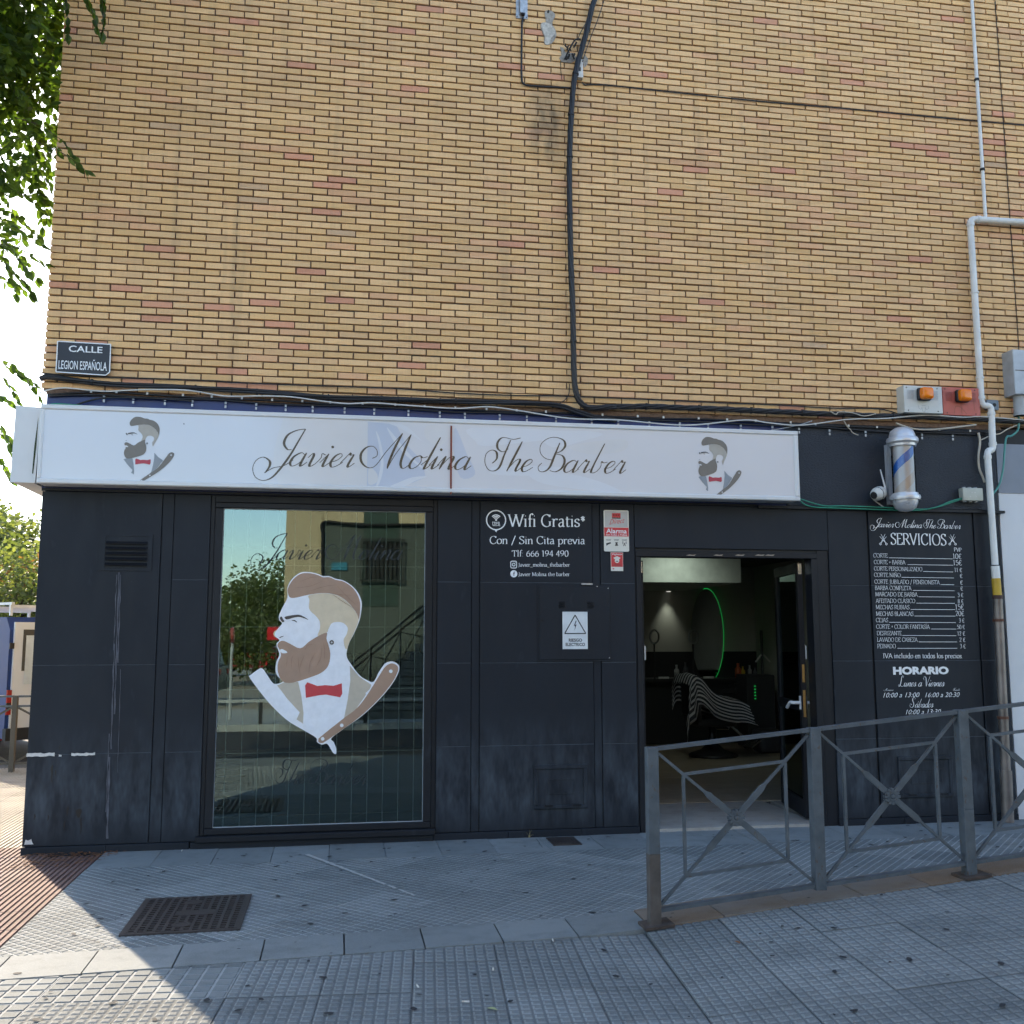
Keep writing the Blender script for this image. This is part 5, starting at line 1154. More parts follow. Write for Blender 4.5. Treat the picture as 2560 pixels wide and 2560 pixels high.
n, hh = 32, 10; V, F, UV = [], [], []
za, zb = bpz0+0.01, bpz1-0.04
for j in range(hh+1):
    for k in range(n+1):
        a = 2*math.pi*k/n; V.append((PX+0.090*math.cos(a), PYY+0.090*math.sin(a), za+(zb-za)*j/hh)); UV.append((k/n, (za+(zb-za)*j/hh-2.93)/0.47+0.09))
for j in range(hh):
    for k in range(n): q = j*(n+1)+k; F.append((q, q+1, q+n+2, q+n+1))
me = bpy.data.meshes.new('striped_core'); me.from_pydata(V, [], F); ul = me.uv_layers.new(name='UVMap')
for lp in me.loops: ul.data[lp.index].uv = UV[lp.vertex_index]
for p in me.polygons: p.use_smooth = True
me.materials.append(M['stripe']); put(bpy.data.objects.new('striped_core', me), bpo)
MB().lathe([(0.103, za), (0.103, zb)], (PX, PYY, 0), 32).build('clear_tube', M['tube_glass'], bpo, auto=60)
MB().box(PX-0.085, PX+0.02, -0.05, 0.0, 2.86, 3.42).build('bracket', M['pole_grey'], bpo); MB().box(PX-0.05, PX+0.05, PYY+0.10, -0.05, 3.32, 3.38).build('bracket_arm', M['pole_grey'], bpo); MB().box(PX-0.05, PX+0.05, PYY+0.10, -0.05, 2.90, 2.96).build('bracket_arm', M['pole_grey'], bpo)
# ------------------------------------------------------------------ security camera
sc_ = thing('security_camera', 'white egg-shaped security camera with a stub aerial left of the barber pole', 'camera', (4.83, -0.08, 2.88))
M['cam_white'] = plain('camera_white', (0.62, 0.62, 0.58, 1), 0.35)
c0 = Vector((4.845, -0.09, 2.952)); ax = Vector((-0.80, -0.45, -0.28)).normalized(); P = [c0-ax*0.085+ax*0.17*k/10 for k in range(11)]
MB().tube(P, [0.028, 0.046, 0.055, 0.061, 0.064, 0.065, 0.064, 0.061, 0.056, 0.048, 0.034], 16).build('body', M['cam_white'], sc_, smooth=True)
MB().tube([c0+ax*0.084, c0+ax*0.095], [0.034, 0.030], 16).build('lens', M['black'], sc_)
MB().tube([c0+ax*0.02, c0+ax*0.024], 0.0655, 20).build('seam', M['dark'], sc_)
MB().tube([c0-ax*0.07+Vector((0.01, 0, 0.01)), Vector((4.925, -0.07, 3.005))], 0.012, 10).build('aerial_joint', M['cam_white'], sc_)
MB().tube([(4.928, -0.07, 2.995), (4.882, -0.075, 3.178)], 0.0085, 10, r1=0.006).build('aerial', plain('aerial_white', (0.8, 0.8, 0.8, 1), 0.3), sc_)
MB().tube([(4.86, -0.06, 2.94), (4.90, 0.0, 2.97)], 0.018, 10).build('mount', M['cam_white'], sc_)
MB().tube(cat_rom([(4.79, -0.09, 2.895), (4.85, -0.06, 2.868), (4.93, -0.03, 2.832), (4.99, -0.02, 2.82)], 5), 0.006, 8).build('lead', M['chip_white'], sc_)
# ------------------------------------------------------------------ alarm sounder boxes
def alarm_box(x0, x1, z0, z1, dep, mat, label, marks):
    a = thing('alarm_box', label, 'alarm box', ((x0+x1)/2, 0, z0), 'alarm boxes above the shop front')
    MB().cbox(x0, x1, -dep, 0.004, z0, z1, 0.004).build('housing', mat, a)
    cx = x0+(x1-x0)*0.485; cz = z0+(z1-z0)*0.66
    bm_ = rbox(cx-0.067, cx+0.067, -dep-0.05, -dep-0.001, cz-0.058, cz+0.062, 0.022, 3); bm_.build('light_base', M['black'], a, smooth=True)
    rbox(cx-0.058, cx+0.064, -dep-0.10, -dep-0.02, cz-0.053, cz+0.058, 0.034, 4).build('amber_lens', M['amber'], a, smooth=True)
    for gx in (x0+(x1-x0)*0.17, x0+(x1-x0)*0.80):
        for k in range(8): MB().box(gx-0.034, gx+0.034, -dep-0.0015, -dep+0.0005, cz-0.042+k*0.0115, cz-0.037+k*0.0115).build('louvre', marks, a)
    for sx_, sz_ in ((x0+0.03, z1-0.02), (x1-0.05, z1-0.02), (x0+0.04, z0+0.02), (x1-0.05, z0+0.02)): MB().lathe([(0.006, 0), (0.005, -0.003)], (sx_, -dep, sz_), 8, 'Y').build('screw', M['dark'], a)
    return a
t = NT('amber'); t.set(Base_Color=(0.85, 0.22, 0.005, 1), Roughness=0.15); t.b.inputs['Subsurface Weight'].default_value = 0.3; t.b.inputs['Subsurface Radius'].default_value = (0.05, 0.02, 0.005); M['amber'] = t.m
ab = alarm_box(5.128, 5.520, 3.716, 3.972, 0.12, plain('sounder_white', (0.58, 0.59, 0.56, 1), 0.4, 0, 0.08, 6), 'pale grey alarm box with an orange light above the barber pole', M['grey_plastic'])
for pts in ([(5.27, 3.785), (5.275, 3.76), (5.295, 3.75), (5.305, 3.765)], [(5.375, 3.785), (5.37, 3.76), (5.35, 3.75), (5.34, 3.765)], [(5.305, 3.772), (5.31, 3.735), (5.322, 3.722), (5.335, 3.735), (5.34, 3.772)], [(5.30, 3.79), (5.322, 3.785), (5.345, 3.79)]):
    MB().ribbon(cat_rom([Vector(p) for p in pts], 4), lambda t, s: 0.0022, -0.1212).build('emblem_line', M['grey_plastic'], ab)
ab = alarm_box(5.548, 5.936, 3.716, 3.985, 0.08, plain('sounder_red', (0.46, 0.105, 0.075, 1), 0.5, 0, 0.15, 6), 'faded red alarm box with an orange light beside the white pipe', plain('red_louvre', (0.24, 0.05, 0.04, 1), 0.6))
for pts in ([(5.735, 3.86), (5.735, 3.80)], [(5.735, 3.80), (5.74, 3.72)], [(5.87, 3.88), (5.872, 3.77)], [(5.66, 3.73), (5.68, 3.80), (5.735, 3.79), (5.79, 3.73)]):
    MB().ribbon([Vector(p) for p in pts] if len(pts) < 3 else cat_rom([Vector(p) for p in pts], 5), lambda t, s: 0.0028, -0.0808).build('rust_run', plain('rust_run', (0.30, 0.10, 0.06, 1), 0.8), ab)
# ------------------------------------------------------------------ small boxes
jb = thing('junction_box', 'beige junction box at the end of the green cables', 'junction box', (5.81, 0, 2.9))
rbox(5.708, 5.914, -0.075, -0.003, 2.910, 3.030, 0.008).build('housing', plain('beige_plastic', (0.46, 0.47, 0.40, 1), 0.5, 0, 0.08, 9), jb, smooth=False, auto=30)
for bx_ in (5.74, 5.80, 5.86):
    for bz_ in (2.905, 3.034): MB().lathe([(0.016, -0.006), (0.016, 0.006)], (bx_, -0.04, bz_), 12).build('knockout', M['grey_plastic'], jb)
for q in ((5.80, 2.985), (5.83, 2.985), (5.84, 2.95), (5.78, 2.945)): MB().lathe([(0.006, 0), (0.005, -0.002)], (q[0], -0.0755, q[1]), 8, 'Y').build('paint_dot', M['chip_white'], jb)
mb_ = thing('meter_cabinet', 'tall grey metal cabinet on the brick at the right edge', 'cabinet', (6.45, 0, 3.92))
MB().cbox(6.255, 6.68, -0.16, 0.003, 3.925, 4.36, 0.006).build('housing', plain('cabinet_grey', (0.40, 0.43, 0.46, 1), 0.5, 0.2, 0.18, 7), mb_); MB().box(6.27, 6.66, -0.164, -0.1605, 4.155, 4.16).build('door_seam', M['dark'], mb_)
MB().tube([(6.345, -0.08, 3.923), (6.345, -0.08, 3.735)], 0.05, 16).build('spout', M['grey_plastic'], mb_, smooth=False, auto=40); MB().tube([(6.345, -0.08, 3.760), (6.345, -0.08, 3.735)], 0.056, 16).build('collar', M['grey_plastic'], mb_, auto=40)
jb2 = thing('blue_grey_box', 'small blue grey junction box tucked behind the bent white pipe', 'junction box', (6.09, 0, 3.79))
rbox(6.030, 6.158, -0.045, -0.002, 3.792, 3.890, 0.006).build('housing', plain('slate_plastic', (0.15, 0.19, 0.23, 1), 0.5), jb2); MB().lathe([(0.018, 0), (0.018, -0.004)], (6.11, -0.0452, 3.84), 14, 'Y').build('cap', M['dark'], jb2)
# ------------------------------------------------------------------ pipes
M['pvc'] = plain('white_pvc', (0.70, 0.70, 0.67, 1), 0.45, 0, 0.12, 5)
def smoothpath(pts, r=0.05, n=6):
    out = [Vector(pts[0])]
    for i in range(1, len(pts)-1):
        p, a, b = Vector(pts[i]), Vector(pts[i-1]), Vector(pts[i+1]); d0 = (a-p).normalized()*min(r, (a-p).length*0.45); d1 = (b-p).normalized()*min(r, (b-p).length*0.45)
        for k in range(n+1): t_ = k/n; out.append((p+d0)*(1-t_)**2+p*2*t_*(1-t_)+(p+d1)*t_*t_)
    out.append(Vector(pts[-1])); return out
p1 = thing('upper_pipe', 'thin white pipe running down the brick into the cross pipe', 'pipe', (6.13, -0.05, 5.7))
MB().tube([(6.137, -0.05, 8.75), (6.137, -0.05, 5.705)], 0.0170, 14).build('pipe', M['pvc'], p1, auto=60)
for z in (7.14, 6.2): MB().tube([(6.137, -0.05, z-0.012), (6.137, -0.05, z+0.012)], 0.0245, 14).build('clamp', M['dark'], p1, auto=60)
p2 = thing('drain_pipe', 'white pipe bending from the cross run down past the alarm boxes', 'pipe', (5.99, -0.07, 2.30))
path = smoothpath([(6.95, -0.07, 5.687), (5.955, -0.07, 5.672), (5.957, -0.07, 3.822), (6.055, -0.07, 3.822), (6.047, -0.07, 3.395), (5.975, -0.085, 3.385), (5.985, -0.085, 2.31)], 0.055)
MB().tube(path, 0.0305, 16).build('pipe', M['pvc'], p2, auto=60)
for z in (4.93, 4.09): MB().tube([(5.957, -0.07, z-0.008), (5.957, -0.07, z+0.008)], 0.038, 14).build('clamp', M['pvc'], p2, auto=60)
for q0, q1 in (((6.03, -0.07, 5.673), (6.06, -0.07, 5.6735)), ((5.957, -0.07, 5.60), (5.957, -0.07, 5.63)), ((5.957, -0.07, 3.88), (5.957, -0.07, 3.91)), ((6.053, -0.07, 3.73), (6.053, -0.07, 3.76)), ((6.048, -0.07, 3.44), (6.048, -0.07, 3.47)), ((5.976, -0.085, 3.31), (5.976, -0.085, 3.34))): MB().tube([q0, q1], 0.0365, 16).build('socket', M['pvc'], p2, auto=60)
p3 = thing('steel_pole', 'brownish steel pipe with a yellow painted sleeve standing against the shop front', 'pipe', (5.97, -0.085, 0.0))
M['old_steel'] = plain('old_steel', (0.19, 0.165, 0.15, 1), 0.42, 0.5, 0.3, 4)
MB().tube([(5.985, -0.085, 2.30), (5.988, -0.085, 2.18)], 0.0375, 16).build('white_sleeve', M['pvc'], p3, auto=60)
MB().tube([(5.985, -0.085, 2.185), (5.990, -0.085, 2.03)], 0.0395, 16).build('yellow_sleeve', plain('yellow_sleeve', (0.52, 0.33, 0.03, 1), 0.5), p3, auto=60)
MB().tube([(5.990, -0.085, 2.03), (5.990, -0.085, 1.995)], 0.046, 16).build('collar', plain('brown_collar', (0.06, 0.03, 0.025, 1), 0.7), p3, auto=60)
MB().tube([(5.990, -0.085, 1.995), (5.965, -0.085, 0.45)], 0.042, 18).build('pipe', M['old_steel'], p3, auto=60); MB().tube([(5.965, -0.085, 0.452), (5.955, -0.085, 0.0)], 0.052, 18).build('foot', M['old_steel'], p3, auto=60)
for z in (1.80, 0.92): MB().tube([(5.986-(2-z)*0.016, -0.085, z-0.012), (5.986-(2-z)*0.016, -0.085, z+0.012)], 0.050, 16).build('clamp', plain('rusty_clamp', (0.12, 0.05, 0.03, 1), 0.8), p3, auto=60)
# ------------------------------------------------------------------ cables
M['cable'] = plain('black_cable', (0.012, 0.012, 0.014, 1), 0.45, 0, 0.3, 30); M['cable_w'] = plain('white_cable', (0.62, 0.60, 0.55, 1), 0.5); M['cable_g'] = plain('green_cable', (0.03, 0.25, 0.16, 1), 0.4); M['cable_b'] = plain('beige_cable', (0.48, 0.43, 0.35, 1), 0.5)
def run(pix, Y): return cat_rom([at(a, b, Y) for a, b in pix], 6)
def cable(name, label, pix, Y, r, mat, n=8, clips=None, group='cables on the shop front'):
    o = tag(MB().tube(run(pix, Y), r, n).build(name, mat, smooth=True), label, 'cable', group)
    return o
def bundle(name, label, pix, Y, r, count, turns, mat, ties):
    P = run(pix, Y); root = thing(name, label, 'cable', P[0], 'cables on the shop front'); L = len(P); s = 0; S = [0]
    for i in range(1, L): s += (P[i]-P[i-1]).length; S.append(s)
    # resample finely for the twist
    Q = []; N = int(s/0.045)
    j = 0
    for k in range(N+1):
        d = s*k/N
        while j < L-2 and S[j+1] < d: j += 1
        q = P[j].lerp(P[j+1], (d-S[j])/max(1e-6, S[j+1]-S[j])); Q.append((q, d))
    for c in range(count):
        pts = []
        for k, (q, d) in enumerate(Q):
            tdir = (Q[min(k+1, N)][0]-Q[max(k-1, 0)][0]).normalized(); sd = tdir.cross(Vector((0, 1, 0))).normalized(); a = 2*math.pi*(c/count+d*turns)
            pts.append(q+sd*math.cos(a)*r*1.05+Vector((0, 1, 0))*math.sin(a)*r*1.05)
        MB().tube(pts, r*random.uniform(0.85, 1.1), 7).build('strand', mat, root, smooth=True)
    for d in ties:
        k = min(range(N+1), key=lambda i: abs(Q[i][1]-d)); tdir = (Q[min(k+1, N)][0]-Q[max(k-1, 0)][0]).normalized(); MB().tube([Q[k][0]-tdir*0.007, Q[k][0]+tdir*0.007], r*2.35, 10).build('cable_tie', M['black'], root)
    return root
bundle('cable_bundle', 'thick bundle of black cables hanging down the middle of the brick wall', [(1500,-40),(1480,20),(1462,95),(1444,160),(1434,215),(1427,300),(1424,400),(1424,520),(1427,640),(1431,760),(1434,880),(1436,950),(1442,990),(1456,1012),(1478,1020),(1540,1016)], -0.055, 0.0135, 5, 1.1, M['cable'], [0.95, 1.35, 1.75, 2.3, 2.9, 3.5, 4.0])
bundle('cable_bundle', 'twisted black cables running right along the top of the shop front', [(1530,1017),(1610,1016),(1735,1020),(1860,1025),(1962,1030),(2060,1034),(2160,1038),(2261,1041),(2435,1047),(2600,1057)], -0.05, 0.0135, 4, 1.6, M['cable'], [0.3, 0.8, 1.3, 1.8, 2.2, 2.7])
bundle('cable_bundle', 'black cables wrapped round the left corner above the shop sign', [(100,948),(118,942),(200,952),(300,962),(450,968),(600,976),(807,992),(950,997),(1080,1001),(1240,1006),(1340,1008),(1400,1014),(1440,1028),(1490,1044),(1540,1052)], -0.045, 0.0115, 3, 0.35, M['cable'], [0.4, 1.2, 1.7, 2.3, 2.9, 3.4])
cable('thin_cable', 'thin black cable along the lowest brick courses left of the vertical bundle', [(104,932),(145,936),(275,943),(400,947),(536,952),(600,957),(842,966),(987,971),(1130,982),(1270,988),(1399,990),(1560,996),(1673,1001),(1800,1007),(1938,1012),(2080,1020),(2195,1022),(2250,1036)], -0.022, 0.0055, M['cable'])
cable('white_cable', 'long white cable drooping across the whole top of the shop front', [(98,983),(120,975),(163,970),(254,978),(315,976),(380,974),(471,976),(562,990),(645,990),(724,992),(807,1003),(869,1009),(931,1007),(1014,1013),(1138,1021),(1221,1017),(1300,1027),(1424,1046),(1548,1050),(1714,1063),(1859,1050),(1921,1057),(2004,1063),(2116,1049),(2217,1046),(2313,1038),(2406,1043),(2464,1042),(2600,1054)], -0.075, 0.0058, M['cable_w'])
LC = [(120,990),(250,986),(383,992),(540,1000),(690,1008),(844,1014),(987,1020),(1130,1027),(1270,1033),(1420,1040),(1580,1048),(1750,1054),(1900,1060),(2040,1068),(2200,1076),(2350,1082),(2470,1087)]
for k, (lab, off, Y) in enumerate((('black cable clipped along the very top edge of the dark band', 0, -0.014), ('black cable clipped just below the top edge of the dark band', 9, -0.016))):
    cc = thing('clipped_cable', lab, 'cable', at(120, 990+off, Y), 'cables on the shop front')
    MB().tube(run([(a, b-5+off*0.7+2*math.sin(a/60+k*2)) for a, b in LC], Y), 0.0085, 8).build('cable', M['cable'], cc, smooth=True)
    for a in range(222+k*35, 2440, 76):
        for (x0_, y0_), (x1_, y1_) in zip(LC, LC[1:]):
            if x0_ <= a <= x1_: b = y0_+(y1_-y0_)*(a-x0_)/(x1_-x0_); break
        q = at(a+random.uniform(-8, 8), b+off*0.7-2+(2 if k else -6), Y-0.010); MB().obox(q, (0.008, 0, 0), (0, 0.004, 0), (0, 0, 0.010)).build('clip', M['grey_plastic'] if k else M['cable_w'], cc)
        if k: MB().obox(q+Vector((0, 0, -0.032)), (0.0075, 0, 0), (0, 0.004, 0), (0, 0, 0.011)).build('clip', M['zinc'], cc)
cable('black_cable', 'black cable curving down behind the left end of the sign', [(175,1018),(215,1004),(260,995),(330,994),(420,998),(480,1003)], -0.03, 0.008, M['cable'])
cable('green_cable', 'short green cable arching over the left end of the sign', [(112,1018),(128,1011),(150,1010),(190,1013),(225,1018),(250,1023)], -0.06, 0.0062, M['cable_g'])
cable('grey_cable', 'thin grey cable slipping behind the right end of the sign top', [(1830,1078),(1900,1080),(1950,1072),(2000,1062),(2030,1052)], -0.05, 0.0045, M['grey_plastic'])
cable('beige_cable', 'loose beige cable end hanging on the dark render right of the sign', [(2110,1052),(2118,1066),(2126,1074),(2132,1082),(2146,1088)], -0.03, 0.005, M['cable_b'])
cable('beige_cable', 'beige cable looped above the barber pole', [(2240,1058),(2262,1066),(2290,1073),(2330,1074),(2366,1071),(2400,1067),(2440,1062)], -0.06, 0.009, M['cable_b'])
cable('beige_cable', 'beige cable crossing from the bundle to the bent pipe', [(2075,1028),(2090,1036),(2098,1030),(2130,1032),(2160,1040),(2190,1034)], -0.08, 0.005, M['cable_b'])
cable('beige_cable', 'pair of beige wires tied beside the white pipe on the dark render', [(2446,1082),(2450,1105),(2446,1140),(2448,1170),(2458,1195),(2462,1206)], -0.04, 0.011, M['cable_b'])
cable('beige_cable', 'beige wire rising from the tied pair across to the corner', [(2452,1100),(2480,1088),(2500,1084),(2520,1072),(2545,1062)], -0.05, 0.006, M['cable_b'])
cable('green_cable', 'upper green cable sagging from the sign to the beige junction box', [(1998,1246),(2030,1257),(2065,1265),(2110,1265),(2200,1268),(2300,1273),(2340,1268),(2375,1254),(2405,1245)], -0.05, 0.0062, M['cable_g'])
cable('green_cable', 'lower green cable sagging from the sign to the beige junction box', [(1998,1250),(2014,1262),(2040,1268),(2090,1270),(2200,1274),(2290,1276),(2335,1270),(2368,1260),(2405,1247)], -0.045, 0.0062, M['cable_g'])
cable('green_cable', 'thick teal cable dropping from the grey cabinet at the right edge', [(2546,1030),(2547,1062),(2543,1078),(2528,1090),(2516,1094),(2511,1130),(2508,1170),(2499,1210),(2482,1236)], -0.06, 0.0095, plain('teal_cable', (0.07, 0.27, 0.24, 1), 0.45))
cable('wall_cable', 'thin dark cable crossing the brick wall to the right of the splitter box', [(1456,205),(1462,212),(1480,211),(1540,215),(1700,232),(1900,253),(2100,270),(2300,289),(2440,302),(2600,316)], -0.012, 0.006, M['cable'])
cable('thin_cable', 'thin cable from the galvanised trunking down to the vertical bundle', [(1308,44),(1305,60),(1304,120),(1304,190),(1308,208),(1325,214),(1370,217),(1410,219),(1432,221)], -0.016, 0.0088, M['cable'])
cable('thin_cable', 'slack thin wire left of the vertical cable bundle at the top', [(1478,10),(1468,50),(1452,80),(1444,100)], -0.10, 0.004, M['cable'])
cable('thin_cable', 'slack thin wire right of the vertical cable bundle at the top', [(1510,0),(1496,45),(1478,90),(1464,130),(1456,155)], -0.10, 0.004, M['cable'])
cable('thin_cable', 'short thin wire joining the vertical bundle above the cable corner', [(1424,960),(1422,985),(1412,1000),(1396,1010)], -0.03, 0.004, M['cable'])
cable('thin_cable', 'hairline wire hanging from the rusted anchor on the brick', [(1402,150),(1402,175),(1405,200)], -0.012, 0.003, M['cable'])
# trunking, splitter and anchor
tk = thing('cable_trunking', 'galvanised steel cable trunking at the top edge above the window', 'trunking', (1.54, -0.03, 7.28))
a, b = at(1289.5, 46, 0), at(1318.5, 46, 0)
MB().box(a.x, b.x, -0.010, -0.002, a.z, 8.6).build('backplate', M['zinc'], tk); cx = (a.x+b.x)/2
MB().box(cx-0.022, cx+0.026, -0.055, -0.0105, a.z+0.03, 8.6).build('channel', M['zinc'], tk)
for x_ in (a.x+0.01, b.x-0.012): MB().lathe([(0.006, 0), (0.005, -0.003)], (x_, -0.0102, a.z+0.015), 8, 'Y').build('screw', M['dark'], tk)
MB().tube([(cx+0.004, -0.035, a.z+0.045), (cx+0.006, -0.04, a.z+0.01)], 0.016, 10).build('gland', M['black'], tk)
sp_ = thing('splitter_box', 'small white splitter box half behind the vertical cable bundle', 'junction box', (2.09, -0.03, 6.75))
a, b = at(1443, 150, -0.03), at(1457, 197, -0.03); MB().cbox(a.x, b.x, -0.05, -0.002, b.z, a.z, 0.004).build('housing', M['chip_white'], sp_); MB().box(a.x+0.006, a.x+0.028, -0.052, -0.0502, b.z+0.06, b.z+0.10).build('label', M['ink'], sp_)
rs = random.Random(2); cl = thing('cable_anchor', 'rusted cable anchor with crumbled plaster left of the vertical bundle', 'anchor', at(1418, 140, 0))
for pp, mt in (([(1400,118),(1408,122),(1412,132),(1436,134),(1440,150),(1428,158),(1404,156),(1398,146),(1404,138)], 'plaster'), ([(1462,138),(1470,148),(1468,162),(1460,170),(1456,150)], 'plaster')):
    if 'plaster' not in M: M['plaster'] = plain('plaster', (0.34, 0.31, 0.27, 1), 0.95, 0, 0.3, 40, 0.8, 90)
    P = [at(*p, 0) for p in pp]; pane('plaster_patch', [(p.x, p.z) for p in P], -0.008, M[mt], cl, 0.007)
for k in range(14):
    q = at(1415+rs.uniform(-12, 22), 130+rs.uniform(-22, 20), -0.04); MB().tube([q, q+Vector((rs.uniform(-.03, .03), rs.uniform(-.03, .0), rs.uniform(-.04, .05)))], rs.uniform(0.004, 0.010), 6).build('rust_lump', M['dark'], cl)
MB().tube(cat_rom([at(1412,148,-0.02), at(1424,122,-0.05), at(1438,100,-0.06), at(1452,98,-0.06)], 5), 0.008, 8).build('hook', M['dark'], cl)
P = [at(*p, 0) for p in ((1362,30),(1378,28),(1388,40),(1380,60),(1388,75),(1390,92),(1378,110),(1362,112),(1360,92),(1352,72),(1352,60),(1364,56))]
pp_ = thing('plaster_patch', 'pale grey plaster patch smeared on the brick right of the trunking', 'plaster patch', (P[0].x, 0, P[6].z)); pane('plaster', [(p.x, p.z) for p in P], -0.0075, M['plaster'], pp_, 0.006, True)
P2 = [at(*p, 0) for p in ((1352,62),(1366,58),(1380,66),(1388,82),(1376,98),(1372,112),(1362,110),(1362,92))]; pane('fresh_plaster', [(p.x, p.z) for p in P2], -0.0095, plain('fresh_plaster', (0.50, 0.47, 0.42, 1), 0.95, 0, 0.25, 50, 0.8, 80), pp_, 0.0018, True)
MB().tube([at(1369, 34, 0), at(1372, 25, -0.02)], 0.008, 6).build('stub', M['dark'], pp_)
# clip dots on the thin cable
# ------------------------------------------------------------------ railing on the ramp
t = NT('grey_railing_paint'); n1 = t.noise(t.pos(), 9, 5, 0.6); n2 = t.noise(t.pos((1, 1, 0.6)), 38, 4, 0.65)
c_ = t.ramp(n1, 0.3, 0.72, (0.060, 0.074, 0.086, 1), (0.105, 0.122, 0.138, 1)); c_ = t.mix(t.math('MULTIPLY', t.ramp(n2, 0.62, 0.68), 0.75), c_, (0.085, 0.055, 0.038, 1))
t.set(Base_Color=c_, Roughness=0.55); t.bump(t.math('ADD', n2, n1), 0.25, 0.003); M['rail'] = t.m; M['rail_bare'] = plain('bare_railing_foot', (0.10, 0.085, 0.075, 1), 0.65, 0.2, 0.3, 12, 0.3); M['rust'] = plain('rust', (0.07, 0.052, 0.042, 1), 0.9, 0, 0.4, 18, 0.5)
RY = -2.745
def rz(x): return 0.006+0.092*(x-1.795) if x > 1.3 else 0
rl = thing('ramp_railing', 'grey steel railing with crossed bars and rosettes along the ramp', 'railing', (1.795, RY, 0))
posts = [1.797, 2.805, 3.777, 4.78]
TOP = 1.012
for k, x in enumerate(posts):
    zb = zr(x); zt = 1.017+0.0945*(x-1.797)
    split = zb+0.40 if k in (0, 2) else zb-0.02
    if k in (0, 2): MB().cbox(x-0.0335, x+0.0335, RY-0.03, RY+0.03, zb-0.01, split-0.0003, 0.003).build('post_foot', M['rail_bare'] if k == 0 else M['rail'], rl)
    MB().cbox(x-0.033, x+0.033, RY-0.03, RY+0.03, max(split, zb+0.06 if k in (1, 3) else split), zt, 0.003).build('post', M['rail'], rl)
    if k in (0, 2): MB().obox((x+0.01, RY, zb+0.012), (0.085, 0, 0.0079), (0, 0.075, 0), (0, 0, 0.008)).build('base_plate', M['rust'], rl)
fin = {}
for a, b in zip(posts, posts[1:]):
    def zt_(x): return 1.017+0.0945*(x-1.797)
    def zl_(x): return zr(x)+0.085
    xa, xb = a+0.034, b-0.034
    MB().bar((xa, RY, zt_(xa)-0.011), (xb, RY, zt_(xb)-0.011), 0.022, 0.0105).build('top_rail', M['rail'], rl)
    MB().bar((xa, RY, zl_(xa)), (xb, RY, zl_(xb)), 0.021, 0.010).build('bottom_rail', M['rail'], rl)
    w_ = xb-xa; ia, ib = xa+0.165*w_, xb-0.165*w_
    hh = lambda x, f: zl_(x)+0.01+(zt_(x)-0.022-zl_(x)-0.01)*f
    c = Vector(((xa+xb)/2, RY, (hh((xa+xb)/2, 0.5))))
    TL, TR, BL_, BR = Vector((xa, RY, hh(xa, 0.985))), Vector((xb, RY, hh(xb, 0.985))), Vector((xa, RY, hh(xa, 0.015))), Vector((xb, RY, hh(xb, 0.015)))
    iTL, iTR, iBL, iBR = TL.lerp(c, 0.33), TR.lerp(c, 0.33), BL_.lerp(c, 0.33), BR.lerp(c, 0.33)
    for p, q in ((iTL, iTR), (iBL, iBR)): MB().bar(p, q, 0.009, 0.0085).build('inner_rail', M['rail'], rl)
    for p, q in ((iTL, iBL), (iTR, iBR)): MB().bar(p+Vector((0, 0, -.009)), q+Vector((0, 0, .009)), 0.0085, 0.009).build('inner_upright', M['rail'], rl)
    for p in (TL, TR, BL_, BR):
        m0 = p.lerp(c, 0.60); m1 = p.lerp(c, 0.655); e = p.lerp(c, 0.94); dd = (c-p).normalized(); sd = dd.cross(Vector((0, 1, 0)))
        mb = MB(); mb.bar(p.lerp(c, 0.01), m0, 0.008, 0.0085, (0, 1, 0))
        A_ = [(m0, 0.008), (m1, 0.019), (e, 0.017)]
        V_ = []
        for q, wd in A_: V_ += [q+sd*wd+Vector((0, -.006, 0)), q-sd*wd+Vector((0, -.006, 0)), q-sd*wd+Vector((0, .006, 0)), q+sd*wd+Vector((0, .006, 0))]
        mb.add(V_, [(0,1,5,4),(1,2,6,5),(2,3,7,6),(3,0,4,7),(4,5,9,8),(5,6,10,9),(6,7,11,10),(7,4,8,11),(8,9,10,11),(3,2,1,0)]); mb.build('cross_bar', M['rail'], rl)
    for sd_ in (-1, 1):
        mb = MB(); y0 = RY+sd_*0.007
        for k in range(12):
            an = 2*math.pi*k/12; q = c+Vector((math.cos(an)*0.034, sd_*0.010, math.sin(an)*0.036)); mb.obox(q, (math.cos(an)*0.015, 0, math.sin(an)*0.012), (0, 0.006, 0), (-math.sin(an)*0.0085, 0, math.cos(an)*0.0085))
        mb.lathe([(0.029, 0.0), (0.028, sd_*0.008), (0.022, sd_*0.010), (0.014, sd_*0.006), (0.011, sd_*0.013), (0.004, sd_*0.015)], (c.x, y0, c.z), 16, 'Y'); mb.build('rosette', M['rail'], rl)
# ------------------------------------------------------------------ manhole, drain cover
M['iron'] = plain('cast_iron', (0.062, 0.050, 0.046, 1), 0.6, 0.35, 0.3, 14, 0.4); M['iron_dark'] = plain('iron_recess', (0.016, 0.014, 0.013, 1), 0.85)
mh = thing('manhole_cover', 'rectangular cast iron manhole cover in the lattice paving', 'manhole cover', (-0.846, -1.94, 0))
MX0, MX1, MY0, MY1 = -1.174, -0.518, -2.335, -1.54
mb = MB()
for a in ((MX0, MX1, MY0, MY0+0.025), (MX0, MX1, MY1-0.025, MY1), (MX0, MX0+0.025, MY0+0.025, MY1-0.025), (MX1-0.025, MX1, MY0+0.025, MY1-0.025)): mb.box(a[0], a[1], a[2], a[3], -0.03, 0.008)
mb.build('frame', M['iron'], mh); MB().box(MX0+0.026, MX1-0.026, MY0+0.026, MY1-0.026, -0.02, 0.003).build('recess', M['iron_dark'], mh)
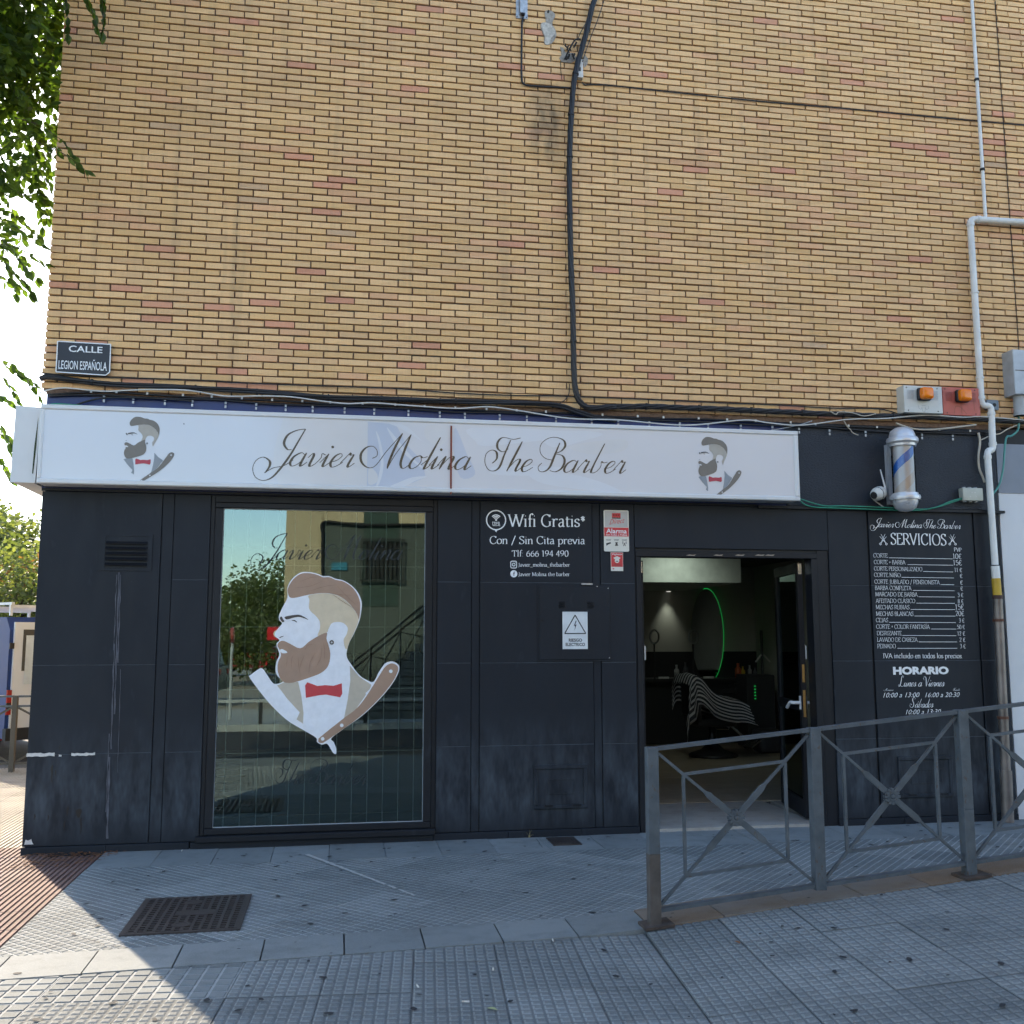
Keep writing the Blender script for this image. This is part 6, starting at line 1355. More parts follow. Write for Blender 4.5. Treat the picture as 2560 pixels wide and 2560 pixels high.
nx, ny = 12, 16; dx_, dy_ = (MX1-MX0-0.06)/nx, (MY1-MY0-0.06)/ny; mb = MB()
for i in range(nx+1): x = MX0+0.03+i*dx_; mb.box(x-0.009, x+0.009, MY0+0.028, MY1-0.028, 0.0031, 0.0092)
mb.build('grid_bars', M['iron'], mh); mb = MB()
for i in range(nx):
    for j in range(ny+1):
        x = MX0+0.03+i*dx_; y = MY0+0.03+(j+(0.5 if i % 2 else 0))*dy_
        if y > MY1-0.03: continue
        mb.box(x+0.0092, x+dx_-0.0092, y-0.008, y+0.008, 0.0032, 0.0088)
mb.build('grid_studs', M['iron'], mh)
for yy, nm in ((-1.70, 'lifting_eye'), (-2.19, 'lifting_eye')): MB().lathe([(0.055, 0.0093), (0.055, 0.0112), (0.038, 0.0114), (0.036, 0.0098)], (-0.86, yy, 0), 20).build(nm, M['iron'], mh)
MB().box(-0.93, -0.70, -1.995, -1.885, 0.0093, 0.0105).build('name_panel', M['iron'], mh)
dc = thing('drain_cover', 'small square iron cover by the wall left of the door', 'drain cover', (1.84, -0.21, 0))
MB().box(1.725, 1.958, -0.375, -0.065, -0.02, 0.004).build('frame', M['iron'], dc); MB().box(1.745, 1.938, -0.355, -0.085, 0.0041, 0.0072).build('lid', M['iron'], dc)
mb = MB()
for k in range(6): mb.box(1.755+k*0.031, 1.772+k*0.031, -0.345, -0.095, 0.0073, 0.0100)
mb.build('ribs', M['iron'], dc)
# ------------------------------------------------------------------ litter
M['paper'] = plain('paper_white', (0.66, 0.63, 0.57, 1), 0.8); M['leaf_brown'] = plain('dry_leaf', (0.20, 0.085, 0.035, 1), 0.8, 0, 0.3, 60); M['leaf_pale'] = plain('pale_leaf', (0.30, 0.33, 0.16, 1), 0.7)
rs = random.Random(11)
def butt(px_, py_, lab):
    p = onz(px_, py_, 0); z = zr(p.x) if p.y < yf(p.x) else 0; p = onz(px_, py_, z); a = rs.uniform(0, 3.1); d = Vector((math.cos(a), math.sin(a), 0))*0.017
    o = thing('cigarette_butt', lab, 'cigarette butt', (p.x, p.y, z), 'cigarette butts on the paving'); c = Vector((p.x, p.y, z+0.0095)); MB().tube([c-d, c+d*0.3], 0.004, 6).build('paper', M['paper'], o); MB().tube([c+d*0.31, c+d], 0.004, 6).build('filter', M['cable_b'], o)
butt(1233, 2427, 'cigarette butt on the front tiles below the kerb middle'); butt(1044, 2470, 'cigarette butt left of the pale leaf on the front tiles'); butt(1164, 2509, 'cigarette butt just behind the pale leaf on the front tiles'); butt(1382, 2354, 'cigarette butt on the joint of the kerb left of the railing'); butt(455, 2129, 'orange butt against the wall under the left panel')
def leaflet(x, y, z, s, a, mat, nm, lab=None, grp=None, parent=None):
    P = [(0, -s), (s*0.42, -s*0.3), (s*0.36, s*0.35), (0, s), (-s*0.36, s*0.35), (-s*0.42, -s*0.3)]; V_ = []
    for i, (u, v) in enumerate(P): V_.append((x+u*math.cos(a)-v*math.sin(a), y+u*math.sin(a)+v*math.cos(a), z+(0.006 if i in (1, 2, 4, 5) else 0.001)))
    mb = MB(); mb.add(V_, [(0,1,2,3), (0,3,4,5)]); o = mb.build(nm, mat)
    return tag(o, lab, 'leaf', grp)
p = onz(1230, 2525, 0); leaflet(p.x, p.y, 0.003, 0.028, 0.9, M['leaf_pale'], 'fallen_leaf', 'pale green fallen leaf on the front tiles', 'fallen leaves')
p = onz(1843, 2370, 0.03); leaflet(p.x, p.y, zr(p.x)+0.003, 0.026, 0.3, M['leaf_brown'], 'fallen_leaf', 'brown fallen leaf on the ramp in front of the railing', 'fallen leaves')
mb = MB()
for k in range(230):        # needles and dry scraps swept into the corner
    u = rs.random()**1.5; x = -2.33+rs.random()*0.75*(1-u*0.3); y = -0.02-u*0.50; z = 0.003+rs.random()*0.012; a = rs.uniform(0, 3.14); L_ = rs.uniform(0.008, 0.03); d = Vector((math.cos(a)*L_, math.sin(a)*L_, rs.uniform(-.004, .004)))
    mb.bar(Vector((x, y, z))-d, Vector((x, y, z))+d, rs.uniform(0.001, 0.0035), 0.0008)
tag(mb.build('dry_litter', M['leaf_brown']), 'reddish dry needles and leaf scraps swept against the left wall corner', 'litter', kind='stuff')

# dry grass tufts in the wall foot and hairline cracks in the slabs
M['straw'] = plain('dry_grass', (0.26, 0.22, 0.12, 1), 0.9)
rs = random.Random(31)
def tuft(px_, py_, n_, lab):
    p = onz(px_, py_, 0.0); o = thing('dry_grass_tuft', lab, 'grass tuft', (p.x, p.y, 0), 'grass tufts at the wall foot')
    mb = MB()
    for k in range(n_):
        a_ = rs.uniform(0, 6.28); h_ = rs.uniform(0.02, 0.07); d_ = Vector((math.cos(a_), math.sin(a_)*0.4-0.2, 0))*rs.uniform(.01, .05); mb.tube([p+Vector((rs.uniform(-.01, .01), -0.01, 0)), p+d_*0.5+Vector((0, -0.01, h_*0.7)), p+d_+Vector((0, -0.01, h_))], 0.0016, 4, r1=0.0006)
    mb.build('blades', M['straw'], o)
tuft(1322, 2093, 9, 'dry grass tuft at the wall foot left of the small drain cover'); tuft(232, 2128, 7, 'dry grass tuft in the dirt by the left wall corner'); tuft(1610, 2072, 5, 'dry grass tuft at the left door jamb')
def crack(pts, lab):
    P = [onz(a_, b_, 0.0) for a_, b_ in pts]; Q = []
    for a_, b_ in zip(P, P[1:]):
        for k in range(5): q = a_.lerp(b_, k/5); Q.append(Vector((q.x+rs.uniform(-.006, .006), q.y+rs.uniform(-.006, .006))))
    Q.append(Vector((P[-1].x, P[-1].y))); mb = MB(); b0 = 0
    for i, q in enumerate(Q):
        t_ = (Q[min(i+1, len(Q)-1)]-Q[max(i-1, 0)]).normalized(); n_ = Vector((-t_.y, t_.x))*rs.uniform(0.0012, 0.0028); z_ = 0.0045+(zr(q.x) if q.y < yf(q.x)+KW else 0); mb.v += [(q.x+n_.x, q.y+n_.y, z_), (q.x-n_.x, q.y-n_.y, z_)]
    mb.f = [(2*i, 2*i+1, 2*i+3, 2*i+2) for i in range(len(Q)-1)]
    tag(mb.build('paving_crack', M['gum']), lab, 'crack', 'cracks in the paving')
crack([(1522, 2275), (1545, 2300), (1583, 2332)], 'dark crack across the kerb slab left of the railing foot'); crack([(180, 2340), (230, 2352), (262, 2364), (290, 2366)], 'dirty crack in the sunlit tiles below the manhole'); crack([(700, 2305), (760, 2318), (835, 2338)], 'open joint crack in the lattice paving right of the manhole'); crack([(1340, 2098), (1356, 2120)], 'short crack beside the small drain cover')
# ------------------------------------------------------------------ foliage
def leafmat(name, c0, c1, trans=0.5):
    t = NT(name); at_ = t.n('ShaderNodeAttribute', attribute_name='tone').outputs['Fac']
    col = t.ramp(at_, 0.1, 0.9, c0, c1); t.set(Base_Color=col, Roughness=0.5)
    tl = t.n('ShaderNodeBsdfTranslucent'); t.l(t.mix(1.0, col, (2.0, 2.1, 0.7, 1), 'MULTIPLY'), tl.inputs[0]); mx = t.n('ShaderNodeMixShader'); mx.inputs[0].default_value = trans
    t.l(t.b.outputs[0], mx.inputs[1]); t.l(tl.outputs[0], mx.inputs[2]); t.l(mx.outputs[0], t.o.inputs[0]); return t.m
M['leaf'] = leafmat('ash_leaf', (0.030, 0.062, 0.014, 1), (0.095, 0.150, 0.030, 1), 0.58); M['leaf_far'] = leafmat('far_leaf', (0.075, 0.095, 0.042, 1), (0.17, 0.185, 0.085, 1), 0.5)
M['leaf_red'] = leafmat('red_leaf', (0.17, 0.10, 0.04, 1), (0.28, 0.14, 0.06, 1), 0.4); M['bark'] = plain('bark', (0.09, 0.07, 0.055, 1), 0.9, 0, 0.35, 12, 0.6)
class Leaves:
    def __init__(s): s.v, s.f, s.t = [], [], []
    def leaf(s, p, d, size, rs, wdt=0.52):
        d = Vector(d).normalized(); sd = d.cross(Vector((rs.uniform(-1, 1), rs.uniform(-1, 1), rs.uniform(-1, 1))))
        if sd.length < 1e-3: sd = d.orthogonal()
        sd.normalize(); up = sd.cross(d); w_ = size*wdt*0.5; b = len(s.v); p = Vector(p); cv = up*size*rs.uniform(-.12, .12)
        s.v += [tuple(p), tuple(p+d*size*0.35+sd*w_+up*w_*0.25), tuple(p+d*size*0.7+sd*w_*0.75+cv), tuple(p+d*size+cv*2), tuple(p+d*size*0.7-sd*w_*0.75+cv), tuple(p+d*size*0.35-sd*w_+up*w_*0.25)]
        s.f += [(b, b+1, b+2, b+3), (b, b+3, b+4, b+5)]; s.t += [rs.random()]*8
    def spray(s, p, d, L, n, size, rs):     # a drooping twig with paired leaflets
        p = Vector(p); d = Vector(d).normalized(); pts = [p]
        for k in range(n):
            d = (d+Vector((rs.uniform(-.1, .1), rs.uniform(-.1, .1), -0.10+rs.uniform(-.08, .05)))).normalized(); p = p+d*L/n; pts.append(p)
            for q in (-1, 1):
                sd = d.cross(Vector((0, 0, 1)))*q; s.leaf(p, sd*0.8+d*0.7+Vector((0, 0, rs.uniform(-.7, .1))), size*rs.uniform(0.75, 1.15), rs)
        s.leaf(p, d, size, rs); return pts
    def obj(s, name, mat, parent):
        me = bpy.data.meshes.new(name); me.from_pydata(s.v, [], s.f); me.materials.append(mat); a = me.attributes.new('tone', 'FLOAT', 'CORNER'); a.data.foreach_set('value', s.t); me.update()
        return put(bpy.data.objects.new(name, me), parent)
rs = random.Random(21)
nt_ = thing('street_tree', 'leafy street tree reaching in from the left beside the brick corner', 'tree', (-5.6, 0.9, 0))
tk_ = MB(); tk_.tube(cat_rom([(-5.6, 0.9, -0.2), (-5.55, 0.92, 2.2), (-5.3, 0.8, 4.4), (-4.7, 0.6, 6.6), (-4.4, 0.3, 8.6)], 5), 0.19, 12, r1=0.06)
lv = Leaves()
def okp(p): return not (p.x > -2.50 and p.y > -0.10)
limbs = []
for k in range(26):
    a = Vector((-5.3+rs.uniform(-.2, .6), 0.7+rs.uniform(-.2, .2), rs.uniform(3.8, 7.6))); tgt = Vector((rs.uniform(-5.8, -2.4), rs.uniform(-2.0, 2.6), rs.uniform(5.4, 10.2)))
    if not okp(tgt): tgt.y = rs.uniform(-1.5, -0.3)
    mid = a.lerp(tgt, 0.5)+Vector((0, 0, 0.3)); pts = cat_rom([a, mid, tgt], 5)
    if all(okp(p) for p in pts): tk_.tube(pts, 0.045, 6, r1=0.008); limbs.append(pts)
tk_.build('trunk', M['bark'], nt_, smooth=True)
def cloud(cx, cy, cz, rx, ry, rz_, n, size):
    for k in range(n):
        while True:
            u, v, w_ = rs.uniform(-1, 1), rs.uniform(-1, 1), rs.uniform(-1, 1)
            if u*u+v*v+w_*w_ < 1: break
        p = Vector((cx+u*rx, cy+v*ry, cz+w_*rz_))
        if not okp(p): continue
        dd = Vector((rs.uniform(-1, 1), rs.uniform(-1, 1), rs.uniform(-.6, .4)))
        q = p+dd.normalized()*0.45
        if not okp(q): continue
        lv.spray(p, dd, rs.uniform(0.28, 0.45), 5, size, rs)
cloud(-4.7, 0.6, 8.2, 2.3, 2.4, 2.6, 1100, 0.11); cloud(-2.95, 0.3, 7.6, 0.66, 1.5, 1.55, 620, 0.105); cloud(-2.95, 0.2, 6.2, 0.62, 1.1, 0.8, 190, 0.10); cloud(-3.1, 0.1, 5.15, 0.62, 0.8, 0.42, 60, 0.095)
cloud(-2.7, -0.85, 8.95, 1.0, 0.55, 0.95, 620, 0.12); cloud(-3.2, -0.85, 7.6, 0.62, 0.6, 1.1, 300, 0.11)  # unseen foliage clumps, added to shade the top left brick
cloud(-2.45, -0.42, 8.75, 0.85, 0.32, 0.62, 520, 0.15)  # denser unseen clump, added close to the wall for its shade
cloud(-3.45, -1.9, 7.7, 1.0, 1.0, 1.7, 620, 0.15); cloud(-2.5, -1.6, 10.0, 1.7, 1.3, 1.2, 620, 0.15)  # more unseen foliage, added to block sky light from the brick
cloud(-2.3, -0.75, 9.5, 1.5, 0.6, 1.05, 420, 0.11)  # crown stretched above the view, added to shade the wall
for p0, d0, L_, n_ in ((at(40,295,-0.35), (1,0,-0.05), 0.60, 7), (at(90,355,-0.30), (1,0.05,-0.22), 0.42, 5), (at(-10,560,-0.1), (1,0,0.05), 0.38, 6), (at(0,650,0.1), (0.8,0,-0.4), 0.34, 6), (at(-20,610,0.0), (1,0,0.1), 0.45, 6), (at(10,890,0.0), (0.7,0,-0.6), 0.40, 5), (at(-10,930,0.0), (0.7,0,-0.5), 0.36, 5), (at(-10,1040,0.0), (0.6,0,-0.7), 0.42, 5), (at(-30,1120,0.1), (0.6,0,-0.5), 0.3, 5), (at(-10,470,0.2), (1,0,0.1), 0.40, 7), (at(-15,520,0.1), (1,0,-0.1), 0.40, 6), (at(-10,590,-0.1), (0.9,0,-0.5), 0.40, 6), (at(5,640,0.0), (0.5,0,-0.8), 0.34, 5), (at(-25,680,0.1), (1,0,-0.2), 0.36, 5), (at(-15,900,0.1), (1,0,-0.2), 0.36, 5), (at(-20,980,0.0), (1,0,-0.3), 0.34, 5), (at(-20,1080,0.1), (1,0,-0.1), 0.30, 5), (at(250,-30,-0.45), (0.3,0,-1), 0.36, 6), (at(160,-40,-0.4), (0.2,0,-1), 0.42, 6), (at(200,-30,-0.5), (0.5,0,-0.6), 0.35, 6)):
    pts = lv.spray(p0, d0, L_, n_, 0.10, rs)
    MB().tube(pts, 0.004, 5, r1=0.002).build('twig', M['bark'], nt_)
lv.obj('crown', M['leaf'], nt_)
def far_tree(name, label, x, y, zt, zb, rx, n, size, mat, grp, trunk=True, squash=1.0):
    t_ = thing(name, label, 'tree', (x, y, -0.1), grp); L_ = Leaves()
    tb = MB(); tb.tube([(x, y, -0.3), (x+0.1, y, zb+0.3), (x-0.1, y, (zb+zt)/2)], 0.17, 10, r1=0.06)
    blobs = [(x+rs.uniform(-.5, .5)*rx, y+rs.uniform(-.5, .5)*rx, zb+(zt-zb)*rs.uniform(0.25, 0.75), rx*rs.uniform(0.45, 0.75)) for _ in range(7)]
    for b in blobs: tb.tube([(x, y, zb+0.2), (b[0], b[1], b[2])], 0.05, 6, r1=0.015)
    tb.build('trunk', M['bark'], t_, smooth=True)
    for k in range(n):
        b = rs.choice(blobs); d = Vector((rs.gauss(0, 1), rs.gauss(0, 1), rs.gauss(0, 1))).normalized(); rr_ = b[3]*rs.uniform(0.55, 1.05); p = Vector(b[:3])+Vector((d.x, d.y, d.z*squash*0.8))*rr_
        L_.leaf(p, (d.x+rs.uniform(-.6, .6), d.y+rs.uniform(-.6, .6), rs.uniform(-.8, .5)), size*rs.uniform(0.7, 1.3), rs, 0.6)
    L_.obj('crown', mat, t_)
def behind(px_, Y): return at(px_, 1500, Y).x
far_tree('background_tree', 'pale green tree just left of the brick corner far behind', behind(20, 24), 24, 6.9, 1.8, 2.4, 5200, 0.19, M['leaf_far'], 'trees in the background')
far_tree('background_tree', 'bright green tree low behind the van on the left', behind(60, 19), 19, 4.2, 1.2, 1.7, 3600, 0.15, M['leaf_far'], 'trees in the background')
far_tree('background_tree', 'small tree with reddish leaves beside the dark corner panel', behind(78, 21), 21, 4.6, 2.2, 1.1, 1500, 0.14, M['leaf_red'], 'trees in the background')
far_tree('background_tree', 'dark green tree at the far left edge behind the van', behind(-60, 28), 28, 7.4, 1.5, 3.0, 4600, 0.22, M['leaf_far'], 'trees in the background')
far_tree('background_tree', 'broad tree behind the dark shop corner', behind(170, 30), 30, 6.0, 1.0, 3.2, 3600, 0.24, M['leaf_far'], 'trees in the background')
# ------------------------------------------------------------------ railing along the side street
M['rail_brown'] = plain('brown_railing_paint', (0.085, 0.07, 0.05, 1), 0.5)
fr_ = thing('side_railing', 'sunlit brown railing with crossed bars left of the shop corner', 'railing', (-4.0, 5.1, 0))
xs_ = [-2.70, -3.97, -5.24, -6.51, -7.78]; FY = 5.12
for x in xs_: MB().cbox(x-0.03, x+0.03, FY-0.03, FY+0.03, -0.05, 0.93, 0.003).build('post', M['rail_brown'], fr_)
for a, b in zip(xs_[1:], xs_):
    for z in (0.92, 0.80, 0.10): MB().bar((a+0.031, FY, z), (b-0.031, FY, z), 0.018, 0.012).build('rail', M['rail_brown'] if z < 0.5 else M['rail'], fr_)
    for p, q in (((a+0.04, FY-0.004, 0.78), (b-0.04, FY-0.004, 0.12)), ((a+0.04, FY+0.012, 0.12), (b-0.04, FY+0.012, 0.78))): MB().bar(p, q, 0.008, 0.012).build('cross_bar', M['rail_brown'], fr_)
    MB().lathe([(0.04, -0.02), (0.03, -0.03), (0.01, -0.035)], ((a+b)/2, FY, 0.45), 12, 'Y').build('rosette', M['rail_brown'], fr_)
# ------------------------------------------------------------------ vehicles
M['glass_dark'] = plain('car_glass', (0.03, 0.035, 0.04, 1), 0.06, 0, 0.05, 3, spec=0.8); M['tyre'] = plain('tyre', (0.018, 0.018, 0.018, 1), 0.85); M['tail'] = plain('tail_light', (0.35, 0.015, 0.012, 1), 0.2)
def carpaint(n, c): return plain(n, c, 0.45, 0, 0.06, 2, spec=0.25)
M['van_white'] = carpaint('van_white', (0.72, 0.73, 0.74, 1)); M['van_blue'] = carpaint('van_blue', (0.02, 0.05, 0.17, 1)); M['van_red'] = carpaint('van_red', (0.55, 0.015, 0.025, 1))
def spin(mb, org, ang_):
    c, s = math.cos(ang_), math.sin(ang_); mb.v = [(org.x+x*c-y*s, org.y+x*s+y*c, z) for x, y, z in mb.v]; return mb
vo = at(17.5, 1700, 6.15); vo = Vector((vo.x, 6.15, 0)); va = R(42)
vn = thing('delivery_van', 'white, blue and red van with a roof rack parked left of the corner', 'van', vo)
def vb(f, nm, mat, smooth=False): 
    mb = MB() if not isinstance(f, MB) else f
    return spin(mb, vo, va).build(nm, mat, vn, auto=35 if smooth else None)
# local frame: x across the rear (0..1.8), y forwards (0..4.4)
mb = MB(); prof = [(0, 0.30), (0, 1.75), (0.12, 1.93), (3.1, 1.95), (3.65, 1.35), (4.35, 1.15), (4.45, 0.75), (4.4, 0.30)]
mb.prism([(0.0, y, z) for y, z in prof], (1.8, 0, 0)); vb(mb, 'body', M['van_blue'])
vb(MB().box(-0.006, 1.806, 0.25, 4.38, 0.26, 0.78), 'side_panel', M['van_red'])
for x0 in (0.05, 0.905):
    mb = MB().box(x0, x0+0.845, -0.03, -0.001, 0.42, 1.86); vb(mb, 'rear_door', M['van_white']); vb(MB().box(x0+0.12, x0+0.72, -0.036, -0.031, 1.20, 1.76), 'rear_window', M['van_white'] if False else M['glass_dark'])
    vb(MB().box(x0+0.16, x0+0.66, -0.040, -0.0365, 1.02, 1.68), 'rear_blind', plain('blind', (0.62, 0.68, 0.70, 1), 0.6))
    for k in range(7): vb(MB().box(x0+0.36, x0+0.46, -0.044, -0.0405, 1.06+k*0.085, 1.10+k*0.085), 'ladder_rung', plain('rung', (0.45, 0.47, 0.45, 1), 0.5))
for x0 in (-0.012, 0.86, 1.73):
    for z in (0.7, 1.5): vb(MB().box(x0, x0+0.06, -0.05, -0.031, z, z+0.08), 'hinge', M['black'])
vb(MB().box(-0.02, 1.82, -0.09, 0.0, 0.28, 0.44), 'bumper', M['dark'])
for x0 in (0.0, 1.74): vb(MB().box(x0, x0+0.06, -0.034, -0.004, 0.62, 0.95), 'tail_light', M['tail'])
vb(MB().box(0.70, 1.10, -0.047, -0.041, 0.52, 0.64), 'number_plate', M['chip_white'])
for x0 in (-0.01, 1.62):
    for y in (0.75, 3.5):
        mb = MB(); mb.lathe([(0.20, 0.0), (0.31, 0.01), (0.32, 0.05), (0.32, 0.15), (0.31, 0.19), (0.20, 0.2)], (x0, y, 0.32), 24, 'X'); vb(mb, 'tyre', M['tyre']); mb = MB(); mb.lathe([(0.19, -0.004), (0.18, 0.0), (0.05, 0.012)], (x0, y, 0.32), 20, 'X'); vb(mb, 'rim', M['chrome'])
for y in (0.15, 1.1, 2.05, 3.0): vb(MB().box(0.06, 1.74, y, y+0.04, 2.06, 2.10), 'rack_bar', M['pvc'])
for x0 in (0.06, 1.70):
    vb(MB().box(x0, x0+0.04, 0.12, 3.05, 2.10, 2.135), 'rack_rail', M['pvc'])
    for y in (0.15, 1.1, 2.05, 3.0): vb(MB().box(x0, x0+0.035, y, y+0.035, 1.95, 2.06), 'rack_leg', M['pvc'])
def car(name, label, x, y, ang_, col, suv):
    o0 = Vector((x, y, -0.14)); root = thing(name, label, 'car', o0, 'cars across the street'); H_ = 1.75 if suv else 1.45; z = lambda v: v-0.14
    def b2(mb, nm, mat): return spin(mb, o0, ang_).build(nm, mat, root, auto=35)
    body = [(-2.1, 0.30), (-2.12, 0.75), (-1.95, 0.92), (-0.9, 1.0), (1.4, 1.02), (2.05, 0.95), (2.1, 0.6), (2.08, 0.30)]
    b2(MB().prism([(u, -0.85, z(v)) for u, v in body], (0, 1.7, 0)), 'body', col)
    cab = [(-1.0, 1.0), (-0.45, H_-0.03), (0.3, H_), (1.1, H_-0.04), (1.6, 1.02)] if not suv else [(-0.95, 1.0), (-0.55, H_-0.03), (0.5, H_), (1.75, H_-0.04), (1.95, 1.0)]
    b2(MB().prism([(u, -0.74, z(v)) for u, v in cab], (0, 1.48, 0)), 'cabin', col)
    for s in (-0.748, 0.742): b2(MB().prism([(u*0.86+0.03, s, z(1.04+(v-1.0)*0.86)) for u, v in cab], (0, 0.006, 0)), 'side_window', M['glass_dark'])
    for wx in (-1.3, 1.3):
        for wy in (-0.88, 0.68): mb = MB(); mb.lathe([(0.2, 0), (0.32, 0.01), (0.33, 0.1), (0.32, 0.19), (0.2, 0.2)], (wx, wy, z(0.33)), 20, 'Y'); b2(mb, 'wheel', M['tyre'])
    for wy in (-0.7, 0.5):
        b2(MB().box(-2.125, -2.05, wy, wy+0.22, z(0.66), z(0.78)), 'headlight', M['chrome']); b2(MB().box(2.05, 2.11, wy, wy+0.22, z(0.72), z(0.88)), 'tail_light', M['tail'])
def virt(px_, py_, L_): p = at(px_, py_, L_+0.03); return Vector((p.x, -L_, p.z))
# ------------------------------------------------------------------ across the street (seen in the shop window)
OL = 14.0
ob = thing('opposite_building', 'cream house across the street with a barred window, mirrored in the shop window', 'building', (4, -OL-3, 0))
M['cream'] = plain('cream_render', (0.44, 0.36, 0.23, 1), 0.9, 0, 0.06, 1.5); M['cream_in_shadow'] = plain('shaded_cream_render', (0.075, 0.09, 0.08, 1), 0.9, 0, 0.06, 1.5); M['green_band'] = plain('green_band', (0.03, 0.055, 0.045, 1), 0.8)  # darker wall tone is a cast shadow painted over the cream render
e0, e1 = virt(713, 1400, OL), virt(803, 1400, OL)
MB().box(e0.x, e1.x, -OL-8, -OL, -0.2, 9).build('wall', M['cream'], ob); MB().box(e1.x+0.002, 14, -OL-8, -OL-0.02, -0.2, 4.2).build('wall', M['cream_in_shadow'], ob); MB().box(e1.x+0.002, 14, -OL-8, -OL-0.02, 4.201, 9).build('wall', M['cream'], ob)  # lower right wall carries the painted shadow
a, b = virt(910, 1265, OL), virt(994, 1516, OL); MB().box(a.x, b.x, -OL-0.019, -OL-0.005, b.z, 9).build('painted_band', M['green_band'], ob)
a, b = virt(903, 1348, OL), virt(1008, 1453, OL); wdw = MB().box(a.x+0.1, b.x-0.1, -OL-0.004, -OL+0.01, b.z+0.05, a.z-0.05).build('window', M['glass_dark'], ob)
for k in range(11): x = a.x+(b.x-a.x)*k/10; MB().box(x-0.012, x+0.012, -OL+0.08, -OL+0.10, b.z, a.z).build('bar', M['black'], wdw)
for z in (a.z, b.z): MB().box(a.x-0.02, b.x+0.02, -OL+0.07, -OL+0.11, z-0.015, z+0.015).build('bar', M['black'], wdw)
a, b = virt(829, 1406, OL), virt(868, 1426, OL); MB().box(a.x, b.x, -OL-0.018, -OL+0.01, b.z, a.z).build('blue_plaque', plain('plaque_blue', (0.03, 0.18, 0.26, 1), 0.4), ob)
MB().tube(cat_rom([virt(804, 1330, OL-0.05), virt(812, 1305, OL-0.05), virt(900, 1312, OL-0.05), virt(1075, 1311, OL-0.05), virt(1300, 1311, OL-0.05)], 6), 0.03, 6).build('cable', M['cable'], ob); MB().tube([virt(806, 1325, OL-0.04), virt(806, 1500, OL-0.04)], 0.03, 6).build('cable', M['cable'], ob)
stz = thing('stair', 'outdoor stair with a railing climbing the house across the street', 'stair', (2, -OL+1, 0))
p0 = virt(850, 1720, OL-1.5); p1 = virt(1100, 1590, OL-1.5); n_ = 10
for k in range(n_): xa = p0.x+(p1.x-p0.x)*k/n_; MB().box(xa, p1.x+2.5, -OL+0.01+0.0, -OL+1.5, -0.02+(p1.z*k/n_ if k else 0), p1.z*(k+1)/n_-0.001).build('step', plain('step_grey', (0.10, 0.11, 0.11, 1), 0.8) if k == 0 else bpy.data.materials['step_grey'], stz)
for k in range(0, n_+1, 3):
    xa = p0.x+(p1.x-p0.x)*k/n_; MB().box(xa-0.02, xa+0.02, -OL+1.46, -OL+1.50, p1.z*k/n_, p1.z*k/n_+0.95).build('post', M['black'], stz)
for dz_ in (0.92, 0.78): MB().bar((p0.x, -OL+1.48, dz_), (p1.x, -OL+1.48, p1.z+dz_), 0.02, 0.02).build('handrail', M['black'], stz)
for k in range(0, n_-2, 3):
    xa, xb = p0.x+(p1.x-p0.x)*k/n_, p0.x+(p1.x-p0.x)*(k+3)/n_; za, zb = p1.z*k/n_, p1.z*(k+3)/n_
    MB().bar((xa, -OL+1.48, za+0.12), (xb, -OL+1.48, zb+0.75), 0.012, 0.012).build('cross_bar', M['black'], stz); MB().bar((xa, -OL+1.48, za+0.75), (xb, -OL+1.48, zb+0.12), 0.012, 0.012).build('cross_bar', M['black'], stz)
v = virt(640, 1560, 38); far_tree('opposite_tree', 'round green tree across the street, mirrored in the shop window', v.x, -38, virt(640, 1490, 38).z, 2.2, 3.0, 5200, 0.19, M['leaf_far'], 'trees across the street')
v = virt(570, 1600, 34); far_tree('opposite_tree', 'lower tree at the left edge of the window mirror image', v.x, -34, virt(570, 1560, 34).z, 1.0, 2.6, 3600, 0.18, M['leaf_far'], 'trees across the street')
v = virt(690, 1600, 42); far_tree('opposite_tree', 'dark tree beyond the cream house corner across the street', v.x+1, -42, 5.0, 1.0, 3.4, 3800, 0.19, M['leaf_far'], 'trees across the street')
a, b = virt(667, 1566, 24), virt(712, 1600, 24); rsn = thing('red_sign', 'small red shop sign across the street, mirrored beside the emblem nose', 'sign', ((a.x+b.x)/2, -24, -0.1))
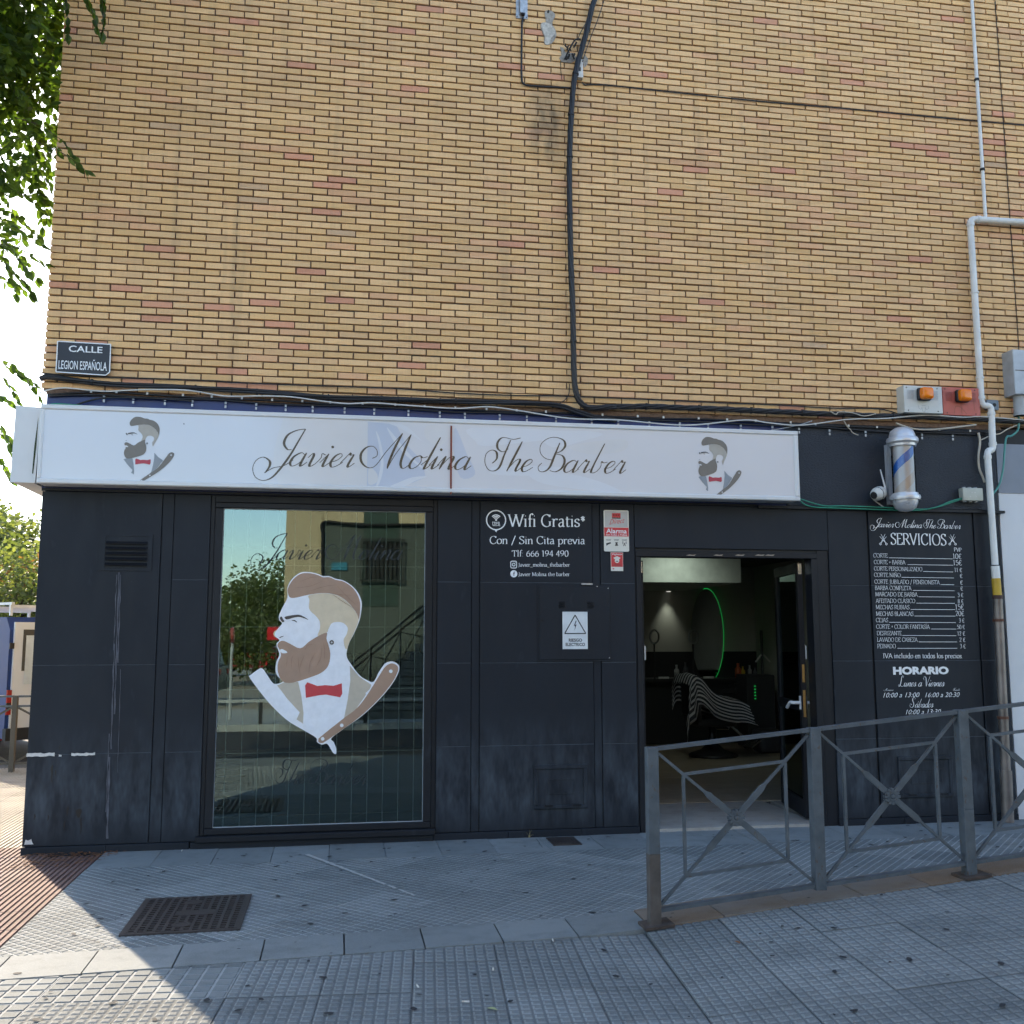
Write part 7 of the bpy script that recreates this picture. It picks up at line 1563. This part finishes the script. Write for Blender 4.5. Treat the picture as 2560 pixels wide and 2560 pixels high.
MB().box(a.x, b.x, -24.1, -24.0, b.z, a.z).build('board', M['van_red'], rsn); MB().tube([((a.x+b.x)/2+0.2, -24.05, b.z), ((a.x+b.x)/2+0.2, -24.05, -0.2)], 0.05, 8).build('pole', M['grey_plastic'], rsn)
me_ = sans('lettering', 'IO', 0, 0.42, 0, 0.26, 0, M['white_vinyl'], rsn, bold=0.03)
for v_ in me_.data.vertices: v_.co = Vector((a.x+0.62-v_.co.x, -23.99, (a.z+b.z)/2-0.13+v_.co.z))
v = virt(628, 1690, 44); car('parked_car', 'red car across the street, mirrored left of the emblem beard', v.x, -44, R(10), M['van_red'], False)
v = virt(560, 1690, 17); car('parked_car', 'dark jeep across the street, mirrored at the left edge of the window', v.x-2.6, -22, R(5), carpaint('jeep_green', (0.015, 0.03, 0.03, 1)), True)
tp = virt(575, 1750, 13); tsn = thing('street_sign_post', 'round sign on a thin pole across the street, mirrored left in the window', 'sign', (tp.x, -13, 0)); MB().tube([(tp.x, -13, -0.05), (tp.x, -13, virt(575, 1600, 13).z)], 0.03, 8).build('pole', M['grey_plastic'], tsn)
MB().lathe([(0.16, -0.03), (0.16, 0.03)], (tp.x, -13, virt(575, 1588, 13).z), 20, 'X').build('disc', plain('sign_red', (0.30, 0.06, 0.05, 1), 0.4), tsn)
kr = thing('street_rail', 'low white guard rail along the far kerb, mirrored low in the window', 'rail', (0, -11.7, 0)); MB().box(-14, 9, -11.74, -11.70, 0.40, 0.46).build('beam', M['grey_plastic'], kr)
for k in range(12): MB().box(-13.5+k*2, -13.42+k*2, -11.74, -11.68, -0.1, 0.399).build('post', M['dark'], kr)
# ------------------------------------------------------------------ neighbouring shop at the right edge
MB().box(6.135, 9.4, 0.010, 0.30, -0.1, 3.0).build('neighbour_wall', M['white_wall'], B); MB().box(6.135, 9.4, 0.004, 0.30, 3.002, 3.475).build('neighbour_fascia', M['blue_grey'], B); MB().box(6.135, 9.4, 0.012, 0.30, 3.477, 3.62).build('dark_band', M['dark'], B)
MB().tube([(6.43, -0.006, 8.7), (6.44, -0.006, 4.4)], 0.004, 5).build('wall_wire', M['dark'], B)
